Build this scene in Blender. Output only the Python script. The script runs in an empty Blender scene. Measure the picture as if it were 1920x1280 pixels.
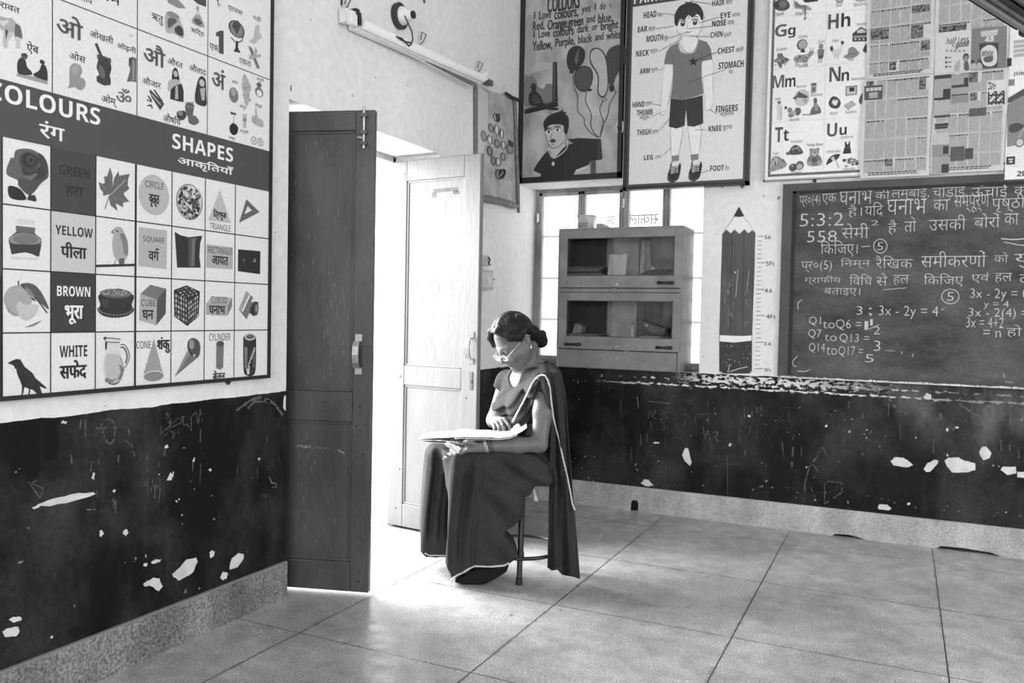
import bpy, bmesh, math, random
import numpy as np
from mathutils import Vector, Matrix

random.seed(7)
SC = bpy.context.scene
COL = SC.collection

# ------------------------------------------------------------------ camera
CAM_F = 1542.4                       # focal length in pixels of the 1920 wide frame
YAW, PITCH, ROLL = -0.443007, -0.032495, 0.019607
CAM = np.array([2.30159, -4.9066, 1.19665])
_f = np.array([math.sin(YAW)*math.cos(PITCH), math.cos(YAW)*math.cos(PITCH), math.sin(PITCH)])
_r0 = np.array([math.cos(YAW), -math.sin(YAW), 0.0]); _u0 = np.cross(_r0, _f)
_r = _r0*math.cos(ROLL) + _u0*math.sin(ROLL); _u = -_r0*math.sin(ROLL) + _u0*math.cos(ROLL)
cam_data = bpy.data.cameras.new('camera'); cam_data.sensor_width = 36.0
cam_data.lens = CAM_F*36.0/1920.0; cam_data.clip_start = 0.02
cam = bpy.data.objects.new('camera', cam_data); COL.objects.link(cam)
cam.matrix_world = Matrix(((_r[0], _u[0], -_f[0], CAM[0]), (_r[1], _u[1], -_f[1], CAM[1]),
                           (_r[2], _u[2], -_f[2], CAM[2]), (0, 0, 0, 1)))
SC.camera = cam

# ------------------------------------------------------------------ sky, lamps, exposure
SC.view_settings.view_transform = 'Standard'
SC.view_settings.look = 'None'
SC.view_settings.exposure = 0.55
SC.view_settings.gamma = 1.0
SC.view_settings.use_curve_mapping = False
world = bpy.data.worlds.new('overcast_sky'); SC.world = world; world.use_nodes = True
bg = world.node_tree.nodes['Background']
bg.inputs['Color'].default_value = (1, 1, 1, 1); bg.inputs['Strength'].default_value = 2.4

def area_light(name, loc, target, sx, sy, power, spread=math.pi):
    d = bpy.data.lights.new(name, 'AREA'); d.shape = 'RECTANGLE'; d.size = sx; d.size_y = sy
    d.energy = power; d.spread = spread
    o = bpy.data.objects.new(name, d); COL.objects.link(o); o.location = loc
    o.rotation_euler = (Vector(target) - Vector(loc)).to_track_quat('-Z', 'Y').to_euler()
    return o
# daylight coming through the windows of the right wall and of the wall behind the camera
area_light('daylight_window_right', (5.95, -3.2, 1.85), (2.0, -3.0, 1.3), 2.6, 1.5, 50)
area_light('daylight_window_rear', (2.6, -7.4, 1.9), (1.6, -1.0, 1.4), 3.2, 1.4, 72)
# overcast light filling the doorway and the window of the photo
area_light('daylight_doorway', (-2.3, -1.45, 2.1), (0.9, -1.8, 0.1), 2.6, 2.4, 560)
SUNV = Vector((0.80, -0.42, -0.62))

# ------------------------------------------------------------------ measuring helpers (survey of the room)
def ray(q):
    a = (q[0]-960.0)/CAM_F; b = (640.0-q[1])/CAM_F
    return _r*a + _u*b + _f
def hit(q, axis, val):
    d = ray(q); t = (val-CAM[axis])/d[axis]
    return CAM + d*t
def WL(q, x=0.0):                      # left wall  -> (y, z)
    h = hit(q, 0, x); return (h[1], h[2])
def WB(q, y=0.0):                      # back wall  -> (x, z)
    h = hit(q, 1, y); return (h[0], h[2])
def FL(q, z=0.0):
    h = hit(q, 2, z); return (h[0], h[1])

# ------------------------------------------------------------------ materials
def lin(v):
    v = v/255.0
    return v/12.92 if v <= 0.04045 else ((v+0.055)/1.055)**2.4
MATS = {}
def nodes_of(m):
    m.use_nodes = True
    nt = m.node_tree; return nt, nt.nodes, nt.links, nt.nodes['Principled BSDF']
def g4(a): return (a, a, a, 1.0)
def mat(name, alb, rough=0.6, var=0.0, scale=20.0, bump=0.0, bscale=60.0, metal=0.0, spec=0.5, stretch=None, detail=4.0):
    """grey procedural material: albedo alb (linear) with noise variation var"""
    if name in MATS: return MATS[name]
    m = bpy.data.materials.new(name); MATS[name] = m
    nt, N, L, P = nodes_of(m)
    P.inputs['Base Color'].default_value = g4(alb); P.inputs['Roughness'].default_value = rough
    P.inputs['Metallic'].default_value = metal; P.inputs['Specular IOR Level'].default_value = spec
    if var or bump:
        geo = N.new('ShaderNodeNewGeometry'); mp = N.new('ShaderNodeMapping')
        L.new(geo.outputs['Position'], mp.inputs['Vector'])
        if stretch: mp.inputs['Scale'].default_value = stretch
    if var:
        no = N.new('ShaderNodeTexNoise'); no.inputs['Scale'].default_value = scale; no.inputs['Detail'].default_value = detail
        L.new(mp.outputs[0], no.inputs['Vector'])
        rp = N.new('ShaderNodeMapRange'); rp.inputs['From Min'].default_value = 0.3; rp.inputs['From Max'].default_value = 0.7
        rp.inputs['To Min'].default_value = max(alb*(1-var), 0.002); rp.inputs['To Max'].default_value = alb*(1+var)
        L.new(no.outputs['Fac'], rp.inputs['Value']); L.new(rp.outputs[0], P.inputs['Base Color'])
    if bump:
        nb = N.new('ShaderNodeTexNoise'); nb.inputs['Scale'].default_value = bscale; nb.inputs['Detail'].default_value = 5.0
        L.new(mp.outputs[0], nb.inputs['Vector'])
        bp = N.new('ShaderNodeBump'); bp.inputs['Strength'].default_value = bump; bp.inputs['Distance'].default_value = 0.01
        L.new(nb.outputs['Fac'], bp.inputs['Height']); L.new(bp.outputs[0], P.inputs['Normal'])
    return m
def ink(v):
    """printing ink: v is the tone on paper, 0 black .. 255 blank white"""
    v = int(round(v/5.0)*5)
    return mat('ink_tone_%03d' % v, max(0.012, 0.80*lin(v)/lin(235)), 0.55, 0.06, 90.0)

class NB:
    """small shader-node builder on top of the world position"""
    def __init__(s, name):
        s.m = bpy.data.materials.new(name); MATS[name] = s.m
        s.nt, s.N, s.L, s.P = nodes_of(s.m)
        s.geo = s.N.new('ShaderNodeNewGeometry'); s.sep = s.N.new('ShaderNodeSeparateXYZ')
        s.L.new(s.geo.outputs['Position'], s.sep.inputs[0])
        s.x, s.y, s.z = s.sep.outputs
    def put(s, sock, v):
        if isinstance(v, (int, float)): sock.default_value = v
        else: s.L.new(v, sock)
    def math(s, op, a, b=0.0, c=None, clamp=False):
        n = s.N.new('ShaderNodeMath'); n.operation = op; n.use_clamp = clamp
        s.put(n.inputs[0], a); s.put(n.inputs[1], b)
        if c is not None: s.put(n.inputs[2], c)
        return n.outputs[0]
    def noise(s, scale, detail=4.0, stretch=(1, 1, 1), rough=0.55, off=(0, 0, 0)):
        mp = s.N.new('ShaderNodeMapping'); mp.inputs['Scale'].default_value = stretch; mp.inputs['Location'].default_value = off
        s.L.new(s.geo.outputs['Position'], mp.inputs['Vector'])
        n = s.N.new('ShaderNodeTexNoise'); n.inputs['Scale'].default_value = scale; n.inputs['Detail'].default_value = detail
        n.inputs['Roughness'].default_value = rough
        s.L.new(mp.outputs[0], n.inputs['Vector']); return n.outputs['Fac']
    def voro(s, scale, stretch=(1, 1, 1), out='Distance'):
        mp = s.N.new('ShaderNodeMapping'); mp.inputs['Scale'].default_value = stretch
        s.L.new(s.geo.outputs['Position'], mp.inputs['Vector'])
        n = s.N.new('ShaderNodeTexVoronoi'); n.inputs['Scale'].default_value = scale
        s.L.new(mp.outputs[0], n.inputs['Vector']); return n.outputs[out]
    def ramp(s, v, a, b, lo=0.0, hi=1.0):
        n = s.N.new('ShaderNodeMapRange'); s.put(n.inputs['Value'], v)
        n.inputs['From Min'].default_value = a; n.inputs['From Max'].default_value = b
        n.inputs['To Min'].default_value = lo; n.inputs['To Max'].default_value = hi
        return n.outputs[0]
    def mix(s, f, a, b):
        n = s.N.new('ShaderNodeMix'); n.data_type = 'FLOAT'
        s.put(n.inputs[0], f); s.put(n.inputs[2], a); s.put(n.inputs[3], b); return n.outputs[0]
    def base(s, v, rough=0.6, spec=0.5):
        s.L.new(v, s.P.inputs['Base Color']); s.put(s.P.inputs['Roughness'], rough); s.P.inputs['Specular IOR Level'].default_value = spec
    def bump(s, h, strength=0.3, dist=0.01):
        b = s.N.new('ShaderNodeBump'); b.inputs['Strength'].default_value = strength; b.inputs['Distance'].default_value = dist
        s.L.new(h, b.inputs['Height']); s.L.new(b.outputs[0], s.P.inputs['Normal'])

# ------------------------------------------------------------------ mesh helpers
def frame_of(axis):
    a = Vector(axis).normalized()
    t = Vector((0, 0, 1)) if abs(a.z) < 0.9 else Vector((1, 0, 0))
    u = a.cross(t).normalized(); v = a.cross(u).normalized()
    return u, v
class MB:
    """collects geometry and links it as ONE mesh object"""
    def __init__(s): s.v = []; s.f = []; s.mi = []; s.cur = 0; s.mats = []
    def use(s, m):
        if m not in s.mats: s.mats.append(m)
        s.cur = s.mats.index(m); return s
    def face(s, pts):
        b = len(s.v); s.v += [tuple(p) for p in pts]; s.f.append(tuple(range(b, b+len(pts)))); s.mi.append(s.cur)
    def raw(s, V, F):
        b = len(s.v); s.v += [tuple(p) for p in V]
        for f in F: s.f.append(tuple(i+b for i in f)); s.mi.append(s.cur)
    def box(s, a, b):
        x0, x1 = sorted((a[0], b[0])); y0, y1 = sorted((a[1], b[1])); z0, z1 = sorted((a[2], b[2]))
        V = [(x0,y0,z0),(x1,y0,z0),(x1,y1,z0),(x0,y1,z0),(x0,y0,z1),(x1,y0,z1),(x1,y1,z1),(x0,y1,z1)]
        s.raw(V, [(0,3,2,1),(4,5,6,7),(0,1,5,4),(1,2,6,5),(2,3,7,6),(3,0,4,7)])
    def obox(s, o, ux, uy, uz):
        o, ux, uy, uz = map(Vector, (o, ux, uy, uz))
        V = [o, o+ux, o+ux+uy, o+uy]; V += [p+uz for p in V]
        s.raw(V, [(0,3,2,1),(4,5,6,7),(0,1,5,4),(1,2,6,5),(2,3,7,6),(3,0,4,7)])
    def prism(s, poly, ext):
        """poly: list of 3-D points (planar outline), ext: extrusion vector"""
        n = len(poly); e = Vector(ext); A = [Vector(p) for p in poly]
        s.raw(A + [p+e for p in A], [tuple(range(n))[::-1], tuple(range(n, 2*n))] + [(i, (i+1) % n, n+(i+1) % n, n+i) for i in range(n)])
    def tube(s, path, r, n=10, caps=True):
        path = [Vector(p) for p in path]; m = len(path)
        rs = [r]*m if isinstance(r, (int, float)) else list(r)
        u = None; V = []
        for i, p in enumerate(path):
            t = (path[min(i+1, m-1)] - path[max(i-1, 0)])
            if t.length < 1e-9: t = Vector((0, 0, 1))
            t.normalize()
            if u is None: u, w = frame_of(t)
            else:
                u = (u - t*u.dot(t)); u.normalize(); w = t.cross(u)
            for k in range(n):
                a = 2*math.pi*k/n; V.append(p + (u*math.cos(a) + w*math.sin(a))*rs[i])
        F = []
        for i in range(m-1):
            for k in range(n):
                F.append((i*n+k, i*n+(k+1) % n, (i+1)*n+(k+1) % n, (i+1)*n+k))
        if caps:
            F.append(tuple(range(n))[::-1]); F.append(tuple(range((m-1)*n, m*n)))
        s.raw(V, F)
    def lathe(s, prof, o, axis=(0, 0, 1), n=28):
        """prof: list of (radius, height along axis)"""
        o = Vector(o); a = Vector(axis).normalized(); u, w = frame_of(a); V = []; m = len(prof)
        for (r, h) in prof:
            for k in range(n):
                t = 2*math.pi*k/n; V.append(o + a*h + (u*math.cos(t) + w*math.sin(t))*max(r, 1e-4))
        F = [(i*n+k, i*n+(k+1) % n, (i+1)*n+(k+1) % n, (i+1)*n+k) for i in range(m-1) for k in range(n)]
        F.append(tuple(range(n))[::-1]); F.append(tuple(range((m-1)*n, m*n)))
        s.raw(V, F)
    def ball(s, o, r, nu=16, nv=10, rot=None):
        rx, ry, rz = (r, r, r) if isinstance(r, (int, float)) else r
        V = []; o = Vector(o)
        for i in range(nv+1):
            p = math.pi*i/nv
            for k in range(nu):
                t = 2*math.pi*k/nu
                q = Vector((rx*math.sin(p)*math.cos(t), ry*math.sin(p)*math.sin(t), rz*math.cos(p)))
                if rot: q = rot @ q
                V.append(o+q)
        s.raw(V, [(i*nu+k, (i+1)*nu+k, (i+1)*nu+(k+1) % nu, i*nu+(k+1) % nu) for i in range(nv) for k in range(nu)])
    def build(s, name, m=None, parent=None, smooth=False, bevel=0.0, kind=None, label=None, weld=True, recalc=True):
        me = bpy.data.meshes.new(name)
        off = world_off(parent)
        me.from_pydata([(p[0]-off[0], p[1]-off[1], p[2]-off[2]) for p in s.v], [], s.f)
        mats = s.mats if s.mats else [m]
        for x in mats: me.materials.append(x)
        if s.mats: me.polygons.foreach_set('material_index', s.mi)
        bm = bmesh.new(); bm.from_mesh(me)
        if weld: bmesh.ops.remove_doubles(bm, verts=bm.verts, dist=1e-6)
        if recalc: bmesh.ops.recalc_face_normals(bm, faces=bm.faces)
        bm.to_mesh(me); bm.free()
        if smooth:
            me.polygons.foreach_set('use_smooth', [True]*len(me.polygons))
            try: me.set_sharp_from_angle(angle=math.radians(42))
            except Exception: pass
        me.update()
        o = bpy.data.objects.new(name, me); COL.objects.link(o)
        if parent: o.parent = parent
        if bevel:
            b = o.modifiers.new('bevel', 'BEVEL'); b.width = bevel; b.segments = 2; b.limit_method = 'ANGLE'
        if kind: o['kind'] = kind
        if label: o['label'] = label
        return o
def world_off(o):
    p = Vector((0, 0, 0))
    while o is not None:
        p += o.location; o = o.parent
    return p
def thing(name, label, cat, loc=(0, 0, 0), group=None):
    o = bpy.data.objects.new(name, None); COL.objects.link(o); o.location = loc; o.empty_display_size = 0.05
    o['label'] = label; o['category'] = cat
    if group: o['group'] = group
    return o
def tag(o, label, cat, group=None):
    o['label'] = label; o['category'] = cat
    if group: o['group'] = group
    return o
def struct(o): o['kind'] = 'structure'; return o
# ------------------------------------------------------------------ the room
DADO_L, DADO_B = 0.861, 0.870
CEIL = 3.45; XR = 6.0; YF = -7.5
def wall_material(name, dado, axis, white_band=None):
    b = NB(name)
    h = b.x if axis == 'x' else b.y
    st = (1, 1, 0.45)
    n1 = b.noise(2.3, 6, st); n2 = b.noise(26, 5); n3 = b.noise(9, 5, (1, 1, 0.3))
    plaster = b.ramp(n1, 0.3, 0.7, 0.66, 0.78)
    plaster = b.math('MULTIPLY', plaster, b.ramp(n2, 0.35, 0.65, 0.93, 1.04))
    spots = b.math('GREATER_THAN', b.noise(34, 2, off=(3.1, 1.7, 0.4)), 0.755)
    plaster = b.mix(b.math('MULTIPLY', spots, 0.55), plaster, 0.12)
    # dark oil-painted dado with rubbed haze, drips and chips
    d1 = b.noise(3.2, 6, (1, 1, 0.7), 0.62); d2 = b.noise(22, 4, (1, 1, 0.12)); d3 = b.noise(60, 3)
    dk = b.ramp(d1, 0.43, 0.80, 0.003, 0.055)
    dk = b.math('ADD', dk, b.math('MULTIPLY', b.ramp(d2, 0.55, 0.85, 0.0, 0.04), b.ramp(n1, 0.4, 0.7)))
    dk = b.math('MULTIPLY', dk, b.ramp(d3, 0.3, 0.7, 0.7, 1.3))
    chips = b.math('GREATER_THAN', b.noise(38, 2, (1, 1, 1.0), 0.5, (1.3, 4.2, 2.2)), 0.735)
    dk = b.mix(b.math('MULTIPLY', chips, b.ramp(b.noise(1.7, 3), 0.40, 0.6)), dk, 0.55)
    if white_band:
        # rows of scraped paint under the ledge
        x0, x1 = white_band
        def band(zc, w, thr, sc, stz):
            dist = b.math('ABSOLUTE', b.math('SUBTRACT', b.z, zc))
            k = b.ramp(dist, 0.0, w, 0.0, 0.42)
            return b.math('GREATER_THAN', b.math('SUBTRACT', b.noise(sc, 4, (1, 1, stz), 0.6, (0, 2, zc*7)), k), thr)
        inx = b.math('MULTIPLY', b.ramp(b.x, 0.55, 0.95), b.ramp(b.x, 2.05, 2.6, 1.0, 0.25))
        s1 = b.math('MULTIPLY', band(0.838, 0.10, 0.44, 30, 2.2), b.ramp(b.x, 1.05, 1.3))
        s1 = b.math('MULTIPLY', s1, b.ramp(b.x, 1.75, 2.3, 1.0, 0.0))
        s2 = band(0.792, 0.024, 0.44, 26, 3.0); s3 = band(0.83, 0.03, 0.52, 24, 2.0)
        low = b.math('MULTIPLY', band(0.225, 0.09, 0.60, 40, 1.0), b.ramp(b.noise(3.1, 2, off=(5, 0, 0)), 0.45, 0.55))
        low = b.math('MULTIPLY', low, b.ramp(b.x, 1.5, 1.7))
        s = b.math('MAXIMUM', s1, b.math('MULTIPLY', b.math('MAXIMUM', s2, s3), inx))
        s = b.math('MAXIMUM', s, low)
        dk = b.mix(s, dk, 0.66)
        haze = b.math('MULTIPLY', b.ramp(b.x, 1.9, 2.6), b.math('MULTIPLY', b.ramp(b.noise(6, 5, (1, 1, 0.5)), 0.42, 0.75), b.ramp(b.z, 0.45, 0.75)))
        dk = b.math('ADD', dk, b.math('MULTIPLY', haze, 0.16))
    edge = b.math('ADD', dado, b.ramp(b.noise(7, 3), 0.3, 0.7, -0.004, 0.004))
    isd = b.math('LESS_THAN', b.z, edge)
    col = b.mix(isd, plaster, dk)
    b.base(col, b.mix(isd, 0.85, b.ramp(d1, 0.3, 0.7, 0.5, 0.65)), 0.2)
    b.bump(b.math('ADD', n2, b.math('MULTIPLY', n3, 0.6)), 0.14, 0.005)
    return b.m
M_WALL_L = wall_material('left_wall_paint', DADO_L, 'y')
M_WALL_B = wall_material('back_wall_paint', DADO_B, 'x', (0.6, 2.4))
M_PLAST = mat('bare_plaster', 0.60, 0.9, 0.18, 14, 0.3, 60)
M_WHITE = mat('limewash_ceiling', 0.80, 0.9, 0.05, 6)

D0, D1, DH = -2.232, -1.016, 2.062          # doorway along y, lintel height
WX1, WZ0, WZ1 = 1.212, 0.868, 2.05          # window opening

m = MB(); m.prism([(0, YF, 0), (0, D0, 0), (0, D0, DH), (0, D1, DH), (0, D1, 0), (0, 0.35, 0), (0, 0.35, CEIL), (0, YF, CEIL)], (-0.30, 0, 0))
struct(m.build('wall_left', M_WALL_L))
m = MB(); m.prism([(0, 0, 0), (XR, 0, 0), (XR, 0, CEIL), (0, 0, CEIL), (0, 0, WZ1), (WX1, 0, WZ1), (WX1, 0, WZ0), (0, 0, WZ0)], (0, 0.35, 0))
struct(m.build('wall_back', M_WALL_B))
# right wall and rear wall, each with window openings
def wall_with_windows(name, P0, P1, thick, wins, z0, z1):
    """wall from P0 to P1 (xy); wins = intervals along it"""
    P0, P1 = Vector((*P0, 0)), Vector((*P1, 0)); d = (P1-P0); Ln = d.length; d.normalize(); e = Vector((*thick, 0))
    mb = MB(); cuts = [0.0]
    for a, c in wins: cuts += [a, c]
    cuts.append(Ln)
    def blk(a, c, za, zb): mb.obox(P0 + d*a + Vector((0, 0, za)), d*(c-a), e, (0, 0, zb-za))
    for i in range(len(cuts)-1):
        if i % 2 == 0: blk(cuts[i], cuts[i+1], 0, CEIL)
        else: blk(cuts[i], cuts[i+1], 0, z0); blk(cuts[i], cuts[i+1], z1, CEIL)
    return struct(mb.build(name, mat('room_paint', 0.72, 0.9, 0.06, 3), weld=False))
wall_with_windows('wall_right', (XR, YF), (XR, 0.0), (0.3, 0), [(3.0, 5.6)], 1.0, 2.6)
wall_with_windows('wall_front', (0.0, YF), (XR, YF), (0, -0.3), [(1.0, 4.2)], 1.1, 2.6)
m = MB(); m.box((-0.3, YF-0.3, CEIL), (XR+0.3, 0.35, CEIL+0.2)); struct(m.build('ceiling', M_WHITE))

# floor: polished terrazzo slabs with dark joints
b = NB('terrazzo_floor')
speck = b.noise(150, 3, (1, 1, 1), 0.6); big = b.noise(2.1, 5); mid = b.noise(11, 6, (1, 1, 1), 0.62)
v = b.math('MULTIPLY', b.ramp(big, 0.3, 0.7, 0.29, 0.46), b.ramp(speck, 0.35, 0.65, 0.55, 1.35))
v = b.math('MULTIPLY', v, b.ramp(mid, 0.35, 0.72, 1.14, 0.70))
vo = b.voro(170); v = b.mix(b.math('LESS_THAN', vo, 0.16), v, 0.10)
stain = b.math('GREATER_THAN', b.noise(18, 4, off=(4, 1, 0)), 0.70); v = b.mix(b.math('MULTIPLY', stain, 0.6), v, 0.10)
def joint(c, o, p, w):
    fr = b.math('FRACT', b.math('DIVIDE', b.math('SUBTRACT', c, o-p/2-20*p), p))
    return b.math('LESS_THAN', b.math('ABSOLUTE', b.math('SUBTRACT', fr, 0.5)), w/p)
wob = b.math('MULTIPLY', b.math('SUBTRACT', b.noise(30, 3), 0.5), 0.006)
jx = b.math('ADD', b.x, wob); jy = b.math('ADD', b.y, wob)
j = b.math('MAXIMUM', joint(jx, 0.312, 0.7225, 0.0026), joint(jy, -0.322, 0.7285, 0.0022))
dirt = b.math('MAXIMUM', joint(jx, 0.312, 0.7225, 0.012), joint(jy, -0.322, 0.7285, 0.008))
v = b.mix(b.math('MULTIPLY', dirt, b.ramp(b.noise(14, 4), 0.5, 0.75, 0.0, 0.6)), v, 0.08)
v = b.mix(j, v, 0.05)
b.base(v, b.ramp(mid, 0.3, 0.7, 0.20, 0.42), 0.5)
b.bump(b.math('SUBTRACT', b.math('MULTIPLY', speck, 0.25), j), 0.15, 0.003)
M_FLOOR = b.m
m = MB(); m.box((-0.34, YF-0.3, -0.15), (XR+0.3, 0.35, 0.0)); struct(m.build('floor', M_FLOOR))
# bright paved yard outside
m = MB(); m.box((-14, -16, -0.35), (-0.34, 16, -0.12)); struct(m.build('ground_outside', mat('pale_yard_paving', 0.62, 0.9, 0.1, 1.5)))

# terrazzo skirting
b = NB('terrazzo_skirting')
sp = b.noise(120, 3, (1, 1, 1), 0.65); bg_ = b.noise(5, 5, (1, 1, 0.6))
v = b.math('MULTIPLY', b.ramp(bg_, 0.3, 0.7, 0.10, 0.24), b.ramp(sp, 0.3, 0.7, 0.25, 1.9))
lip = b.math('GREATER_THAN', b.z, 0.147); v = b.mix(lip, v, 0.24)
b.base(v, 0.6, 0.4); b.bump(sp, 0.25, 0.003); M_SKIRT = b.m
b = NB('terrazzo_skirting_light')
sp = b.noise(120, 3, (1, 1, 1), 0.65); bg_ = b.noise(7, 5, (1, 1, 0.6))
v = b.math('MULTIPLY', b.ramp(bg_, 0.3, 0.7, 0.30, 0.52), b.ramp(sp, 0.3, 0.7, 0.65, 1.3))
b.base(v, 0.6, 0.4); b.bump(sp, 0.25, 0.003); M_SKIRTB = b.m
m = MB(); m.box((0, YF, 0), (0.014, D0+0.004, 0.151)); m.box((0, D1, 0), (0.014, 0, 0.151)); struct(m.build('baseboard_left', M_SKIRT, weld=False))
xs = [0.014, 0.813, 0.817, 0.825, 0.858, 0.866, 0.868]
out = [(0.014, 0), (0.812, 0), (0.815, 0.045), (0.822, 0.064), (0.853, 0.068), (0.864, 0.05), (0.862, 0), (1.98, 0), (2.0, 0.012), (2.07, 0.016), (2.13, 0.006), (2.15, 0),
       (2.50, 0), (2.52, 0.016), (2.62, 0.02), (2.75, 0.014), (2.80, 0), (XR, 0), (XR, 0.153), (0.014, 0.151)]
m = MB(); m.prism([(x, 0, z) for x, z in out], (0, -0.014, 0)); struct(m.build('baseboard_back', M_SKIRTB))

# flakes of paint fallen off the dado: shallow chips showing the plaster (outline as on the wall)
def flakes(name, mapper, axis, polys, parent=None):
    mb = MB()
    for z, pts in polys:
        ox, oy, sc = z
        P = [mapper((ox+x/sc, oy+y/sc)) for x, y in pts]
        # refine the outline into a ragged one
        R = []
        for i in range(len(P)):
            a, c = P[i], P[(i+1) % len(P)]
            for k in range(3):
                t = k/3.0; jx_ = random.uniform(-0.0022, 0.0022) if k else 0; jz = random.uniform(-0.0022, 0.0022) if k else 0
                R.append((a[0]+(c[0]-a[0])*t+jx_, a[1]+(c[1]-a[1])*t+jz))
        if axis == 'x': mb.prism([(0.0, u, w) for u, w in R], (0.0014, 0, 0))
        else: mb.prism([(u, 0.0, w) for u, w in R], (0, -0.0014, 0))
    return struct(mb.build(name, M_PLAST, parent, weld=False))
ZL = (0, 740, 2.3696); ZR = (1080, 660, 2.2857)
flakes('wall_left_bare_patches', WL, 'x', [
    (ZL, [(140, 500), (170, 485), (230, 462), (320, 440), (410, 432), (425, 440), (330, 470), (220, 495), (180, 492), (150, 508)]),
    (ZL, [(765, 795), (800, 765), (830, 730), (870, 722), (878, 740), (855, 790), (795, 825), (770, 810)]),
    (ZL, [(635, 840), (680, 812), (708, 815), (722, 850), (705, 872), (670, 850), (640, 850)]),
    (ZL, [(1020, 760), (1030, 725), (1060, 702), (1083, 710), (1080, 730), (1055, 765), (1022, 776)]),
    (ZL, [(978, 810), (990, 785), (1010, 790), (1008, 812), (990, 824)]),
    (ZL, [(930, 700), (938, 690), (953, 695), (950, 715), (935, 725)]),
    (ZL, [(740, 380), (757, 345), (768, 362), (760, 378)]), (ZL, [(545, 605), (560, 596), (571, 610), (558, 628), (548, 620)]),
    (ZL, [(440, 605), (452, 600), (460, 620), (445, 630)]), (ZL, [(670, 745), (690, 730), (714, 730), (710, 742), (680, 750)]),
    (ZL, [(10, 1050), (40, 1035), (80, 1030), (86, 1050), (70, 1072), (20, 1075)]), (ZL, [(38, 1000), (60, 985), (90, 985), (95, 1000), (60, 1012)]),
    (ZL, [(498, 430), (505, 420), (514, 424), (508, 434)]), (ZL, [(730, 232), (740, 220), (748, 232), (738, 238)]),
    (ZL, [(408, 370), (412, 345), (420, 345), (418, 378)]), (ZL, [(925, 335), (930, 328), (940, 330), (938, 338)]),
    (ZL, [(637, 760), (640, 748), (655, 748), (652, 760)]), (ZL, [(1258, 60), (1262, 5), (1269, 0), (1269, 70)]),
    (ZL, [(855, 295), (860, 278), (866, 280), (862, 298)]), (ZL, [(1145, 285), (1150, 278), (1158, 282), (1152, 290)]),
    (ZL, [(225, 1080), (228, 1070), (236, 1072), (232, 1082)]), (ZL, [(270, 125), (282, 112), (298, 118), (290, 130)])])
flakes('wall_back_bare_patches', WB, 'y', [
    (ZR, [(1348, 465), (1365, 450), (1400, 452), (1420, 462), (1445, 485), (1425, 492), (1400, 492), (1360, 485)]),
    (ZR, [(1490, 500), (1505, 475), (1535, 460), (1552, 462), (1550, 478), (1520, 510), (1500, 513)]),
    (ZR, [(1580, 465), (1595, 452), (1640, 450), (1665, 465), (1710, 475), (1712, 505), (1680, 515), (1610, 515), (1590, 490)]),
    (ZR, [(1728, 430), (1740, 405), (1760, 405), (1780, 430), (1770, 455), (1745, 463)]),
    (ZR, [(1820, 505), (1830, 490), (1885, 490), (1886, 520), (1850, 526)]), (ZR, [(1890, 535), (1892, 512), (1920, 512), (1920, 538)]),
    (ZR, [(455, 440), (470, 408), (482, 415), (496, 470), (488, 488), (465, 465)]),
    (ZR, [(278, 562), (290, 545), (310, 545), (333, 572), (300, 574)]), (ZR, [(1292, 665), (1300, 652), (1335, 652), (1352, 670), (1340, 678), (1300, 674)]),
    (ZR, [(330, 388), (340, 383), (357, 385), (355, 392), (335, 392)]), (ZR, [(1065, 318), (1072, 310), (1080, 315), (1074, 322)]),
    (ZR, [(653, 398), (660, 388), (668, 395), (662, 405)]), (ZR, [(735, 275), (740, 268), (750, 272), (745, 280)]),
    (ZR, [(1625, 325), (1632, 317), (1642, 320), (1635, 328)]), (ZR, [(1585, 335), (1590, 322), (1597, 330), (1592, 340)]),
    (ZR, [(1488, 195), (1500, 175), (1520, 180), (1525, 200), (1510, 205)])])

# ------------------------------------------------------------------ door leaves and frame
M_WOOD_D = mat('grey_painted_door', 0.055, 0.45, 0.35, 7, 0.15, 40, stretch=(1, 1, 0.35))
M_WOOD_L = mat('lit_door_paint', 0.17, 0.5, 0.08, 12, 0.12, 50, stretch=(1, 1, 0.3))  # the dark leaf's grey paint, doorway daylight put in as a paler tone
M_STEEL = mat('worn_steel', 0.45, 0.35, 0.2, 40, metal=0.8)
M_BLACK = mat('black_paint', 0.012, 0.4)
M_CHALKW = mat('white_scratch', 0.6, 0.8)
FRAME_M = mat('weathered_door_frame', 0.45, 0.6, 0.25, 16, stretch=(1, 1, 0.2))
m = MB()
m.box((-0.345, D0-0.05, 0), (-0.285, D0+0.012, 2.06)); m.box((-0.345, D1-0.022, 0), (-0.285, D1+0.05, 2.06)); m.box((-0.345, D0-0.05, 2.03), (-0.285, D1+0.05, 2.10))
struct(m.build('trim_1', FRAME_M, weld=False, bevel=0.003))
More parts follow.
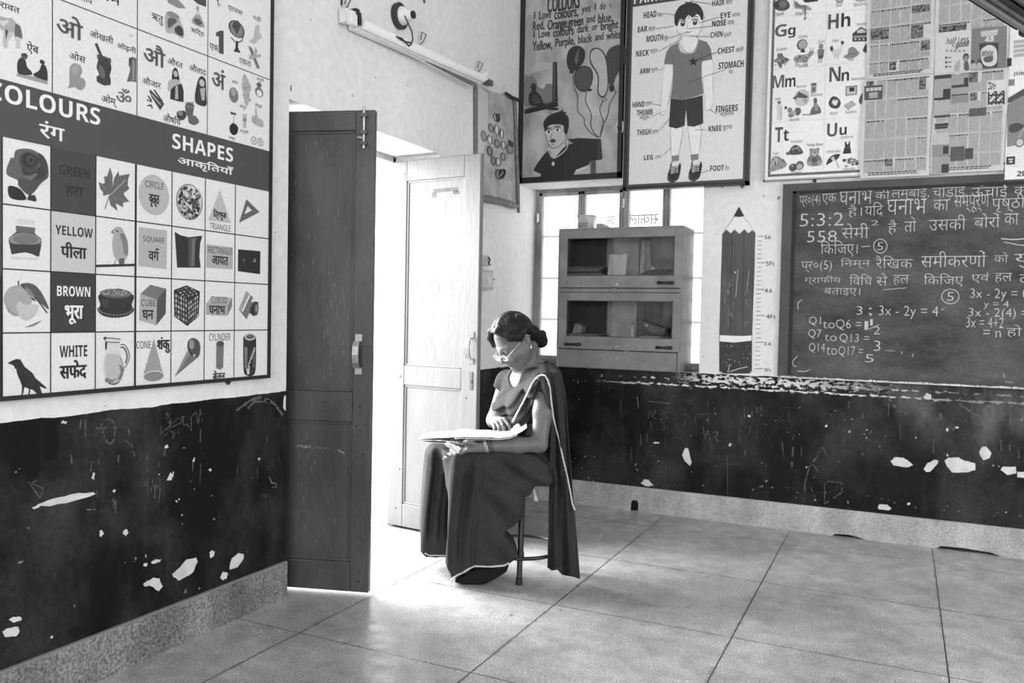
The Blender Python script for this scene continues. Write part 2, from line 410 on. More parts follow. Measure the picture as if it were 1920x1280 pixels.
def leaf(name, hinge, free, ztop, m_wood, front, panels, th=0.032, zb=0.012):
    """panelled leaf; front = +1 / -1 picks the face towards the camera"""
    H = Vector((*hinge, 0)); Fv = Vector((*free, 0)); d = Fv-H; W = d.length; d.normalize(); n = Vector((-d.y, d.x, 0))*front
    root = bpy.data.objects.new(name, None); COL.objects.link(root); root.location = (H.x, H.y, 0); struct(root)
    def at(u, z, o=0.0): return H + d*u + n*o + Vector((0, 0, z))
    st0, st1 = panels['stiles']
    mb = MB()
    def slab(u0, u1, z0, z1, o0=-th, o1=0.0): mb.obox(at(u0, z0, o0), d*(u1-u0), Vector((0, 0, z1-z0)), n*(o1-o0))
    slab(0, st0, zb, ztop); slab(st1, W, zb, ztop)
    zs = panels['z']        # list of (z0,z1) of the panels
    edges = [zb] + [q for p in zs for q in p] + [ztop]
    for i in range(0, len(edges), 2): slab(st0, st1, edges[i], edges[i+1])
    mb.build('stile_and_rail_frame', m_wood, root, bevel=0.004, weld=False)
    for z0, z1 in zs:
        mp = MB(); mp.obox(at(st0-0.004, z0-0.004, -th+0.006), d*(st1-st0+0.008), Vector((0, 0, z1-z0+0.008)), n*(th-0.016))
        mp.build('door_panel', m_wood, root)
        mm = MB(); w = 0.012
        for (u0, u1, a, c) in ((st0, st1, z0, z0+w), (st0, st1, z1-w, z1), (st0, st0+w, z0, z1), (st1-w, st1, z0, z1)):
            mm.obox(at(u0, a, -0.011), d*(u1-u0), Vector((0, 0, c-a)), n*0.006)
        mm.build('panel_moulding', m_wood, root, bevel=0.003, weld=False)
    return root, at, d, n, W
# dark leaf, swung into the room
dark, atD, dD, nD, WD = leaf('door_1', (-0.28, -2.228), (0.301, -2.057), 2.033, M_WOOD_D, -1, dict(stiles=(0.10, 0.523), z=[(0.137, 0.731), (0.859, 1.949)]))
def handle(at, u, z0, z1, n, d, parent, m_body, w=0.022):
    mb = MB(); zm = (z0+z1)/2
    mb.obox(at(u-w/2-0.002, z0-0.028, 0.0), d*(w+0.004), Vector((0, 0, 0.03)), n*0.004); mb.obox(at(u-w/2-0.002, z1-0.002, 0.0), d*(w+0.004), Vector((0, 0, 0.03)), n*0.004)
    prof = [(0.0, 0.004), (0.008, 0.03), (0.2, 0.042), (0.5, 0.046), (0.8, 0.042), (0.992, 0.03), (1.0, 0.004)]
    for i in range(len(prof)-1):
        a, c = prof[i], prof[i+1]
        za, zc = z0+(z1-z0)*a[0], z0+(z1-z0)*c[0]
        p = [at(u-w/2, za, max(a[1]-0.008, 0.001)), at(u-w/2, zc, max(c[1]-0.008, 0.001)), at(u-w/2, zc, c[1]), at(u-w/2, za, a[1])]
        mb.prism(p, d*w)
    return mb.build('pull_handle', m_body, parent, bevel=0.002, weld=False)
handle(atD, 0.550, 0.962, 1.075, nD, dD, dark, M_STEEL, 0.026)
mb = MB(); mb.tube([atD(0.563, 2.045, 0.011), atD(0.563, 1.872, 0.011)], 0.006, 10)
mb.tube([atD(0.563, 1.915, 0.011), atD(0.548, 1.915, 0.026), atD(0.541, 1.913, 0.030)], 0.0045, 8)
mb.build('tower_bolt_rod', M_STEEL, dark, smooth=True)
mb = MB()
for z in (1.885, 1.93, 2.0): mb.obox(atD(0.549, z, 0.0), dD*0.028, Vector((0, 0, 0.016)), nD*0.019)
mb.build('tower_bolt_bracket', mat('dull_iron', 0.10, 0.5, metal=0.5), dark, bevel=0.002, weld=False)
mb = MB()
for u, z in ((0.40, 0.815), (0.40, 0.775), (0.56, 0.80), (0.56, 0.765), (0.545, 0.715), (0.563, 0.70), (0.575, 0.60), (0.565, 0.10), (0.56, 0.06)):
    mb.lathe([(0.0045, 0.0), (0.0045, 0.0015), (0.002, 0.0025)], atD(u, z, 0.0), nD, 10)
mb.build('screw_head', M_BLACK, dark, weld=False)
# scuffs scratched through the dark paint
mb = MB()
for k in range(150):
    zone = random.random()
    u = random.uniform(0.24, 0.57) if zone < .6 else random.uniform(0.40, 0.50); z = random.uniform(0.15, 1.92) if zone < .6 else random.uniform(0.95, 1.35)
    ln_ = random.uniform(0.004, 0.03); w = random.uniform(0.0006, 0.0016)
    inp = u < 0.52 and (0.15 < z < 0.72 or 0.87 < z < 1.94)
    if not inp and 0.50 < u < 0.54: continue
    o = -0.0098 if inp else 0.0002
    mb.obox(atD(u, z, o), dD*w + Vector((0, 0, 0.0)), Vector((0, 0, ln_)), nD*0.0004)
for k in range(34):
    u = 0.28 + k*0.0042 + random.uniform(-.001, .001); z = 0.615 + random.uniform(-0.006, 0.006)
    mb.obox(atD(u, z, -0.0098), dD*random.uniform(0.002, 0.005), Vector((0, 0, random.uniform(0.002, 0.012) if k < 16 else 0.002)), nD*0.0004)
mb.obox(atD(0.46, 0.607, -0.0098), dD*0.03-Vector((0, 0, 0.012)), Vector((0, 0, 0.006)), nD*0.0004)
mb.build('paint_scuffs', mat('scuffed_paint', 0.22, 0.7), dark, weld=False)
# pale leaf, folded back to the far side of the doorway
lite, atL, dL, nL, WLf = leaf('door_2', (-0.276, -1.062), (0.312, -1.128), 2.026, M_WOOD_L, -1, dict(stiles=(0.105, 0.49), z=[(0.14, 0.80), (0.905, 1.915)]))
handle(atL, 0.552, 0.965, 1.075, nL, dL, lite, M_WOOD_L, 0.03)
mb = MB(); mb.obox(atL(0.545, 0.80, 0), dL*0.02, Vector((0, 0, 0.095)), nL*0.003); mb.lathe([(0.008, 0), (0.008, 0.004)], atL(0.555, 0.845, 0.002), nL, 12)
mb.build('keyhole_plate', mat('dull_iron', 0.1), lite, weld=False, bevel=0.001)
mb = MB()
for u, z in ((0.525, 0.755), (0.09, 1.955), (0.085, 0.33), (0.06, 0.11), (0.08, 0.845)): mb.lathe([(0.004, 0.0), (0.004, 0.0015), (0.002, 0.002)], atL(u, z, 0), nL, 10)
mb.build('screw_head', M_BLACK, lite, weld=False)
mb = MB()      # drips and brush scratches in whiter paint, remains of tape at the top of the panel
for k in range(46):
    u = random.uniform(0.13, 0.47); z = random.uniform(0.93, 1.35) if k < 30 else random.uniform(1.66, 1.86)
    mb.obox(atL(u, z, -0.0098), dL*random.uniform(0.001, 0.002), Vector((0, 0, random.uniform(0.01, 0.09))), nL*0.0004)
for (u0, u1, z) in ((0.17, 0.30, 1.83), (0.36, 0.46, 1.835), (0.16, 0.26, 1.80)): mb.obox(atL(u0, z, -0.0098), dL*(u1-u0), Vector((0, 0, 0.006)), nL*0.0005)
mb.build('paint_drips', mat('white_drip_paint', 0.30, 0.6), lite, weld=False)
mb = MB()
for (u0, u1, z, h_) in ((0.28, 0.44, 1.842, 0.02), (0.27, 0.30, 1.815, 0.03), (0.41, 0.45, 1.826, 0.02)): mb.obox(atL(u0, z, -0.0098), dL*(u1-u0), Vector((0, 0, h_)), nL*0.0005)
mb.build('old_tape_mark', mat('old_tape', 0.07, 0.6, 0.3, 50), lite, weld=False)

# ------------------------------------------------------------------ window with casements, bars and papered panes
M_WF = mat('weathered_window_wood', 0.30, 0.65, 0.45, 14, 0.2, 60, stretch=(1, 1, 0.15))
win = bpy.data.objects.new('window_1', None); COL.objects.link(win); win.location = (0.6, 0.28, WZ0); struct(win)
Y0, Y1 = 0.282, 0.328
mb = MB()
mb.box((0.0, Y0, WZ0), (0.028, Y1, WZ1)); mb.box((WX1-0.03, Y0, WZ0), (WX1, Y1, WZ1)); mb.box((0.028, Y0, WZ1-0.018), (WX1-0.03, Y1, WZ1)); mb.box((0.028, Y0, WZ0), (WX1-0.03, Y1, WZ0+0.03))
mb.box((0.628, Y0-0.01, WZ0), (0.656, Y1, WZ1)); mb.box((0.905, Y0-0.01, WZ0), (0.925, Y1, WZ1))
mb.build('window_frame', M_WF, win, bevel=0.003, weld=False)
def casement(x0, x1, m_, w=0.026):
    c = MB(); z0, z1 = WZ0+0.032, WZ1-0.02
    c.box((x0, Y0-0.012, z0), (x0+w, Y0+0.026, z1)); c.box((x1-w, Y0-0.012, z0), (x1, Y0+0.026, z1)); c.box((x0, Y0-0.012, z1-w), (x1, Y0+0.026, z1)); c.box((x0, Y0-0.012, z0), (x1, Y0+0.026, z0+w))
    return c.build('casement_frame', m_, win, bevel=0.003, weld=False)
CZ = [(0.030, 0.338), (0.340, 0.626), (0.658, 0.903), (0.927, 1.18)]
for x0, x1 in CZ: casement(x0, x1, M_WF, 0.024 if x0 < 0.6 else 0.012)
for z in (1.736, 1.452, 1.171):
    b_ = MB(); b_.tube([(0.01, 0.318, z), (WX1-0.005, 0.318, z)], 0.0085, 10); b_.build('grill_bar', mat('dark_window_bar', 0.06, 0.5), win, smooth=True)
for z in (1.878, 1.591, 1.313, 1.032):
    b_ = MB(); b_.tube([(0.01, 0.318, z), (WX1-0.005, 0.318, z)], 0.004, 8); b_.build('glazing_bar', mat('dark_window_bar', 0.06, 0.5), win, smooth=True)
# panes: glass backed with thin paper, letting the daylight through
pm = bpy.data.materials.new('papered_glass'); pm.use_nodes = True; N_ = pm.node_tree.nodes; Lk = pm.node_tree.links; N_.clear()
o_ = N_.new('ShaderNodeOutputMaterial'); tr = N_.new('ShaderNodeBsdfTransparent'); tl = N_.new('ShaderNodeBsdfTranslucent'); mx = N_.new('ShaderNodeMixShader')
no = N_.new('ShaderNodeTexNoise'); no.inputs['Scale'].default_value = 30; ge = N_.new('ShaderNodeNewGeometry'); Lk.new(ge.outputs['Position'], no.inputs['Vector'])
mr = N_.new('ShaderNodeMapRange'); mr.inputs['To Min'].default_value = 0.25; mr.inputs['To Max'].default_value = 0.6; Lk.new(no.outputs['Fac'], mr.inputs['Value'])
tl.inputs['Color'].default_value = g4(0.85); Lk.new(mr.outputs[0], mx.inputs[0]); Lk.new(tr.outputs[0], mx.inputs[1]); Lk.new(tl.outputs[0], mx.inputs[2]); Lk.new(mx.outputs[0], o_.inputs[0])
for x0, x1 in CZ:
    p_ = MB(); p_.box((x0+0.008, 0.3045, WZ0+0.04), (x1-0.008, 0.307, WZ1-0.03)); p_.build('window_pane', pm, win)
for (x, z) in ((0.028, 1.86), (0.634, 1.935)):
    h_ = MB(); h_.box((x-0.012, Y0-0.022, z-0.03), (x+0.012, Y0-0.010, z+0.03)); h_.tube([(x, Y0-0.025, z-0.03), (x, Y0-0.025, z+0.03)], 0.006, 8); h_.build('hinge', M_STEEL, win, weld=False)
# ------------------------------------------------------------------ printed and painted sheets
def sans(s, bold):
    out = ''
    for c in s:
        if 'A' <= c <= 'Z': out += chr((0x1D5D4 if bold else 0x1D5A0) + ord(c)-65)
        elif 'a' <= c <= 'z': out += chr((0x1D5EE if bold else 0x1D5BA) + ord(c)-97)
        elif '0' <= c <= '9': out += chr((0x1D7EC if bold else 0x1D7E2) + ord(c)-48)
        else: out += c
    return out
_GL = {}
def glyphs(s, weight=0.0, res=3, shear=0.0):
    """outline of a line of lettering, normalised to a 1 x 1 box"""
    k = (s, weight, res, shear)
    if k in _GL: return _GL[k]
    c = bpy.data.curves.new('lettering', 'FONT'); c.body = s; c.size = 1.0; c.offset = weight; c.resolution_u = res; c.shear = shear
    o = bpy.data.objects.new('lettering', c)
    COL.objects.link(o); dg = bpy.context.evaluated_depsgraph_get(); e = o.evaluated_get(dg)
    me = e.to_mesh(); V = np.array([(v.co.x, v.co.y) for v in me.vertices]).reshape(-1, 2)
    F = [tuple(p.vertices) for p in me.polygons]
    e.to_mesh_clear(); bpy.data.objects.remove(o); bpy.data.curves.remove(c)
    lo = V.min(0); sz = np.maximum(V.max(0)-lo, 1e-6); asp = sz[0]/sz[1]
    _GL[k] = ((V-lo)/sz, F, asp); return _GL[k]

class Sheet:
    """flat sheet: M maps a measured point to (u, v) on the sheet; put(u, v, h) gives the 3-D point at height h above it"""
    def __init__(s, M, put, step=0.00022):
        s.M = M; s.put = put; s.h = 0.0; s.step = step
        s.bb = np.zeros((0, 5)); s.parts = []; s.z = (0, 0, 1.0); s.part('printed_picture')
    def part(s, name):
        """what follows belongs to the printed part NAME"""
        s.pic = s.let = s.ln = MB(); s.parts.append((name, s.pic)); return s
    def zoom(s, ox, oy, sc): s.z = (ox, oy, sc); return s
    def uv(s, p): return s.M((s.z[0]+p[0]/s.z[2], s.z[1]+p[1]/s.z[2]))
    def lift(s, uvs):
        """ink lies on whatever was printed below it"""
        P = np.array(uvs, float); a = P.min(0); c = P.max(0); B = s.bb
        k = (B[:, 0] < c[0]) & (B[:, 2] > a[0]) & (B[:, 1] < c[1]) & (B[:, 3] > a[1])
        s.h = (B[k, 4].max() if k.any() else 0.0) + s.step
        s.bb = np.vstack([B, [[a[0], a[1], c[0], c[1], s.h]]]); return s.h
    def _emit(s, mb, uvs, tone):
        s.lift(uvs)
        mb.use(tone if not isinstance(tone, (int, float)) else ink(tone))
        mb.face([s.put(u, v, s.h) for u, v in uvs])
    def poly(s, pts, tone, mb=None): s._emit(mb or s.pic, [s.uv(p) for p in pts], tone)
    def polyuv(s, uvs, tone, mb=None): s._emit(mb or s.pic, uvs, tone)
    def rect(s, a, c, tone, mb=None):
        a = s.uv(a); c = s.uv(c); s.rectuv(a, c, tone, mb)
    def rectuv(s, a, c, tone, mb=None): s._emit(mb or s.pic, [(a[0], c[1]), (c[0], c[1]), (c[0], a[1]), (a[0], a[1])], tone)
    def curve(s, pts, n=6):
        """smooth closed outline through the points"""
        P = np.array(pts, float); m = len(P); out = []
        for i in range(m):
            p0, p1, p2, p3 = P[(i-1) % m], P[i], P[(i+1) % m], P[(i+2) % m]
            for k in range(n):
                t = k/n; out.append(tuple(0.5*((2*p1)+(-p0+p2)*t+(2*p0-5*p1+4*p2-p3)*t*t+(-p0+3*p1-3*p2+p3)*t**3)))
        return out
    def blob(s, pts, tone, n=5): s.poly(s.curve(pts, n), tone)
    def oval(s, a, c, tone, ang=0.0, mb=None, n=28):
        a = s.uv(a); c = s.uv(c); cx, cy = (a[0]+c[0])/2, (a[1]+c[1])/2; rx, ry = abs(c[0]-a[0])/2, abs(c[1]-a[1])/2
        ca, sa = math.cos(ang), math.sin(ang)
        s._emit(mb or s.pic, [(cx+rx*math.cos(t)*ca-ry*math.sin(t)*sa, cy+rx*math.cos(t)*sa+ry*math.sin(t)*ca) for t in [2*math.pi*k/n for k in range(n)]], tone)
    def line(s, pts, w, tone, mb=None, uv=False, smooth=0, closed=False):
        """stroke of width w metres"""
        if smooth:
            P = [pts[0]] + list(pts) + [pts[-1]]; out = []
            for i in range(1, len(P)-2):
                p0, p1, p2, p3 = [np.array(P[i+j], float) for j in (-1, 0, 1, 2)]
                for k in range(smooth):
                    t = k/smooth; out.append(tuple(0.5*((2*p1)+(-p0+p2)*t+(2*p0-5*p1+4*p2-p3)*t*t+(-p0+3*p1-3*p2+p3)*t**3)))
            out.append(tuple(P[-1])); pts = out
        Q = [np.array(p if uv else s.uv(p), float) for p in pts]
        if closed: Q.append(Q[0])
        s.lift([q+np.array([w/2, w/2]) for q in Q]+[q-np.array([w/2, w/2]) for q in Q]); mb = mb or s.ln; mb.use(tone if not isinstance(tone, (int, float)) else ink(tone))
        L_, R_ = [], []
        for i, p in enumerate(Q):
            t = Q[min(i+1, len(Q)-1)] - Q[max(i-1, 0)]
            ln_ = np.hypot(*t); t = t/ln_ if ln_ > 1e-9 else np.array([1.0, 0])
            nn = np.array([-t[1], t[0]])*w/2; L_.append(p+nn); R_.append(p-nn)
        V = [s.put(p[0], p[1], s.h) for p in L_] + [s.put(p[0], p[1], s.h) for p in R_]; n = len(Q)
        mb.raw(V, [(i, i+1, n+i+1, n+i) for i in range(n-1)])
    def text(s, t, a, c, tone=35, weight=0.0, bold=None, res=3, shear=0.0, mirror=False, rot=False):
        """lettering t in the box whose measured left-top corner is a and right-bottom corner is c"""
        if bold is not None: t = sans(t, bold)
        a = s.uv(a); c = s.uv(c); s.textuv(t, a, c, tone, weight, res, shear, mirror)
    def textuv(s, t, a, c, tone=35, weight=0.0, res=3, shear=0.0, mirror=False):
        V, F, asp = glyphs(t, min(weight, 0.0), res, shear); weight = max(weight, 0.0); s.lift([a, c])
        s.let.use(tone if not isinstance(tone, (int, float)) else ink(tone))
        X = V[:, 0] if not mirror else 1-V[:, 0]
        hh = abs(a[1]-c[1])*0.72; w = weight*hh
        u0, u1, v1, v0 = (a[0]+w, c[0]-w, a[1]-w*0.6, c[1]+w*0.6) if a[0] < c[0] else (a[0], c[0], a[1], c[1])
        for k, (dx, dy) in enumerate([(0, 0)] if not w else [(-w, 0), (w, 0), (-w*0.5, -w*0.6), (w*0.5, w*0.6), (0, 0)]):
            s.let.raw([s.put(u0+(u1-u0)*x+dx, v0+(v1-v0)*y+dy, s.h+k*0.000015) for x, y in zip(X, V[:, 1])], F)
    def finish(s, parent):
        for nm, mb in s.parts:
            if mb.f: mb.build(nm, None, parent, weld=False, recalc=False)

def putL(x0): return lambda u, v, h: (x0+h, u, v)
def putB(y0): return lambda u, v, h: (u, y0-h, v)
# ------------------------------------------------------------------ big wall chart on the left wall
T_ = 0.022
CH = thing('wall_chart', 'large black-framed wall chart of Hindi vowels above a COLOURS and SHAPES picture grid', 'wall chart', (0.0, -3.2, 0.925))
Y_L, Y_R, Z_B, Z_T = -4.05, -2.357, 0.926, 2.95
m = MB(); m.box((0.0, Y_L, Z_B), (T_, Y_R, Z_T)); m.build('printed_sheet', ink(222), CH)
m = MB()
m.box((0.0, Y_R-0.014, Z_B), (T_+0.006, Y_R, Z_T)); m.box((0.0, Y_L, Z_B), (T_+0.006, Y_R-0.014, Z_B+0.013)); m.box((0.0, Y_L, Z_B), (T_+0.006, Y_L+0.014, Z_T)); m.box((0.0, Y_L, Z_T-0.014), (T_+0.006, Y_R, Z_T))
m.build('black_frame', mat('black_frame_paint', 0.012, 0.45), CH, weld=False)
S = Sheet(lambda q: WL(q, T_), putL(T_+0.0003))
zA = (0, 0, 4.923); zB = (240, 0, 4.5714); zC = (0, 250, 5.119); zD = (240, 290, 6.096); zE = (0, 490, 4.923); zG = (240, 490, 5.333)
X0, X1 = Y_L+0.014, Y_R-0.014
bt, bb = 1.822, 1.664
S.part('heading_band')
S.rectuv((X0, bt), (X1, bb), 72)                         # heading band
yl = WL((4, 560), T_)[0]
S.part('margin_strip')
S.rectuv((yl-0.20, bb), (yl, Z_B+0.35), 72); S.rectuv((yl-0.20, Z_B+0.35), (yl, Z_B+0.013), 15)
# columns of the grid (measured on the picture row), rows
cx = [WL((x, 560), T_)[0] for x in (94.8, 178.8, 253.5, 321, 383.4, 439.5)]
rz = [WL((60, 390), T_)[1], WL((60, 506), T_)[1], WL((60, 623.5), T_)[1]]
rz[0] = (WL((6, 382), T_)[1]+WL((491, 446), T_)[1])/2
rz[1] = (WL((4, 503), T_)[1]+WL((491, 533), T_)[1])/2
S.part('coloured_cell')
S.rectuv((cx[0], bb), (cx[1], rz[0]), 62); S.rectuv((cx[0], rz[0]), (cx[1], rz[1]), 190); S.rectuv((cx[0], rz[1]), (cx[1], rz[2]), 48)
S.part('grid_line')
for i, x in enumerate(cx): S.line([(x, bb), (x, Z_B+0.012)], 0.0075 if i == 2 else 0.0036, 30, uv=True)
for z in rz: S.line([(yl, z), (X1, z)], 0.0036, 30, uv=True)
S.line([(yl, bb), (yl, Z_B+0.01)], 0.003, 30, uv=True)
# vowel cells above
vx = [WL((98, 100), T_)[0], WL((257, 100), T_)[0], WL((389, 150), T_)[0]]
vz = (WL((118, 1), T_)[1]+WL((496, 146), T_)[1])/2
for x in vx: S.line([(x, Z_T-0.014), (x, bt)], 0.0028, 40, uv=True)
S.line([(X0, vz), (X1, vz)], 0.0028, 40, uv=True); S.line([(vx[2], 2.42), (X1, 2.42)], 0.0028, 40, uv=True)
# ---- headings
S.part('heading_lettering')
S.zoom(0, 0, 3.6923)
S.text('COLOURS', (-88, 545), (692, 870), 228, bold=True, res=4)
S.part('heading_lettering')
S.text('रंग', (270, 825), (447, 985), 228, 0.03)
S.part('heading_lettering')
S.text('SHAPES', (1192, 918), (1612, 1125), 228, bold=True)
S.part('heading_lettering')
S.zoom(*zD); S.text('आकृितयाँ', (566, -5), (1205, 265), 232, 0.035)
# ---- vowels row
S.zoom(*zA)
S.part('vowel_lettering')
def big(t, a, c):
    S.part('vowel_letter')
    S.text(t, (a[0]-4, a[1]-4), (c[0]+4, c[1]+6), 190, 0.075, res=2); S.text(t, a, c, 70, 0.022)
big('ओ', (520, 95), (765, 385))
for t, a, c in (('ओखली', (828, 258), (1045, 412)), ('ओढ़नी', (1078, 375), (1256, 512)), ('ओस', (640, 458), (788, 588)), ('ओम्', (936, 855), (1078, 998)), ('ऐब', (245, 372), (357, 522)), ('ऐरावत', (-60, -30), (180, 142)), ('लाव', (735, -60), (852, 45)), ('ाम', (970, -70), (1112, 60))):
    S.part('vowel_word').text(t, a, c, 30, 0.012)
S.part('om_sign'); S.text('ॐ', (1070, 795), (1212, 970), 95, 0.03)
# elephant
S.part('elephant_picture')
S.blob([(-40, 180), (0, 150), (60, 165), (110, 170), (150, 215), (190, 250), (205, 350), (175, 360), (150, 330), (120, 300), (80, 300), (40, 290), (0, 260)], 165)
S.poly([(140, 215), (185, 240), (207, 350), (165, 350), (150, 380), (130, 340)], 95)
S.poly([(35, 250), (80, 290), (130, 300), (100, 340), (65, 395), (70, 440), (40, 448), (25, 400)], 185); S.poly([(130, 330), (190, 350), (175, 450), (140, 445), (155, 400)], 190)
S.poly([(45, 260), (75, 290), (50, 370)], 75); S.blob([(0, 195), (40, 190), (80, 180), (60, 220), (20, 240)], 200)
# two card players
S.part('card_players_picture')
S.blob([(160, 580), (175, 545), (205, 530), (235, 560), (250, 620), (285, 655), (290, 690), (190, 690), (160, 660)], 45); S.oval((195, 490), (250, 555), 90); S.poly([(192, 520), (200, 492), (235, 490), (262, 522)], 55)
S.blob([(305, 690), (360, 650), (385, 595), (420, 610), (438, 680), (432, 750), (370, 730)], 38); S.oval((365, 545), (412, 600), 50); S.poly([(150, 680), (300, 705), (440, 750), (435, 780), (150, 700)], 150)
# dewy leaf
S.part('leaf_picture')
S.blob([(640, 660), (650, 610), (690, 583), (740, 605), (758, 660), (740, 710), (770, 725), (790, 770), (770, 820), (730, 830), (690, 805), (650, 810), (615, 812), (640, 780)], 140)
S.blob([(650, 650), (690, 590), (735, 610), (700, 690)], 155)
# mortar and pestle
S.part('mortar_picture')
S.poly([(893, 500), (1025, 540), (1020, 580), (1028, 640), (1010, 700), (1022, 740), (1018, 785), (960, 790), (895, 755), (890, 710), (915, 690), (890, 620), (905, 555)], 50)
S.oval((893, 495), (1027, 600), 85); S.oval((912, 520), (1010, 588), 40); S.poly([(872, 405), (895, 397), (965, 565), (945, 575)], 60); S.blob([(910, 600), (960, 640), (965, 720), (920, 700)], 95); S.oval((895, 700), (1022, 790), 62)
# veiled woman
S.part('veil_picture')
S.poly([(1190, 535), (1225, 525), (1258, 540), (1256, 760), (1215, 750), (1170, 755), (1200, 650)], 95); S.poly([(1190, 540), (1210, 535), (1200, 600), (1188, 620)], 40); S.poly([(1225, 560), (1240, 560), (1235, 740), (1222, 745)], 150)
S.part('stain'); S.oval((1185, 305), (1230, 345), 195)
S.part('vowel_lettering')
S.zoom(*zB)
big('औ', (132, 345), (318, 590)); big('अं', (718, 565), (832, 780))
for t, a, c in (('औरत', (338, 478), (468, 590)), ('औलाद', (525, 535), (668, 655)), ('औजार', (120, 645), (282, 765)), ('औषिध', (300, 960), (450, 1078)), ('ऋतु', (200, 105), (300, 225)), ('ऋिद्ध', (538, 220), (652, 330)),
                ('एटलस', (855, 40), (980, 145)), ('एड़ी', (1068, 118), (1138, 200)), ('एक', (698, 365), (775, 460)), ('एकता', (953, 492), (1055, 590)), ('अंडा', (888, 678), (942, 725)), ('अंगूठी', (1100, 652), (1165, 715)),
                ('अंगूर', (955, 885), (1012, 948)), ('अंगूठा', (1085, 875), (1150, 940)), ('अंगुली', (958, 1098), (1030, 1158)), ('अंकुर', (860, 1158), (922, 1210))):
    S.part('vowel_word').text(t, a, c, 30, 0.012 if a[0] < 860 else 0.004, res=2)
S.part('numeral_picture')
S.poly([(752, 280), (790, 262), (818, 265), (818, 465), (778, 455), (778, 310), (755, 312)], 70)
# globe
S.part('globe_picture')
S.oval((862, 148), (998, 350), 60); S.oval((873, 160), (988, 340), 125); S.poly([(905, 190), (940, 175), (965, 210), (950, 260), (930, 300), (910, 250), (890, 230)], 65); S.poly([(925, 350), (945, 355), (942, 410), (965, 455), (905, 440), (920, 410)], 40); S.line([(880, 320), (930, 370), (975, 350), (990, 300)], 0.004, 60)
# foot, joined hands, season picture, seated figure
S.part('foot_picture')
S.blob([(1090, 225), (1125, 220), (1130, 280), (1148, 325), (1120, 340), (1085, 375), (1040, 352), (1075, 320)], 175)
S.part('hands_picture')
for p in ([(1030, 390), (1060, 410), (1085, 470), (1060, 480)], [(1090, 400), (1112, 440), (1085, 490), (1070, 470)], [(1135, 460), (1138, 490), (1080, 500), (1085, 470)], [(1130, 585), (1105, 590), (1070, 500), (1090, 490)], [(1035, 470), (1080, 480), (1085, 500), (1040, 510)]): S.poly(p, random.choice([110, 140, 165]))
S.part('landscape_picture')
S.blob([(320, 130), (360, 95), (430, 130), (450, 190), (475, 250), (470, 330), (400, 290), (325, 270)], 165); S.blob([(340, 170), (380, 150), (420, 180), (380, 220), (345, 240)], 85); S.blob([(400, 240), (440, 220), (470, 260), (465, 310), (410, 285)], 60); S.blob([(330, 110), (380, 105), (440, 150), (380, 160)], 130)
S.poly([(330, -10), (420, -10), (470, 40), (495, 72), (430, 70), (345, 25)], 130); S.poly([(545, -10), (668, -5), (670, 60), (600, 35)], 70)
S.part('seated_figure_picture')
S.blob([(585, 60), (605, 55), (612, 110), (640, 180), (655, 235), (600, 225), (545, 190), (560, 150), (582, 120)], 150); S.oval((583, 80), (612, 140), 195); S.blob([(560, 170), (600, 160), (635, 200), (600, 215)], 85)
# standing woman, girl
S.part('woman_picture')
S.blob([(385, 600), (405, 580), (425, 605), (440, 680), (435, 720), (380, 720), (376, 650)], 40); S.oval((388, 600), (425, 665), 175); S.blob([(345, 700), (380, 680), (440, 690), (465, 760), (400, 760), (345, 780)], 170); S.poly([(365, 770), (405, 730), (460, 720), (475, 780), (474, 875), (420, 865), (360, 848)], 42); S.poly([(405, 730), (425, 735), (430, 850), (400, 850)], 165)
S.part('girl_picture')
S.blob([(590, 720), (610, 665), (640, 655), (665, 690), (670, 800), (668, 905), (590, 890), (572, 830)], 50); S.oval((610, 672), (655, 750), 180); S.poly([(615, 760), (660, 750), (655, 860), (630, 860)], 170)
# tools, herbs
S.part('tools_picture')
for p in ([(180, 775), (195, 772), (310, 890), (275, 945), (200, 830)], [(215, 768), (232, 772), (300, 870), (290, 880)], [(165, 820), (175, 818), (205, 860), (195, 868)], [(160, 850), (205, 870), (205, 878), (162, 862)], [(165, 900), (200, 895), (212, 925), (205, 935), (195, 908), (168, 912)]): S.poly(p, random.choice([35, 60, 80]))
S.poly([(200, 800), (285, 895), (275, 905), (198, 815)], 160)
S.part('herbs_picture')
S.blob([(490, 900), (520, 880), (565, 900), (560, 950), (550, 1000), (520, 1012), (495, 960)], 90); S.oval((488, 895), (566, 930), 130); S.blob([(420, 960), (480, 950), (500, 990), (470, 1030), (430, 1010)], 55); S.blob([(520, 1000), (570, 990), (608, 1040), (570, 1072), (520, 1050)], 95); S.blob([(425, 955), (450, 948), (470, 980), (440, 990)], 130)
for k in range(7): S.line([(500+k*9, 895), (495+k*11, 872)], 0.002, 70)
# egg, grapes, ring, thumb, finger, sprout
S.part('egg_picture')
S.oval((866, 735), (945, 893), 115); S.oval((880, 745), (925, 830), 150)
S.part('grapes_picture')
S.blob([(985, 650), (1005, 640), (1030, 690), (1055, 750), (1035, 820), (1030, 900), (1000, 890), (990, 800), (975, 740)], 165)
for k in range(26): x = random.uniform(985, 1045); y = random.uniform(680, 870); S.oval((x-8, y-9), (x+8, y+9), random.choice([130, 150, 190]), n=8)
S.part('ring_picture')
S.oval((1088, 735), (1158, 845), 115); S.oval((1102, 765), (1146, 835), 222); S.blob([(1100, 720), (1125, 705), (1145, 735), (1120, 755)], 90)
S.part('thumb_picture')
S.blob([(1085, 940), (1100, 935), (1112, 1000), (1155, 1035), (1156, 1090), (1090, 1070), (1062, 1040), (1062, 995), (1090, 985)], 165); S.line([(1070, 1020), (1095, 1020)], 0.002, 110); S.line([(1070, 1045), (1098, 1042)], 0.002, 110)
S.part('finger_picture')
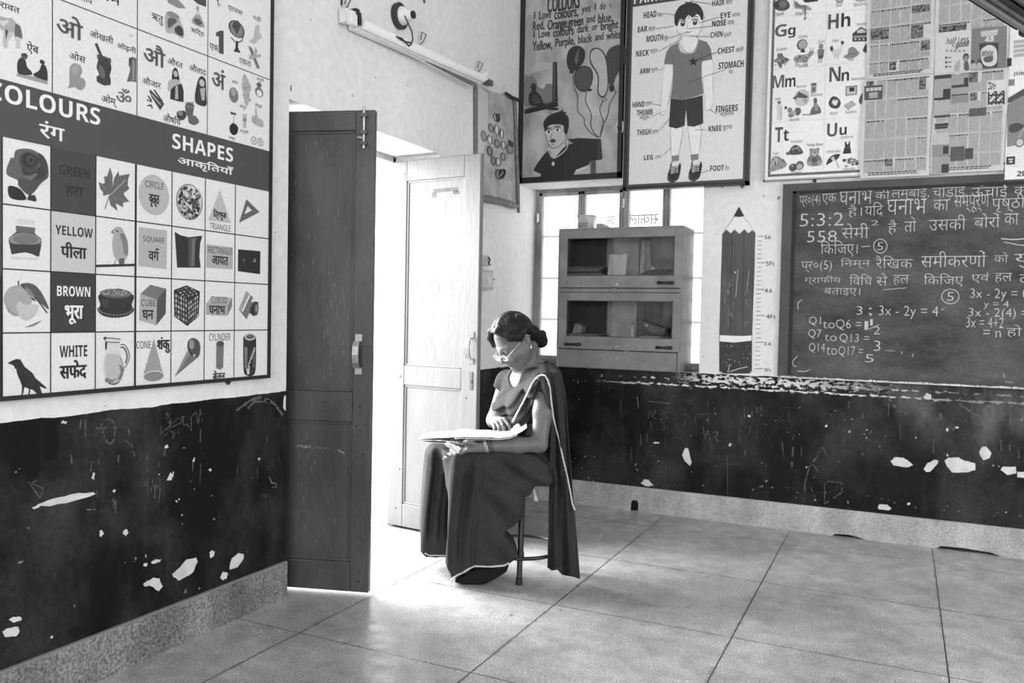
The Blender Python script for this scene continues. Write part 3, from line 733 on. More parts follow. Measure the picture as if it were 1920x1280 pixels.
S.poly([(982, 975), (1020, 980), (1012, 1100), (985, 1092)], 175); S.poly([(985, 1010), (1015, 1015), (1012, 1045), (986, 1040)], 130)
S.part('sprout_picture')
S.blob([(872, 1080), (905, 1055), (942, 1090), (935, 1140), (905, 1158), (875, 1130)], 25); S.line([(905, 1060), (905, 980), (890, 965)], 0.002, 60); S.oval((878, 955), (900, 985), 40); S.oval((902, 962), (925, 990), 40)
S.part('vowel_badge')
for x, t in ((1080, 'अँ'), (1135, 'अः')):
    S.part('vowel_badge'); S.oval((x-24, 1165+(x-1080)*.22), (x+24, 1245+(x-1080)*.22), 50); S.oval((x-20, 1172+(x-1080)*.22), (x+20, 1238+(x-1080)*.22), 225); S.text(t, (x-14, 1182+(x-1080)*.22), (x+14, 1228+(x-1080)*.22), 40, res=2)
S.oval((760, 10), (798, 70), 200); S.text('र', (758, -40), (785, 52), 80, 0.02)
# ---- colours
S.zoom(*zC)
S.part('rose_picture')
S.blob([(60, 385), (100, 240), (130, 235), (155, 160), (275, 148), (365, 185), (430, 240), (465, 410), (380, 480), (280, 590), (175, 500), (170, 450)], 92)
S.blob([(190, 230), (250, 175), (330, 200), (380, 260), (350, 330), (270, 360), (200, 310)], 60); S.blob([(215, 220), (260, 190), (320, 220), (350, 280), (290, 330), (230, 300)], 38); S.blob([(255, 225), (300, 215), (335, 260), (300, 300), (265, 275)], 72); S.blob([(275, 240), (305, 240), (310, 275), (285, 275)], 25)
S.blob([(205, 330), (280, 370), (350, 340), (410, 310), (440, 400), (360, 450), (280, 440), (230, 400)], 48); S.blob([(170, 460), (230, 440), (330, 450), (460, 410), (380, 490), (285, 585)], 70); S.blob([(370, 190), (440, 260), (460, 380), (400, 330)], 60); S.blob([(230, 400), (280, 405), (345, 380), (350, 400), (300, 450), (240, 430)], 100)
S.blob([(75, 515), (130, 508), (200, 545), (245, 635), (100, 620)], 22); S.poly([(280, 580), (297, 580), (300, 645), (255, 635)], 40); S.blob([(300, 600), (330, 595), (345, 648), (300, 645)], 45)
S.part('colour_lettering')
S.text('GREEN', (570, 295), (862, 440), 18, bold=True)
S.part('colour_lettering'); S.text('हरा', (625, 495), (800, 635), 14, 0.04)
S.part('maple_leaf_picture')
leafp = [(945, 465), (985, 485), (1005, 475), (998, 410), (1025, 415), (1055, 325), (1080, 405), (1080, 510), (1095, 430), (1135, 362), (1145, 410), (1170, 400), (1245, 390), (1228, 440), (1225, 500), (1242, 530), (1185, 575), (1200, 605), (1240, 655), (1180, 665), (1180, 710), (1110, 670), (1128, 745), (1060, 690), (1040, 610), (1060, 580), (990, 600), (985, 560), (960, 530)]
S.poly(leafp, 95); S.line([(1045, 605), (1005, 725)], 0.003, 120); S.line([(1060, 590), (1200, 450)], 0.003, 160); S.line([(1060, 590), (1055, 360)], 0.0015, 130); S.line([(1060, 590), (960, 480)], 0.0015, 130); S.line([(1070, 610), (1220, 655)], 0.0015, 130)
# ink bottle
S.part('ink_bottle_picture')
S.poly([(150, 885), (338, 905), (333, 960), (395, 1010), (398, 1040), (375, 1180), (360, 1182), (300, 1155), (240, 1140), (110, 1160), (82, 1030), (85, 1000), (155, 945)], 75); S.poly([(150, 885), (338, 905), (333, 958), (155, 945)], 95); S.blob([(90, 1000), (200, 955), (330, 975), (395, 1030), (330, 1065), (200, 1065), (110, 1050)], 135); S.blob([(130, 1000), (230, 960), (330, 985), (360, 1030), (300, 1060), (180, 1060)], 110); S.poly([(88, 1060), (395, 1072), (372, 1180), (300, 1152), (230, 1138), (112, 1158)], 52); S.poly([(95, 1180), (375, 1195), (370, 1215), (110, 1205)], 200); S.rect((155, 815), (335, 885), 205)
S.part('colour_lettering')
S.text('YELLOW', (530, 875), (888, 1005), 25, bold=True)
S.part('colour_lettering'); S.text('पीला', (580, 1035), (832, 1210), 18, 0.045)
# canary
S.part('canary_picture')
S.blob([(1065, 948), (1085, 920), (1120, 895), (1165, 905), (1195, 960), (1225, 1040), (1228, 1150), (1200, 1215), (1140, 1225), (1095, 1180), (1078, 1080), (1082, 1000), (1090, 970)], 158); S.blob([(1150, 960), (1200, 980), (1228, 1080), (1222, 1170), (1190, 1150), (1175, 1060)], 120); S.oval((1112, 928), (1130, 945), 15); S.poly([(1062, 948), (1085, 935), (1088, 965)], 110)
S.blob([(1140, 1210), (1190, 1200), (1185, 1265), (1150, 1265)], 90)
S.line([(1110, 1220), (1088, 1265)], 0.003, 90); S.line([(915, 1272), (1290, 1262)], 0.008, 45)
# orange with leaf
S.zoom(*zE)
S.part('orange_picture')
S.blob([(35, 350), (60, 270), (110, 230), (180, 225), (250, 260), (295, 340), (280, 400), (220, 480), (140, 505), (70, 450)], 162); S.blob([(150, 430), (175, 370), (230, 395), (345, 400), (345, 460), (300, 520), (240, 545), (190, 520)], 185); S.blob([(60, 420), (120, 470), (150, 490), (140, 505), (80, 470)], 140)
S.blob([(185, 212), (270, 200), (340, 235), (400, 320), (450, 440), (380, 390), (290, 320), (240, 270)], 78); S.line([(200, 215), (330, 340), (432, 475)], 0.004, 60, smooth=4); S.poly([(275, 330), (310, 340), (330, 372), (300, 355)], 35); S.line([(168, 178), (170, 228)], 0.004, 70); S.blob([(225, 235), (275, 260), (320, 330), (260, 300)], 120)
for k in range(4): S.line([(235+k*14, 606-k*5), (330+k*16, 590-k*14)], 0.0018, 110)
S.part('colour_lettering')
S.text('BROWN', (525, 222), (832, 328), 232, bold=True)
S.part('colour_lettering'); S.text('भूरा', (595, 402), (768, 580), 232, 0.04)
# cake
S.part('cake_picture')
S.blob([(900, 450), (925, 400), (925, 300), (1215, 300), (1215, 400), (1228, 450), (1180, 500), (1060, 520), (950, 500)], 38); S.oval((920, 245), (1215, 345), 90)
S.oval((930, 252), (1205, 325), 120)
for k in range(40):
    a = random.uniform(0, 6.28); r = random.uniform(0.2, 1); x = 1068+125*r*math.cos(a); y = 285+32*r*math.sin(a); S.oval((x-9, y-6), (x+9, y+6), random.choice([50, 70, 170, 150]), n=8)
for k in range(16):
    t = k/15*math.pi; x = 1065-155*math.cos(t); y = 440+58*math.sin(t); S.oval((x-14, y-16), (x+14, y+16), 55, n=10); S.oval((x-9, y-12), (x+7, y+6), 120, n=10)
S.poly([(940, 345), (1000, 352), (1000, 430), (945, 415)], 60)
# crow
S.part('crow_picture')
S.poly([(66, 940), (110, 915), (150, 900), (185, 903), (205, 935), (225, 970), (300, 1030), (325, 1075), (430, 1165), (425, 1175), (365, 1152), (390, 1225), (345, 1225), (305, 1185), (265, 1175), (228, 1160), (222, 1165), (215, 1205), (200, 1205), (203, 1150), (180, 1090), (155, 1030), (150, 995), (135, 985), (130, 965), (105, 950)], 25)
S.blob([(215, 1000), (280, 1030), (320, 1090), (300, 1120), (250, 1080)], 40); S.line([(213, 1195), (196, 1238)], 0.004, 25); S.line([(273, 1170), (265, 1235)], 0.004, 25)
S.part('colour_lettering')
S.text('WHITE', (550, 778), (805, 875), 25, bold=True)
S.part('colour_lettering'); S.text('सफेद', (548, 915), (802, 1080), 15, 0.045)
# glass jug
S.part('jug_picture')
jug = [(965, 700), (1110, 715), (1100, 760), (1108, 850), (1135, 940), (1145, 1020), (1110, 1110), (1060, 1130), (1000, 1125), (960, 1050), (955, 960), (970, 850), (980, 760)]
S.blob(jug, 205); S.blob([(985, 860), (1100, 870), (1140, 1000), (1105, 1100), (1010, 1115), (965, 1000)], 180); S.blob([(1100, 950), (1140, 1000), (1110, 1095), (1085, 1080), (1110, 1020)], 120)
S.line([(955, 708), (985, 705), (1110, 715), (1100, 748), (985, 745)], 0.003, 70, closed=True); S.poly([(968, 745), (988, 745), (982, 812), (970, 815)], 35); S.poly([(950, 705), (975, 692), (985, 712), (960, 718)], 40)
S.line([(1108, 770), (1150, 770), (1185, 830), (1190, 890), (1170, 950), (1148, 980)], 0.003, 90, smooth=4); S.line([(1110, 795), (1140, 795), (1165, 840), (1170, 890), (1155, 940)], 0.0045, 80, smooth=4)
S.line([(972, 1080), (1010, 1125), (1060, 1130), (1100, 1110)], 0.004, 70, smooth=4); S.line([(1103, 870), (1130, 940), (1142, 1010)], 0.002, 120, smooth=3)
for k in range(20): x = random.uniform(975, 1110); y = random.uniform(1078, 1115); S.oval((x-10, y-6), (x+10, y+6), random.choice([140, 170, 110]), n=8)
# ---- shapes
S.zoom(*zD)
S.part('circle_cell')
S.oval((120, 195), (467, 716), 175); S.text('CIRCLE', (195, 290), (405, 402), 35, bold=False); S.text('वृत्त'.replace('त्त', 'त्त'), (237, 445), (357, 610), 15, 0.05)
S.part('pizza_picture')
S.oval((550, 305), (850, 765), 110); S.oval((560, 318), (840, 752), 195)
for k in range(150):
    a = random.uniform(0, 6.28); r = math.sqrt(random.random())*0.9; x = 700+138*r*math.cos(a); y = 535+215*r*math.sin(a)+ (x-700)*0.12; w = random.uniform(8, 24); h_ = random.uniform(8, 24); S.oval((x-w, y-h_), (x+w, y+h_), random.choice([25, 40, 70, 110, 220, 150]), random.uniform(0, 3), n=7)
S.part('triangle_cell')
S.poly([(1050, 400), (1175, 785), (915, 748)], 178); S.text('ित्रभुज', (975, 615), (1122, 760), 15, 0.04); S.text('TRIANGLE', (935, 775), (1172, 880), 35, bold=False)
S.part('set_square_picture')
S.poly([(1352, 508), (1503, 655), (1268, 778)], 95); S.poly([(1365, 585), (1415, 635), (1330, 680)], 222)
S.part('square_cell')
S.poly([(122, 825), (445, 865), (440, 1270+40), (118, 1270)], 168); S.text('SQUARE', (172, 925), (414, 1025), 35, bold=False); S.text('वग', (232, 1100), (352, 1215), 15, 0.05); S.line([(325, 1100), (320, 1085), (335, 1078), (350, 1088)], 0.005, 15, smooth=3)
S.zoom(*zG)
S.part('cushion_picture')
S.zoom(*zD); S.poly([(533, 880), (600, 920), (690, 942), (848, 925), (825, 1010), (815, 1160), (830, 1290), (560, 1290), (548, 1100)], 42); S.poly([(690, 950), (790, 945), (760, 1000), (765, 1280), (690, 1280)], 75); S.poly([(730, 960), (770, 955), (755, 1270), (720, 1270)], 105)
S.part('rectangle_cell')
S.poly([(895, 1022), (1198, 1058), (1195, 1310), (892, 1290)], 165); S.text('RECTANGLE', (918, 1045), (1184, 1145), 35, bold=False); S.text('आयत', (955, 1150), (1145, 1268), 15, 0.05)
S.part('slate_picture')
S.poly([(1258, 1080), (1512, 1102), (1508, 1365), (1255, 1330)], 35); S.poly([(1425, 1225), (1445, 1180), (1462, 1225)], 170); S.poly([(1430, 1195), (1450, 1215), (1435, 1222)], 35); S.line([(1290, 1200), (1330, 1240)], 0.0015, 110); S.oval((1322, 1190), (1336, 1206), 190, n=8)
S.zoom(*zG)
S.part('cube_cell')
S.poly([(122, 325), (222, 233), (380, 272), (375, 520), (282, 638), (110, 585)], 150); S.poly([(122, 325), (222, 233), (380, 272), (288, 380)], 110); S.poly([(288, 380), (380, 272), (375, 520), (282, 638)], 75); S.poly([(122, 325), (288, 380), (282, 638), (110, 585)], 165)
S.text('CUBE', (132, 378), (272, 448), 35, bold=False); S.text('घन', (140, 485), (252, 580), 15, 0.05)
S.part('gift_box_picture')
S.poly([(458, 285), (585, 238), (718, 300), (705, 550), (592, 645), (462, 550)], 40)
for i in range(5):
    for jj in range(5):
        x = 470+i*25+0; y = 320+jj*50+i*12; S.poly([(x, y+22), (x+10, y), (x+18, y+24), (x+10, y+46)], random.choice([190, 150, 120]))
        x = 600+i*21; y = 400+jj*46-i*16; S.poly([(x, y+20), (x+8, y), (x+15, y+20), (x+8, y+42)], random.choice([200, 170, 120, 90]))
for i in range(4):
    for jj in range(4): x = 500+i*38+jj*22; y = 290-i*12+jj*22; S.poly([(x-12, y), (x, y-8), (x+14, y), (x, y+8)], random.choice([210, 150, 110, 180]))
S.part('cuboid_cell')
S.poly([(790, 412), (830, 348), (1040, 362), (998, 432)], 175); S.poly([(998, 432), (1040, 362), (1038, 455), (990, 545)], 120); S.poly([(780, 412), (998, 432), (990, 545), (778, 532)], 160)
S.text('CUBOID', (832, 350), (992, 420), 40, bold=False); S.text('घनाभ', (808, 440), (970, 530), 15, 0.05)
S.part('sharpener_picture')
S.poly([(1182, 295), (1250, 360), (1230, 405), (1300, 410), (1300, 490), (1262, 550), (1212, 515), (1185, 580), (1105, 480)], 110); S.poly([(1182, 295), (1215, 325), (1140, 505), (1105, 480)], 150); S.poly([(1212, 330), (1222, 340), (1145, 505), (1135, 495)], 225); S.poly([(1225, 460), (1260, 400), (1300, 405), (1300, 480), (1262, 550), (1215, 510)], 40); S.oval((1255, 400), (1302, 540), 65); S.oval((1268, 430), (1295, 510), 130)
S.part('cone_cell')
S.poly([(258, 770), (355, 1150), (155, 1125)], 150); S.oval((152, 1095), (358, 1190), 195); S.oval((158, 1108), (352, 1190), 130)
S.text('CONE', (84, 798), (226, 868), 35, bold=False); S.text('शंकु', (288, 755), (418, 915), 15, 0.045)
S.part('ice_cream_picture')
S.poly([(463, 1155), (600, 880), (612, 900), (690, 965), (660, 990)], 105); S.poly([(463, 1155), (600, 880), (630, 910), (520, 1080)], 135); S.blob([(600, 800), (640, 765), (700, 790), (722, 860), (705, 950), (660, 960), (620, 920), (598, 860)], 75); S.blob([(610, 800), (640, 780), (660, 830), (640, 880), (610, 850)], 140); S.line([(604, 800), (600, 860), (625, 920), (665, 955)], 0.006, 45, smooth=4); S.oval((645, 925), (672, 955), 170, n=10)
S.part('cylinder_cell')
S.text('CYLINDER', (810, 722), (1022, 788), 35, bold=False); S.poly([(882, 825), (958, 825), (950, 1060), (920, 1082), (880, 1065)], 110); S.oval((882, 795), (958, 850), 75); S.text('बेलन', (846, 1092), (970, 1178), 15, 0.05)
S.part('drink_can_picture')
S.blob([(1165, 745), (1210, 720), (1270, 740), (1280, 800), (1275, 1080), (1240, 1142), (1180, 1135), (1155, 1080), (1152, 790)], 42); S.oval((1165, 722), (1275, 788), 190); S.oval((1178, 730), (1262, 775), 90); S.poly([(1160, 850), (1195, 860), (1190, 1100), (1165, 1060)], 110); S.poly([(1182, 1080), (1215, 1050), (1212, 1125), (1190, 1130)], 190)
for k in range(12): S.line([(1248, 905+k*14), (1272, 898+k*14)], 0.0018, 140)
for k, ch in enumerate('LEMON'): x = 1196+k*13; y = 1045-k*38; S.text(ch, (x, y-34), (x+20, y+8), 220, bold=True, res=2, shear=0.3)
S.zoom(*zG); S.finish(CH)
m = MB(); p0 = WL((425, 715)); m.prism([(0.001, p0[0]-0.016, p0[1]+0.004), (0.001, p0[0]+0.014, p0[1]+0.006), (0.001, p0[0], p0[1]-0.012)], (0.012, 0, 0)); m.build('fixing_tab', MATS['black_frame_paint'], CH)
# ------------------------------------------------------------------ painted rhyme board (colours)
zP = (960, 0, 3.3688)
B1 = thing('painted_board', 'black-bordered painted board of balloons with the colours rhyme beside the room corner', 'painted board', (0.35, 0, 2.055))
th = 0.03
m = MB(); m.box((0.004, -th+0.004, 2.055), (0.706, -0.001, 3.30)); m.build('board', mat('painted_board_ground', 0.34, 0.7, 0.35, 9, stretch=(1, 1, 0.6)), B1)
bx0, bx1, bz0 = 0.004, 0.706, 2.055
m = MB(); w = 0.032
m.box((bx0, -th, bz0), (bx0+w, 0, 3.30)); m.box((bx1-w+0.006, -th, bz0), (bx1, 0, 3.30)); m.box((bx0, -th, bz0), (bx1, 0, bz0+w)); m.box((bx0, -th, 3.262), (bx1, 0, 3.30))
m.build('black_border', MATS['black_frame_paint'], B1, weld=False)
S = Sheet(lambda q: WB(q, -th+0.004), putB(-th+0.0037)); S.zoom(*zP)
S.part('sky_picture'); S.blob([(85, 480), (110, 465), (150, 500), (165, 545), (200, 560), (215, 530), (245, 530), (262, 545), (258, 640), (85, 670)], 110, 4); S.poly([(80, 470), (255, 430), (258, 400), (80, 380)], 165)
S.blob([(90, 130), (140, 120), (160, 300), (130, 440), (90, 460)], 150); S.blob([(260, 700), (500, 720), (560, 840), (420, 850), (360, 800)], 165)
S.part('perch_picture'); S.poly([(258, 395), (284, 390), (290, 650), (292, 672), (80, 722), (80, 695), (255, 640)], 30); S.poly([(262, 400), (274, 398), (272, 630), (262, 636)], 75); S.line([(85, 690), (285, 640)], 0.004, 80)
S.part('bird_picture'); S.blob([(118, 545), (135, 525), (155, 545), (152, 575), (185, 610), (205, 655), (290, 685), (280, 697), (220, 690), (170, 672), (120, 665), (105, 630), (112, 590), (125, 575)], 25); S.blob([(130, 600), (165, 605), (185, 650), (135, 655)], 55)
S.part('balloon_picture'); S.blob([(345, 370), (365, 310), (415, 288), (460, 320), (455, 385), (420, 430), (385, 450), (355, 430)], 42); S.blob([(395, 380), (410, 330), (425, 310), (412, 400)], 90); S.poly([(365, 445), (392, 445), (388, 465), (362, 462)], 35)
S.part('balloon_picture'); S.blob([(592, 360), (620, 305), (680, 282), (718, 300), (716, 385), (690, 430), (655, 490), (640, 540), (618, 545), (606, 480), (605, 420)], 62); S.poly([(612, 545), (650, 540), (640, 578), (618, 578)], 30)
S.part('balloon_picture'); S.blob([(490, 360), (500, 315), (540, 302), (580, 330), (602, 400), (610, 540), (590, 605), (560, 612), (540, 580), (540, 480), (500, 410)], 40); S.blob([(496, 358), (506, 322), (540, 309), (574, 336), (596, 402), (604, 538), (586, 598), (562, 604), (547, 575), (547, 476), (507, 405)], 172); S.line([(575, 612), (570, 640), (598, 635), (585, 612)], 0.005, 30, closed=True)
S.part('balloon_picture'); S.blob([(392, 490), (405, 440), (455, 415), (500, 435), (512, 490), (495, 550), (470, 578), (430, 575), (400, 540)], 28); S.blob([(398, 490), (410, 445), (455, 421), (495, 440), (505, 490), (488, 548), (466, 572), (432, 568), (405, 536)], 70); S.poly([(480, 560), (508, 562), (500, 578), (478, 574)], 25)
S.part('balloon_string')
for p in ([(385, 465), (390, 540), (415, 610), (415, 700), (455, 745), (460, 790), (500, 840), (550, 870)], [(472, 580), (465, 640), (500, 720), (498, 790), (520, 840), (552, 868)], [(575, 640), (555, 690), (575, 760), (575, 800), (556, 868)], [(645, 560), (655, 590), (620, 650), (605, 730), (575, 790), (556, 868)]): S.line(p, 0.0048, 45, smooth=5)
S.part('chair_picture'); S.poly([(350, 880), (430, 872), (562, 878), (572, 1005), (480, 1022), (440, 940)], 22); S.poly([(540, 890), (560, 888), (560, 1000), (540, 1000)], 50); S.poly([(498, 1020), (530, 1015), (530, 1105), (498, 1108)], 70)
S.part('boy_picture'); S.blob([(210, 800), (225, 790), (330, 780), (335, 850), (330, 900), (290, 935), (250, 930), (225, 890)], 182); S.poly([(235, 925), (325, 890), (345, 950), (270, 1000), (228, 960)], 180)
S.blob([(200, 770), (235, 730), (290, 710), (350, 730), (360, 790), (345, 850), (328, 830), (320, 790), (240, 790), (215, 830), (205, 820)], 20); S.poly([(270, 715), (310, 700), (322, 688), (325, 708), (348, 708), (330, 730)], 20)
S.blob([(140, 1080), (170, 1020), (235, 950), (265, 1000), (345, 920), (430, 910), (480, 980), (490, 1035), (410, 1075), (380, 1115), (175, 1132), (185, 1100)], 25); S.line([(228, 940), (265, 1000), (345, 940), (350, 885)], 0.006, 200, smooth=3); S.line([(222, 955), (262, 1012), (348, 950)], 0.004, 60, smooth=3)
S.poly([(135, 1078), (185, 1100), (178, 1118), (130, 1092)], 170); S.poly([(405, 1072), (490, 1040), (495, 1106), (385, 1115)], 165); S.poly([(402, 1078), (485, 1046), (488, 1056), (406, 1090)], 190); S.poly([(130, 1095), (178, 1118), (170, 1132), (118, 1136)], 165); S.oval((252, 1022), (270, 1048), 200, n=12)
for x, y in ((232, 832), (287, 820)): S.oval((x-20, y-8), (x+20, y+10), 215, n=14); S.oval((x-7, y-8), (x+9, y+9), 25, n=10); S.line([(x-24, y-8), (x, y-16), (x+22, y-8)], 0.004, 30, smooth=3)
S.line([(215, 818), (240, 808), (252, 812)], 0.005, 30, smooth=3); S.line([(265, 802), (290, 796), (308, 802)], 0.005, 30, smooth=3); S.line([(255, 835), (245, 868), (255, 880), (268, 876)], 0.0035, 70, smooth=3); S.blob([(238, 890), (262, 880), (280, 888), (260, 902)], 60); S.line([(250, 915), (272, 912)], 0.003, 80)
S.line([(212, 850), (230, 905), (255, 935), (295, 925), (330, 890)], 0.003, 40, smooth=4)
for t, a, c in (('COLOURS', (230, -18), (436, 66)), ('I Love colours, yes I do !', (140, 5), (638, 140)), ('Red, Orange.green and blue,', (138, 78), (645, 200)), ('I Love colours dark or bright', (136, 125), (680, 258)), ('Yellow, Purple, black and white', (136, 188), (694, 325))):
    # each painted line climbs to the right: set it word by word
    V, F, asp = glyphs(t); ws = t.split(' '); tot = len(t); pos = 0
    dz = 0 if t == 'COLOURS' else 1
    for wd in ws:
        S.part('rhyme_word')
        f0 = pos/tot; f1 = (pos+len(wd))/tot; pos += len(wd)+1
        hgt = 62 if dz else 70
        rise = (c[1]-hgt) - a[1]
        # line start is the lower left, its end the upper right
        x0 = a[0]+(c[0]-a[0])*f0; x1 = a[0]+(c[0]-a[0])*f1
        ytop = (a[1] + (c[1]-hgt-a[1])*(1-f0*1.0)) if dz else a[1]+(-16 if 0 else 0)
        asc = any(ch in 'bdfhklt' or ch.isupper() for ch in wd); dsc = any(ch in 'gpqy,Y' for ch in wd)
        top = ytop + (0 if asc else 16); bot = ytop + hgt*0.72 + (hgt*0.22 if dsc else 0)
        if wd in ('I', '!'): x0 += (x1-x0)*0.3; x1 -= (x1-x0)*0.35
        S.text(wd, (x0-6, top), (x1-8, bot-4 if dz else ytop+hgt), 22, 0.03)
S.finish(B1)
m = MB(); h = WB((1162, 238), -th); m.lathe([(0.012, 0), (0.014, 0.01), (0.006, 0.018)], (h[0], -th, h[1]), (0, -1, 0), 14); m.build('rusty_nail', mat('rusty_nail', 0.03, 0.6), B1)
m = MB(); m.raw([(h[0]+0.03*math.cos(t)*r, -th+0.0005, h[1]+0.045*math.sin(t)*r) for r in (1,) for t in [2*math.pi*k/11+0.2*(k % 2) for k in range(11)]], [tuple(range(11))]); m.build('chipped_patch', ink(190), B1, recalc=False)

# ------------------------------------------------------------------ parts-of-body poster, its lower edge standing off the wall
B2 = thing('framed_poster', 'tall framed poster labelling the parts of a boy body, hanging partly over the window', 'poster', (1.09, 0, 1.98))
YT = -0.055
A_ = [hit(q, 1, YT) for q in ((1168, 358), (1403, 343))]
x0, x1, z0, z1 = A_[0][0], A_[1][0], (A_[0][2]+A_[1][2])/2, 3.22
m = MB(); m.box((x0+0.01, YT+0.004, z0+0.01), (x1-0.01, -0.002, z1)); m.build('printed_sheet', ink(214), B2)
m = MB(); w = 0.018
m.box((x0, YT-0.006, z0), (x0+w, -0.004, z1)); m.box((x1-w, YT-0.006, z0), (x1, -0.004, z1)); m.box((x0, YT-0.006, z0), (x1, -0.004, z0+w)); m.box((x0, YT-0.006, z1-w), (x1, -0.004, z1))
m.build('black_frame', MATS['black_frame_paint'], B2, weld=False)
S = Sheet(lambda q: WB(q, YT+0.004), putB(YT+0.0037)); S.zoom(*zP)
S.part('inner_border')
S.rectuv((x0+w, z1), (x0+w+0.016, z0+w), 70); S.rectuv((x1-w-0.014, z1), (x1-w, z0+w), 70); S.rectuv((x0+w, z0+w+0.014), (x1-w, z0+w), 70)
S.part('heading_band'); zb_ = WB((1188, 13), YT+0.004)[1]; S.rectuv((x0+w+0.016, zb_+0.11), (x1-w-0.014, zb_), 65)
S.part('heading_lettering'); S.text('PARTS OF BODY', (772, -42), (1290, -50), 230, bold=True)
sk = 224; ol = 150
S.part('boy_skin')
for p in ([(1030, 130), (1035, 90), (1205, 90), (1205, 150), (1180, 220), (1120, 245), (1070, 230), (1040, 190)], [(1080, 225), (1155, 225), (1180, 255), (1150, 330), (1090, 330), (1050, 255)], [(960, 410), (1020, 410), (1000, 600), (975, 690), (960, 725), (935, 715), (940, 620), (950, 520)], [(1200, 390), (1268, 380), (1270, 520), (1272, 640), (1255, 690), (1225, 695), (1215, 620), (1205, 520)],
          [(1005, 800), (1075, 800), (1070, 900), (1045, 990), (1010, 990), (1000, 900)], [(1115, 795), (1190, 790), (1195, 880), (1178, 975), (1135, 980), (1118, 880)]):
    S.blob(p, ol, 5); q = np.array(p, float); cc = q.mean(0); S.blob([tuple(cc+(v-cc)*(1-5.0/max(np.hypot(*(v-cc)), 6))) for v in q], sk, 5)
S.oval((1022, 150), (1042, 205), sk, n=14)
S.part('boy_hair'); S.blob([(1028, 150), (1030, 90), (1060, 40), (1110, 20), (1170, 25), (1205, 70), (1208, 120), (1195, 125), (1185, 100), (1165, 90), (1140, 110), (1115, 95), (1090, 125), (1070, 120), (1055, 130), (1045, 165)], 42); S.poly([(1090, 12), (1120, 14), (1145, 5), (1128, 25), (1100, 24)], 50)
for k in range(6): S.line([(1060+k*20, 60), (1050+k*22, 118-abs(k-3)*6)], 0.003, 75)
S.part('boy_face')
for x, y in ((1078, 150), (1155, 142)):
    S.oval((x-18, y-16), (x+18, y+18), 240, n=16); S.oval((x-13, y-15), (x+15, y+16), 45, n=16); S.oval((x-3, y-11), (x+7, y-2), 235, n=8); S.line([(x-22, y-14), (x, y-24), (x+22, y-12)], 0.0045, 40, smooth=3); S.line([(x-24, y-32), (x, y-38), (x+22, y-32)], 0.004, 60, smooth=3)
S.line([(1110, 150), (1106, 178), (1116, 184)], 0.0028, 130, smooth=3); S.line([(1098, 200), (1115, 206), (1132, 198)], 0.0032, 90, smooth=3); S.line([(1065, 235), (1090, 320), (1150, 318), (1175, 260)], 0.0025, 150, smooth=3)
S.part('boy_shirt'); S.poly(S.curve([(960, 405), (975, 330), (1000, 295), (1050, 268)], 1)[:4] + [(1060, 320), (1095, 338), (1145, 332), (1168, 300), (1178, 250), (1230, 265), (1255, 305), (1266, 375), (1200, 388), (1196, 480), (1210, 590), (1160, 610), (1080, 628), (1000, 620), (1012, 560), (1018, 480), (1016, 408)], 108)
S.line([(1048, 268), (1060, 320), (1095, 340), (1145, 334), (1170, 300), (1180, 250)], 0.006, 140, smooth=3); S.line([(1018, 410), (1016, 340)], 0.0028, 80); S.line([(1200, 388), (1196, 330)], 0.0028, 80)
st = [];
for k in range(10):
    a = -math.pi/2+k*math.pi/5; r = (34 if k % 2 == 0 else 14); st.append((1145+r*math.cos(a), 390+r*math.sin(a)))
S.poly(st, 22)
S.part('boy_shorts'); S.poly([(1003, 622), (1080, 630), (1160, 614), (1205, 600), (1208, 780), (1150, 800), (1108, 795), (1100, 680), (1090, 795), (1040, 812), (992, 800)], 42); S.line([(1100, 640), (1100, 700)], 0.003, 80)
S.part('boy_sock'); S.poly([(1008, 985), (1055, 978), (1055, 1015), (1010, 1020)], 120); S.part('boy_sock'); S.poly([(1128, 978), (1178, 970), (1178, 1008), (1130, 1012)], 120)
for fx, fy in ((0, 0), (133, -8)):
    S.part('boy_shoe'); S.blob([(1002+fx, 1030+fy), (1015+fx, 1020+fy), (1045+fx, 1030+fy), (1066+fx, 1035+fy), (1064+fx, 1080+fy), (1050+fx, 1130+fy), (1015+fx, 1153+fy), (985+fx, 1140+fy), (984+fx, 1100+fy), (995+fx, 1070+fy)], 20); S.blob([(1010+fx, 1025+fy), (1052+fx, 1025+fy), (1050+fx, 1050+fy), (1015+fx, 1050+fy)], 215)
    for k in range(4): S.line([(1002+fx, 1052+fy+k*13), (1050+fx, 1046+fy+k*13)], 0.0045, 190); S.line([(1005+fx, 1062+fy+k*12), (1048+fx, 1042+fy+k*13)], 0.0025, 190)
    S.line([(988+fx, 1110+fy), (1000+fx, 1145+fy), (1040+fx, 1135+fy)], 0.004, 90, smooth=3)
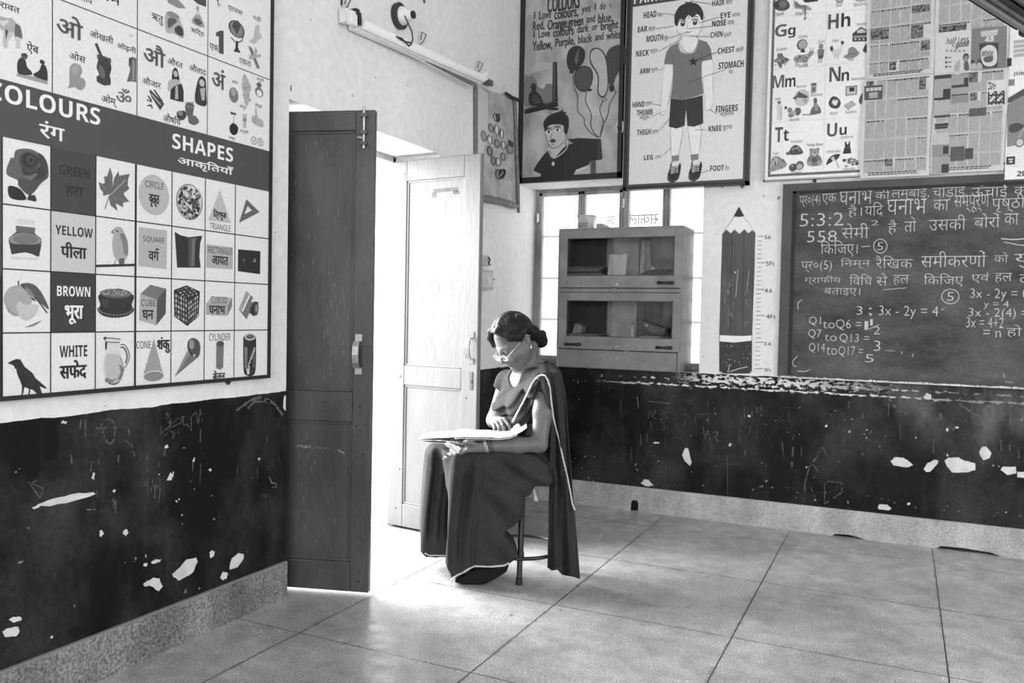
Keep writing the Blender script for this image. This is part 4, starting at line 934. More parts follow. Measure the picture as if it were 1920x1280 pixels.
LB = [('HEAD', 'िसर', (832, 78, 912, 118), (920, 80, 955, 108), (958, 86, 1035, 95)), ('HAIR', 'बाल', (1265, 6, 1342, 42), (1350, 2, 1392, 30), (1130, 8, 1262, 26)), ('EYE', 'आंख', (1318, 82, 1380, 118), (1388, 80, 1440, 108), (1180, 146, 1312, 108)),
      ('NOSE', 'नाक', (1265, 134, 1352, 172), (1362, 132, 1405, 160), (1118, 182, 1258, 166)), ('EAR', 'कान', (795, 170, 855, 206), (862, 172, 902, 198), (904, 184, 1022, 164)), ('CHIN', 'ठुड्डी', (1254, 204, 1330, 240), (1338, 204, 1385, 238), (1118, 230, 1248, 232)),
      ('MOUTH', 'मुँह', (850, 228, 955, 268), (960, 224, 988, 262), (993, 242, 1118, 200)), ('CHEST', 'छाती', (1300, 304, 1405, 342), (1414, 296, 1462, 330), (1145, 388, 1294, 330)), ('NECK', 'गर्दन', (785, 322, 864, 360), (872, 314, 918, 348), (925, 326, 1080, 242)),
      ('STOMACH', 'पेट', (1305, 396, 1462, 440), (1368, 438, 1398, 466), (1108, 522, 1348, 440)), ('ARM', 'भुजा', (808, 434, 870, 468), (878, 432, 922, 462), (928, 444, 968, 432)), ('HAND', 'हाथ', (762, 646, 838, 680), (846, 644, 885, 672), (890, 656, 945, 668)),
      ('THUMB', 'अंगूठा', (788, 696, 888, 732), (806, 730, 866, 762), (876, 740, 960, 702)), ('FINGERS', 'अंगुिलयाँ', (1288, 670, 1426, 712), (1312, 706, 1402, 742), (1248, 690, 1296, 722)), ('THIGH', 'जांघ', (790, 820, 876, 856), (882, 816, 925, 846), (930, 824, 995, 752)),
      ('KNEE', 'घुटना', (1242, 796, 1322, 832), (1330, 794, 1390, 828), (1156, 818, 1228, 822)), ('LEG', 'टांग', (834, 980, 890, 1012), (905, 978, 942, 1004), (952, 984, 1004, 936)), ('FOOT', 'पैर', (1252, 1046, 1338, 1082), (1345, 1046, 1372, 1076), (1200, 1092, 1246, 1074))]
for en, hi, e, h_, l_ in LB:
    sl = lambda r: (r[2], r[3]+(r[1]/3.3688-521)/(960+r[0]/3.3688+2261)*(r[2]-r[0]))
    S.part('body_label'); S.text(en, e[:2], sl(e), 35, 0.01, bold=True); S.text(hi, h_[:2], sl(h_), 60, 0.01, res=2)
    S.part('pointer_line'); S.line([l_[:2], l_[2:]], 0.0042 if en == 'CHEST' else 0.0026, 30)
S.finish(B2)
m = MB(); m.prism([(x1-0.05, YT, z0), (x1-0.018, YT, z0), (x1-0.036, YT, z0-0.022)], (0, 0.02, 0)); m.build('fixing_tab', MATS['black_frame_paint'], B2)

# ------------------------------------------------------------------ English alphabet chart
B3 = thing('alphabet_chart', 'white framed English alphabet chart partly covered by the pasted newspapers', 'wall chart', (1.9, 0, 2.0))
a0 = WB((1432, 339)); ax0, az0 = a0[0], a0[1]-0.006; ax1, az1 = 2.78, 3.25
m = MB(); m.box((ax0, -0.016, az0), (ax1, 0, az1)); m.build('printed_sheet', ink(232), B3)
m = MB(); w = 0.008
m.box((ax0, -0.021, az0), (ax0+w, 0, az1)); m.box((ax0, -0.021, az0), (ax1, 0, az0+w)); m.box((ax1-w, -0.021, az0), (ax1, 0, az1)); m.box((ax0, -0.021, az1-w), (ax1, 0, az1))
m.build('thin_frame', mat('pale_grey_frame', 0.35, 0.5), B3, weld=False)
S = Sheet(lambda q: WB(q, -0.016), putB(-0.0163)); S.zoom(1400, 0, 3.5558)
S.part('printed_border'); S.rectuv((ax0+0.024, az1), (ax0+0.038, az0+0.028), 95); S.rectuv((ax0+0.024, az0+0.038), (ax1-0.02, az0+0.024), 95)
S.part('cell_line')
for y in ((160, 465, 520, 435), (160, 818, 520, 795), (160, 112, 520, 86), (520, 435, 760, 418), (520, 795, 760, 782), (520, 86, 780, 62)): S.line([y[:2], y[2:]], 0.0015, 190)
S.line([(537, -100), (512, 1150)], 0.0015, 190)
for t, a, c, tone in (('G', (190, 168, 0), (266, 240, 0), 85), ('g', (276, 186, 0), (324, 248, 0), 40), ('H', (545, 98), (612, 188), 75), ('h', (632, 88), (690, 174), 35), ('M', (172, 506), (248, 582), 85), ('m', (258, 522), (325, 576), 40), ('N', (553, 450), (625, 540), 75), ('n', (634, 482), (682, 536), 35), ('T', (190, 850), (240, 945), 75), ('t', (246, 866), (280, 938), 35), ('U', (538, 824), (602, 908), 75), ('u', (620, 848), (666, 898), 35)):
    S.part('alphabet_letter'); S.text(t, a[:2], c[:2], tone, bold=True, res=4)
for t, a, c in (('Apple', (192, 84), (247, 110)), ('Alligator', (322, 82), (402, 108)), ('Ball', (597, 22), (636, 46)), ('Banana', (714, 20), (794, 42)), ('Globe', (345, 236), (404, 256)), ('Girl', (476, 268), (514, 290)), ('Grapes', (198, 320), (270, 346)), ('Goat', (344, 430), (402, 450)), ('House', (735, 152), (800, 172)), ('Hen', (572, 262), (612, 284)), ('Hat', (680, 388), (716, 408)),
                ('Mango', (332, 568), (398, 592)), ('Monkey', (430, 624), (508, 650)), ('Milk', (190, 652), (228, 672)), ('Marble', (285, 790), (352, 810)), ('Newspa', (700, 518), (784, 544)), ('Nest', (556, 746), (606, 768)), ('Napkin', (660, 738), (733, 764)), ('Tortoise', (292, 936), (368, 956)), ('Tiger', (170, 1014), (216, 1038)), ('Teddy Bear', (398, 958), (508, 986)), ('Tomato', (295, 1142), (365, 1164)), ('Uniform', (628, 906), (710, 928)), ('Umbrella', (534, 1000), (624, 1024)), ('Utensils', (642, 1118), (722, 1140))):
    S.part('alphabet_word').text(t, a, (c[0], c[1]-0.10*(c[0]-a[0])), 45, 0.004, bold=False, res=2)
P_ = S.part
P_('apple_picture'); S.blob([(175, 30), (200, 5), (240, -10), (280, 15), (285, 50), (250, 72), (200, 66)], 70); S.blob([(215, 20), (250, 5), (270, 30), (240, 55)], 105); S.blob([(180, 30), (205, 15), (215, 45), (195, 60)], 50)
P_('alligator_picture'); S.blob([(315, 0), (345, 30), (400, 35), (435, 65), (395, 70), (385, 85), (360, 60), (320, 55)], 150); S.blob([(330, 10), (360, 35), (400, 42), (370, 55), (330, 45)], 110); S.line([(392, 40), (390, 138)], 0.004, 70); S.line([(378, 125), (402, 118)], 0.004, 70); S.poly([(370, -5), (460, -10), (480, 8), (390, 18)], 45)
P_('ball_picture'); S.oval((595, -25), (648, 18), 130); S.oval((605, -20), (640, 10), 170)
P_('banana_picture'); S.blob([(715, -10), (790, -20), (800, 0), (745, 14)], 165)
P_('globe_picture'); S.oval((336, 266), (404, 330), 60); S.oval((345, 270), (400, 326), 160); S.poly([(366, 325), (382, 325), (392, 348), (358, 350)], 40)
P_('girl_picture'); S.oval((480, 292), (510, 330), 130); S.poly([(472, 330), (518, 328), (512, 380), (476, 382)], 110); S.poly([(478, 378), (508, 376), (502, 422), (494, 422), (492, 385), (486, 420), (476, 420)], 175); S.poly([(478, 370), (508, 368), (508, 390), (478, 392)], 70); S.poly([(470, 335), (478, 335), (470, 365)], 170)
P_('grapes_picture'); S.blob([(180, 405), (205, 385), (205, 360), (235, 355), (250, 380), (285, 395), (262, 420), (240, 425), (232, 455), (215, 445), (205, 420)], 105)
for k in range(16): x = random.uniform(190, 270); y = random.uniform(375, 425); S.oval((x-8, y-8), (x+8, y+8), random.choice([80, 130, 150]), n=8)
S.oval((186, 428), (200, 440), 170, n=8); S.oval((250, 428), (262, 440), 170, n=8)
P_('goat_picture'); S.blob([(315, 385), (340, 368), (400, 362), (425, 340), (448, 345), (440, 365), (415, 390), (400, 415), (345, 415), (318, 405)], 140); S.line([(330, 405), (328, 445)], 0.004, 90); S.line([(345, 410), (342, 440)], 0.004, 130); S.line([(395, 408), (405, 444)], 0.004, 90); S.line([(385, 408), (382, 440)], 0.004, 130); S.line([(430, 342), (422, 318)], 0.0025, 60); S.line([(440, 342), (446, 316)], 0.0025, 60)
for k in range(10): x = random.uniform(325, 410); y = random.uniform(372, 405); S.oval((x-8, y-5), (x+8, y+5), random.choice([80, 190, 110]), n=7)
P_('house_picture'); S.poly([(705, 225), (762, 178), (800, 200), (800, 275), (705, 278)], 55); S.poly([(735, 205), (765, 190), (795, 205), (795, 218), (738, 222)], 190); S.poly([(710, 240), (800, 235), (800, 248), (710, 252)], 150)
for x in (718, 745, 772): S.poly([(x, 255), (x+14, 254), (x+14, 268), (x, 269)], 170)
P_('hen_picture'); S.blob([(560, 330), (572, 308), (590, 330), (620, 318), (632, 282), (645, 280), (640, 310), (632, 350), (610, 372), (575, 365)], 205); S.blob([(556, 318), (572, 306), (575, 335), (562, 340)], 50); S.blob([(628, 276), (646, 274), (648, 292), (632, 296)], 70); S.line([(590, 368), (588, 392)], 0.003, 120); S.line([(606, 368), (610, 390)], 0.003, 120)
P_('hat_picture'); S.blob([(648, 372), (672, 360), (680, 325), (705, 312), (730, 325), (738, 342), (752, 350), (735, 375), (690, 392), (655, 386)], 130); S.line([(676, 352), (705, 360), (736, 345)], 0.004, 90, smooth=3)
P_('horn_picture'); S.poly([(792, 295), (800, 295), (800, 355), (772, 340)], 60)
P_('bottle_picture'); S.poly([(208, 675), (225, 675), (236, 715), (232, 800), (202, 802), (202, 715)], 200); S.poly([(204, 676), (228, 674), (228, 690), (206, 692)], 90); S.line([(233, 715), (231, 800)], 0.004, 150)
P_('jar_picture'); S.rect((430, 556), (464, 618), 150); S.rect((430, 556), (464, 566), 80); S.rect((438, 585), (456, 608), 90)
P_('beach_ball_picture'); S.oval((318, 600), (418, 705), 190); S.poly([(345, 610), (408, 640), (402, 655), (330, 650)], 80); S.poly([(305, 655), (340, 630), (330, 665)], 80); S.poly([(370, 655), (410, 665), (390, 700)], 160)
P_('monkey_picture'); S.blob([(445, 665), (455, 652), (470, 662), (470, 690), (490, 720), (496, 750), (470, 760), (425, 765), (430, 730), (448, 700)], 95); S.line([(425, 765), (372, 764)], 0.005, 80); S.blob([(455, 690), (470, 690), (478, 730), (455, 735)], 140)
P_('marble_picture'); S.oval((272, 718), (304, 750), 120); S.oval((318, 718), (362, 768), 90); S.oval((276, 752), (318, 782), 130); S.oval((252, 708), (270, 728), 60, n=12); S.oval((300, 738), (330, 765), 160, n=12)
P_('newspaper_picture'); S.poly([(660, 575), (738, 568), (735, 632), (658, 640)], 130); S.poly([(668, 585), (728, 580), (726, 625), (668, 630)], 190); S.rect((685, 585), (718, 608), 30)
P_('nest_picture'); S.blob([(548, 680), (570, 645), (605, 650), (628, 685), (610, 720), (575, 722), (552, 705)], 50); S.oval((565, 660), (612, 705), 110); S.oval((570, 668), (590, 690), 220, n=12); S.oval((590, 666), (608, 690), 215, n=12); S.oval((580, 682), (600, 702), 225, n=12)
P_('napkin_picture'); S.poly([(650, 702), (700, 668), (732, 695), (682, 732)], 165); S.poly([(650, 702), (682, 732), (682, 738), (650, 708)], 120)
P_('nut_picture'); S.blob([(748, 665), (772, 620), (768, 690), (755, 690)], 70)
P_('tortoise_picture'); S.blob([(280, 1015), (300, 980), (330, 966), (360, 985), (375, 1020), (330, 1032), (268, 1028)], 70); S.oval((262, 1012), (290, 1034), 100, n=12)
for k in range(8): x = random.uniform(300, 352); y = random.uniform(980, 1012); S.oval((x-9, y-7), (x+9, y+7), random.choice([40, 120, 140]), n=7)
P_('tiger_picture'); S.blob([(160, 1070), (185, 1042), (215, 1045), (262, 1080), (262, 1110), (220, 1128), (165, 1145), (146, 1140), (165, 1110)], 140); S.oval((166, 1048), (214, 1100), 165)
for k in range(10): x = random.uniform(165, 250); y = random.uniform(1052, 1125); S.line([(x, y-10), (x+6, y+10)], 0.003, 50)
P_('tomato_picture'); S.oval((282, 1092), (338, 1140), 75); S.oval((328, 1075), (380, 1132), 85); S.oval((335, 1092), (372, 1128), 170); S.oval((296, 1100), (312, 1112), 150, n=8)
P_('teddy_bear_picture'); S.oval((418, 990), (440, 1012), 120); S.oval((462, 986), (486, 1010), 120); S.oval((420, 992), (482, 1046), 140); S.blob([(415, 1045), (450, 1030), (490, 1042), (502, 1090), (470, 1105), (420, 1105), (402, 1085)], 110); S.oval((438, 1012), (466, 1040), 185); S.oval((446, 1014), (460, 1024), 40, n=8); S.oval((405, 1075), (435, 1105), 150, n=14); S.oval((470, 1070), (500, 1100), 150, n=14); S.oval((436, 1050), (468, 1082), 75, n=14)
P_('umbrella_picture'); S.blob([(530, 1100), (545, 1060), (580, 1032), (622, 1028), (605, 1060), (575, 1075), (550, 1090)], 45); S.poly([(560, 1055), (580, 1040), (592, 1065), (575, 1075)], 190); S.line([(590, 1060), (615, 1115), (606, 1120)], 0.003, 110)
P_('dress_picture'); S.poly([(655, 945), (665, 945), (668, 962), (678, 962), (682, 943), (690, 943), (690, 975), (698, 1022), (640, 1025), (655, 975)], 35); S.rect((655, 978), (690, 986), 80)
P_('utensils_picture')
for k in range(16): x = random.uniform(645, 740); y = random.uniform(1058, 1110); r = random.uniform(6, 15); S.oval((x-r, y-r*.7), (x+r, y+r*.7), random.choice([60, 90, 150, 120, 190]), n=8)
S.finish(B3)
m = MB(); q = WB((1528, 338)); m.lathe([(0.009, 0), (0.010, 0.01), (0.004, 0.016)], (q[0], -0.001, q[1]-0.004), (0, -1, 0), 12); m.build('hanging_nail', MATS['rusty_nail'], B3)

# ------------------------------------------------------------------ newspapers pasted over the chart
PAPER = mat('newsprint_paper', 0.55, 0.9, 0.08, 25)
b = NB('newsprint_text')
ln_ = b.math('FRACT', b.math('MULTIPLY', b.z, 240.0)); row = b.math('GREATER_THAN', ln_, 0.42)
wd = b.noise(170, 1, (1.6, 1, 0.3)); tx = b.math('MULTIPLY', row, b.math('GREATER_THAN', wd, 0.40))
b.base(b.mix(tx, 0.46, 0.25), 0.9, 0.2); M_TXT = b.m
b = NB('newsprint_photo'); n_ = b.noise(70, 4); b.base(b.ramp(n_, 0.35, 0.65, 0.02, 0.26), 0.9, 0.2); M_PHO = b.m
def news(label, q4, yy, seed, ads=()):
    rnd = random.Random(seed)
    U = [WB(p, -0.02) for p in q4]            # tl, tr, br, bl
    u0, u1 = (U[0][0]+U[3][0])/2, (U[1][0]+U[2][0])/2; v1, v0 = (U[0][1]+U[1][1])/2, (U[2][1]+U[3][1])/2
    t = thing('newspaper_page', label, 'newspaper', ((u0+u1)/2, -0.02, v0), 'newspaper pages pasted above the blackboard')
    mb = MB(); nx, ny = 10, 12; V = []
    for j_ in range(ny+1):
        for i_ in range(nx+1):
            f, g_ = i_/nx, j_/ny; V.append((u0+(u1-u0)*f+0.004*math.sin(g_*5+seed), yy-0.0012*math.sin(f*7+seed)*math.sin(g_*6), v0+(v1-v0)*g_))
    n = len(V); V2 = V+[(x, y+0.0012, z) for x, y, z in V]
    F = [(j_*(nx+1)+i_, j_*(nx+1)+i_+1, (j_+1)*(nx+1)+i_+1, (j_+1)*(nx+1)+i_) for j_ in range(ny) for i_ in range(nx)]
    F += [tuple(i+n for i in f[::-1]) for f in F]
    mb.raw(V2, F); mb.build('paper_sheet', PAPER, t, smooth=True, recalc=False)
    s_ = Sheet(lambda q: WB(q, yy), putB(yy-0.0016)); W, H = u1-u0, v1-v0
    s_.part('text_column')
    cols = 6; cw = (W-0.03)/cols
    for r0, r1 in ((0.985, 0.80), (0.785, 0.60), (0.585, 0.40), (0.385, 0.20), (0.185, 0.06)):
        c = 0
        while c < cols:
            k = rnd.choice([1, 1, 2, 3]); k = min(k, cols-c); xa = u0+0.015+c*cw+0.003; xb = u0+0.015+(c+k)*cw-0.003
            za, zb = v0+H*r1, v0+H*r0; hh = 0.0
            if rnd.random() < 0.55:
                hh = 0.010 if k == 1 else 0.013; x = xa
                while x < xb-0.006:
                    l_ = rnd.uniform(0.004, 0.016); s_.rectuv((x, zb-0.002), (min(x+l_, xb), zb-hh+0.002), rnd.choice([60, 80, 100])); x += l_+0.003
            if rnd.random() < 0.28:
                ph = (zb-za)*rnd.uniform(0.4, 0.8); s_.rectuv((xa, zb-hh), (xa+(xb-xa)*rnd.uniform(0.6, 1), zb-hh-ph), M_PHO); hh += ph+0.003
            for q in range(k):
                if zb-hh-za > 0.012: s_.rectuv((u0+0.015+(c+q)*cw+0.003, zb-hh), (u0+0.015+(c+q+1)*cw-0.003, za+0.002), M_TXT)
            c += k
        s_.line([(u0+0.015, v0+H*r1-0.002), (u1-0.015, v0+H*r1-0.002)], 0.0012, 90, uv=True)
    s_.part('page_headline'); x = u0+0.02
    for q in range(2):
        x = u0+W*0.12
        while x < u0+W*0.80: l_ = rnd.uniform(0.008, 0.02); s_.rectuv((x, v0+H*(0.055-0.018*q)), (x+l_, v0+H*(0.055-0.018*q)-0.005), 50); x += l_+0.004
    for f in ads: f(s_)
    s_.finish(t); return t
def ad_snack(s_):
    s_.zoom(1400, 0, 3.5558); s_.part('snack_advertisement'); s_.poly([(1500, 190), (1735, 172), (1730, 458), (1492, 468)], 118); s_.poly([(1550, 290), (1680, 285), (1672, 450), (1560, 455)], 60)
    s_.blob([(1560, 340), (1590, 310), (1625, 300), (1665, 330), (1668, 410), (1640, 440), (1590, 440), (1565, 400)], 210, 3); s_.text('48', (1588, 246), (1648, 276), 225, 0.01, bold=True); s_.text('White', (1568, 338), (1642, 372), 50, bold=True, shear=0.2)
    s_.rect((1560, 210), (1675, 220), 190); s_.rect((1565, 228), (1668, 236), 190); s_.blob([(1580, 385), (1640, 375), (1635, 410), (1590, 415)], 90, 3)
    s_.oval((1495, 400), (1520, 425), 60); s_.blob([(1495, 460), (1500, 425), (1525, 425), (1530, 460)], 180); s_.oval((1535, 398), (1560, 422), 70); s_.blob([(1532, 462), (1540, 422), (1565, 425), (1570, 460)], 175)
def ad_good(s_):
    s_.zoom(1400, 0, 3.5558); s_.part('text_advertisement'); s_.rect((1262, 222), (1498, 470), 205); s_.text('half Less', (1332, 254), (1480, 280), 90, bold=True, shear=0.25); s_.text('= good', (1366, 282), (1482, 320), 45, 0.01, bold=True, shear=0.25); s_.line([(1378, 316), (1428, 312)], 0.0022, 60)
    for k in range(5): s_.oval((1325+k*28, 330), (1345+k*28, 350), 160, n=8)
    s_.oval((1442, 358), (1480, 410), 50); s_.oval((1448, 372), (1475, 412), 150); s_.blob([(1450, 465), (1452, 412), (1475, 412), (1482, 465)], 90); s_.line([(1455, 385), (1470, 385)], 0.003, 40)
    for k in range(3): s_.oval((1322, 378+k*30), (1338, 394+k*30), 80, n=10); s_.rect((1342, 382+k*30), (1365, 388+k*30), 120)
    s_.blob([(1380, 470), (1395, 420), (1420, 400), (1418, 470)], 165)
def ad_crossword(s_):
    s_.zoom(1400, 0, 3.5558); s_.part('crossword_grid'); s_.poly([(1602, 538), (1722, 530), (1718, 700), (1600, 712)], 205)
    for i in range(11):
        for j_ in range(9):
            if (i*3+j_*5+i*j_) % 5 in (0, 2): x = 1608+i*10; y = 612+j_*10-i*0.6; s_.poly([(x, y), (x+10, y), (x+10, y+10), (x, y+10)], 30)
    for k in range(40):
        x = 1610+random.random()*50; y = 545+random.random()*55; s_.oval((x-4, y-4), (x+4, y+4), random.choice([40, 60, 150]), n=6)
def ad_banner(s_):
    s_.zoom(1400, 0, 3.5558); s_.part('dark_advertisement'); s_.poly([(785, 575), (908, 565), (905, 662), (786, 670)], 70)
    for k in range(4): s_.rect((796+k*27, 588-k*2), (818+k*27, 608-k*2), 190)
    for k in range(3): s_.rect((815, 620+k*13), (875, 624+k*13), 180)
def ad_jobs(s_):
    s_.zoom(1400, 0, 3.5558); s_.part('small_advertisement')
    for a, c, t in (((1252, 505), (1362, 528), 50), ((1252, 530), (1362, 655), 155), ((1366, 500), (1478, 570), 150), ((1366, 580), (1478, 632), 150), ((1366, 570), (1478, 578), 50), ((1366, 632), (1478, 640), 50), ((1366, 640), (1478, 680), 130), ((1250, 680), (1355, 770), 165), ((1250, 655), (1358, 662), 40), ((1250, 772), (1355, 779), 50), ((1250, 820), (1350, 862), 175), ((1246, 890), (1348, 960), 180), ((1240, 968), (1348, 1035), 135), ((1238, 1045), (1346, 1160), 150), ((1360, 980), (1450, 1070), 75), ((1456, 990), (1508, 1060), 60), ((1485, 725), (1595, 770), 80)): s_.rect(a, c, t)
    for a, c in (((1256, 826), (1345, 838)), ((1256, 846), (1340, 856)), ((1310, 595), (1358, 650)), ((1450, 520), (1475, 565)), ((1310, 975), (1345, 1025)), ((1300, 1095), (1346, 1150))): s_.rect(a, c, 40)
Z_ = lambda x, y: (1400+x/3.5558, y/3.5558)
news('upper left newspaper page, under the top edge of the photo, with a dancer picture', [Z_(812, -60), Z_(1258, -90), Z_(1245, 478), Z_(792, 545)], -0.0255, 1)
news('upper right newspaper page with the grey snack advertisement marked 48', [Z_(1262, -90), Z_(1745, -120), Z_(1735, 470), Z_(1250, 500)], -0.0250, 2, [ad_good, ad_snack])
news('lower left newspaper page with a dark advertisement box at its corner', [Z_(775, 540), Z_(1238, 495), Z_(1222, 1165), Z_(757, 1197)], -0.0285, 3, [ad_banner])
news('lower right newspaper page with a crossword grid', [Z_(1245, 492), Z_(1735, 462), Z_(1722, 1132), Z_(1232, 1165)], -0.0275, 4, [ad_crossword, ad_jobs])
# poster with a big ball at the picture's right edge
P0 = [WB(p, -0.02) for p in (Z_(1738, 150), Z_(1995, 150), Z_(1995, 1190), Z_(1700, 1200))]
B4 = thing('sports_poster', 'pale picture poster with grey slope and ball at the right edge, beside the newspapers', 'poster', (2.85, -0.02, P0[3][1]))
u0, u1, v0, v1 = P0[3][0]+0.012, 3.10, P0[3][1], P0[0][1]+0.3
m = MB(); m.box((u0, -0.0235, v0), (u1, -0.0222, v1)); m.build('paper_sheet', ink(225), B4)
S = Sheet(lambda q: WB(q, -0.0235), putB(-0.0238)); S.zoom(1400, 0, 3.5558)
S.part('slope_picture'); S.poly([(1736, 700), (1860, 600), (1995, 570), (1995, 930), (1736, 980)], 125); S.poly([(1740, 655), (1850, 590), (1995, 540), (1995, 580), (1860, 630), (1740, 690)], 70); S.blob([(1750, 840), (1800, 820), (1850, 840), (1800, 880), (1755, 880)], 60); S.poly([(1736, 980), (1995, 930), (1995, 1110), (1736, 1120)], 215)
S.part('ball_picture'); S.oval((1790, 920), (1850, 980), 110); S.oval((1800, 928), (1842, 970), 190); S.line([(1812, 920), (1850, 850)], 0.008, 150)
S.part('poster_logo'); S.rect((1730, 390), (1765, 440), 40); S.rect((1732, 1045), (1788, 1095), 45); S.rect((1745, 1058), (1775, 1066), 200); S.rect((1750, 1072), (1772, 1084), 190); S.rect((1748, 530), (1785, 570), 120)
S.part('poster_lettering'); S.text('JUbL', (1778, 480), (1870, 502), 35, bold=True); S.part('poster_lettering'); S.text('202', (1802, 1140), (1900, 1172), 45, 0.02, bold=True)
S.part('poster_text_block')
for k in range(4): S.rect((1780, 270+k*30), (1900, 280+k*30), 170)
S.finish(B4)
# ------------------------------------------------------------------ blackboard
BB = thing('blackboard', 'large dark wall blackboard covered with white chalk writing in Hindi', 'blackboard', (2.9, 0, 0.868))
ix = 1.719; ox_ = 1.664; bxr = 4.3; zb, zt = 0.872, 1.965; izb, izt = 0.884, 1.922
b = NB('blackboard_paint')
n1 = b.noise(4.5, 6, (0.6, 1, 1.3), 0.65); n2 = b.noise(40, 4, (0.35, 1, 1)); n3 = b.noise(12, 5, (1, 1, 0.8), 0.7)
v = b.ramp(n1, 0.34, 0.76, 0.030, 0.125); v = b.math('ADD', v, b.math('MULTIPLY', b.ramp(n3, 0.55, 0.8, 0.0, 0.05), b.ramp(n2, 0.4, 0.7)))
v = b.math('MULTIPLY', v, b.ramp(b.noise(90, 2), 0.3, 0.7, 0.8, 1.2)); b.base(v, 0.65, 0.3); b.bump(n2, 0.1, 0.004); M_BB = b.m
b = NB('blackboard_border'); n1 = b.noise(5, 5, (1, 1, .5)); v = b.ramp(n1, 0.3, 0.7, 0.05, 0.09); v = b.mix(b.math('GREATER_THAN', b.noise(55, 2), 0.74), v, 0.4); b.base(v, 0.6, 0.3); M_BBF = b.m
m = MB(); m.box((ix-0.01, -0.010, izb-0.01), (bxr-0.04, 0, izt+0.01)); m.build('writing_surface', M_BB, BB)
m = MB(); m.box((ox_, -0.020, zb), (ix, 0, zt)); m.box((ix, -0.020, izt), (bxr, 0, zt)); m.box((ix, -0.018, zb), (bxr, 0, izb)); m.box((bxr-0.05, -0.02, izb), (bxr, 0, izt))
m.build('border_frame', M_BBF, BB, weld=False)
CHALK = mat('white_chalk', 0.52, 0.95, 0.35, 220)
S = Sheet(lambda q: WB(q, -0.010), putB(-0.0103)); S.zoom(1440, 330, 3.2)
def chalk(t, x0, y0, x1, y1): S.part('chalk_word').text(t, (x0, y0), (x1, y1), CHALK, -0.012, res=2)
def stroke(pts, w=0.0042, sm=4): S.line(pts, w, CHALK, smooth=sm)
for a in (('प्र०(4)', 190, 116, 312, 184), ('एक', 326, 108, 408, 172), ('घनाभ', 430, 92, 625, 166), ('की', 645, 78, 730, 136), ('लम्बाई,', 742, 62, 965, 142), ('चौड़ाई,', 990, 44, 1195, 138), ('ऊँचाई', 1222, 44, 1440, 130), ('को', 1478, 44, 1580, 112),
          ('5:3:2', 192, 226, 452, 296), ('है।', 482, 172, 562, 248), ('यिद', 582, 158, 690, 240), ('घनाभ', 715, 142, 950, 226), ('का', 994, 144, 1084, 206), ('सम्पूर्ण', 1118, 118, 1325, 212), ('पृष्ठीय', 1345, 112, 1600, 212),
          ('558', 236, 330, 412, 394), ('सेमी', 445, 286, 605, 372), ('2', 618, 266, 664, 294), ('है', 722, 262, 772, 350), ('तो', 820, 246, 888, 334), ('उसकी', 968, 236, 1186, 322), ('बोरों', 1240, 226, 1392, 306), ('का', 1420, 226, 1502, 290),
          ('िकिजए।', 318, 388, 536, 482), ('5', 656, 398, 690, 444), ('प्र०(5)', 202, 508, 382, 578), ('िनम्न', 436, 492, 612, 556), ('रैिखक', 648, 478, 866, 552), ('समीकरणों', 920, 452, 1308, 545), ('को', 1358, 458, 1440, 516), ('यु', 1478, 468, 1600, 552),
          ('ग्राफीय', 220, 596, 436, 654), ('िविध', 490, 588, 624, 654), ('से', 652, 584, 716, 658), ('हल', 752, 594, 844, 654), ('िकिजए', 936, 584, 1172, 664), ('एवं', 1222, 578, 1326, 642), ('हल', 1362, 582, 1462, 642), ('क', 1510, 590, 1580, 650),
          ('बताइए।', 338, 672, 552, 722), ('5', 1074, 696, 1114, 748), ('3x - 2y = 0', 1216, 674, 1560, 752), ('y = 4', 1296, 746, 1444, 800), ('3x - 2(4) =', 1206, 790, 1560, 864), ('3x = 4+2', 1192, 846, 1412, 912), ('= n', 1292, 922, 1396, 968), ('हो', 1434, 892, 1522, 968),
          ('3', 532, 780, 566, 832), (';', 604, 790, 624, 842), ('3x - 2y = 4', 668, 776, 1020, 860), ('Q1', 246, 842, 316, 898), ('to', 330, 872, 400, 914), ('Q6 =', 408, 858, 560, 926), ('1', 580, 870, 600, 922), ('1', 614, 858, 628, 896), ('2', 634, 900, 672, 950),
          ('Q7', 242, 918, 318, 976), ('to', 340, 950, 412, 990), ('Q13 =', 430, 944, 606, 1006), ('3', 636, 986, 674, 1050), ('Q14', 246, 1000, 340, 1062), ('to', 352, 1024, 414, 1074), ('Q17 =', 424, 1018, 568, 1088), ('5', 584, 1068, 634, 1118)):
    chalk(*a)
S.part('chalk_stroke')
for cx_, cy_, rx, ry in ((674, 420, 40, 42), (1094, 722, 52, 44)): stroke([(cx_+rx*math.cos(t), cy_+ry*math.sin(t)) for t in [2*math.pi*k/20 for k in range(21)]], 0.004, 0)
S.part('chalk_stroke'); stroke([(560, 424), (612, 420)]); stroke([(606, 918), (668, 890)], 0.0035, 0); stroke([(176, 1080), (150, 1110), (152, 1135), (172, 1142)]); stroke([(205, 742), (182, 760), (180, 800)]); stroke([(176, 1168), (220, 1172), (248, 1160)]); stroke([(690, 682), (830, 670)], 0.003); stroke([(1400, 375), (1470, 380), (1536, 376)], 0.006); stroke([(1415, 395), (1500, 412), (1536, 415)], 0.004); stroke([(702, 1046), (760, 1050)], 0.002); stroke([(865, 1085), (872, 1066)], 0.003); stroke([(800, 1050), (806, 1068)], 0.003)
stroke([(1040, 800), (1058, 796)]); stroke([(1412, 1180), (1420, 1215)], 0.002); stroke([(1420, 1232), (1470, 1240)], 0.002)
S.part('chipped_edge')       # white chips knocked out along the border
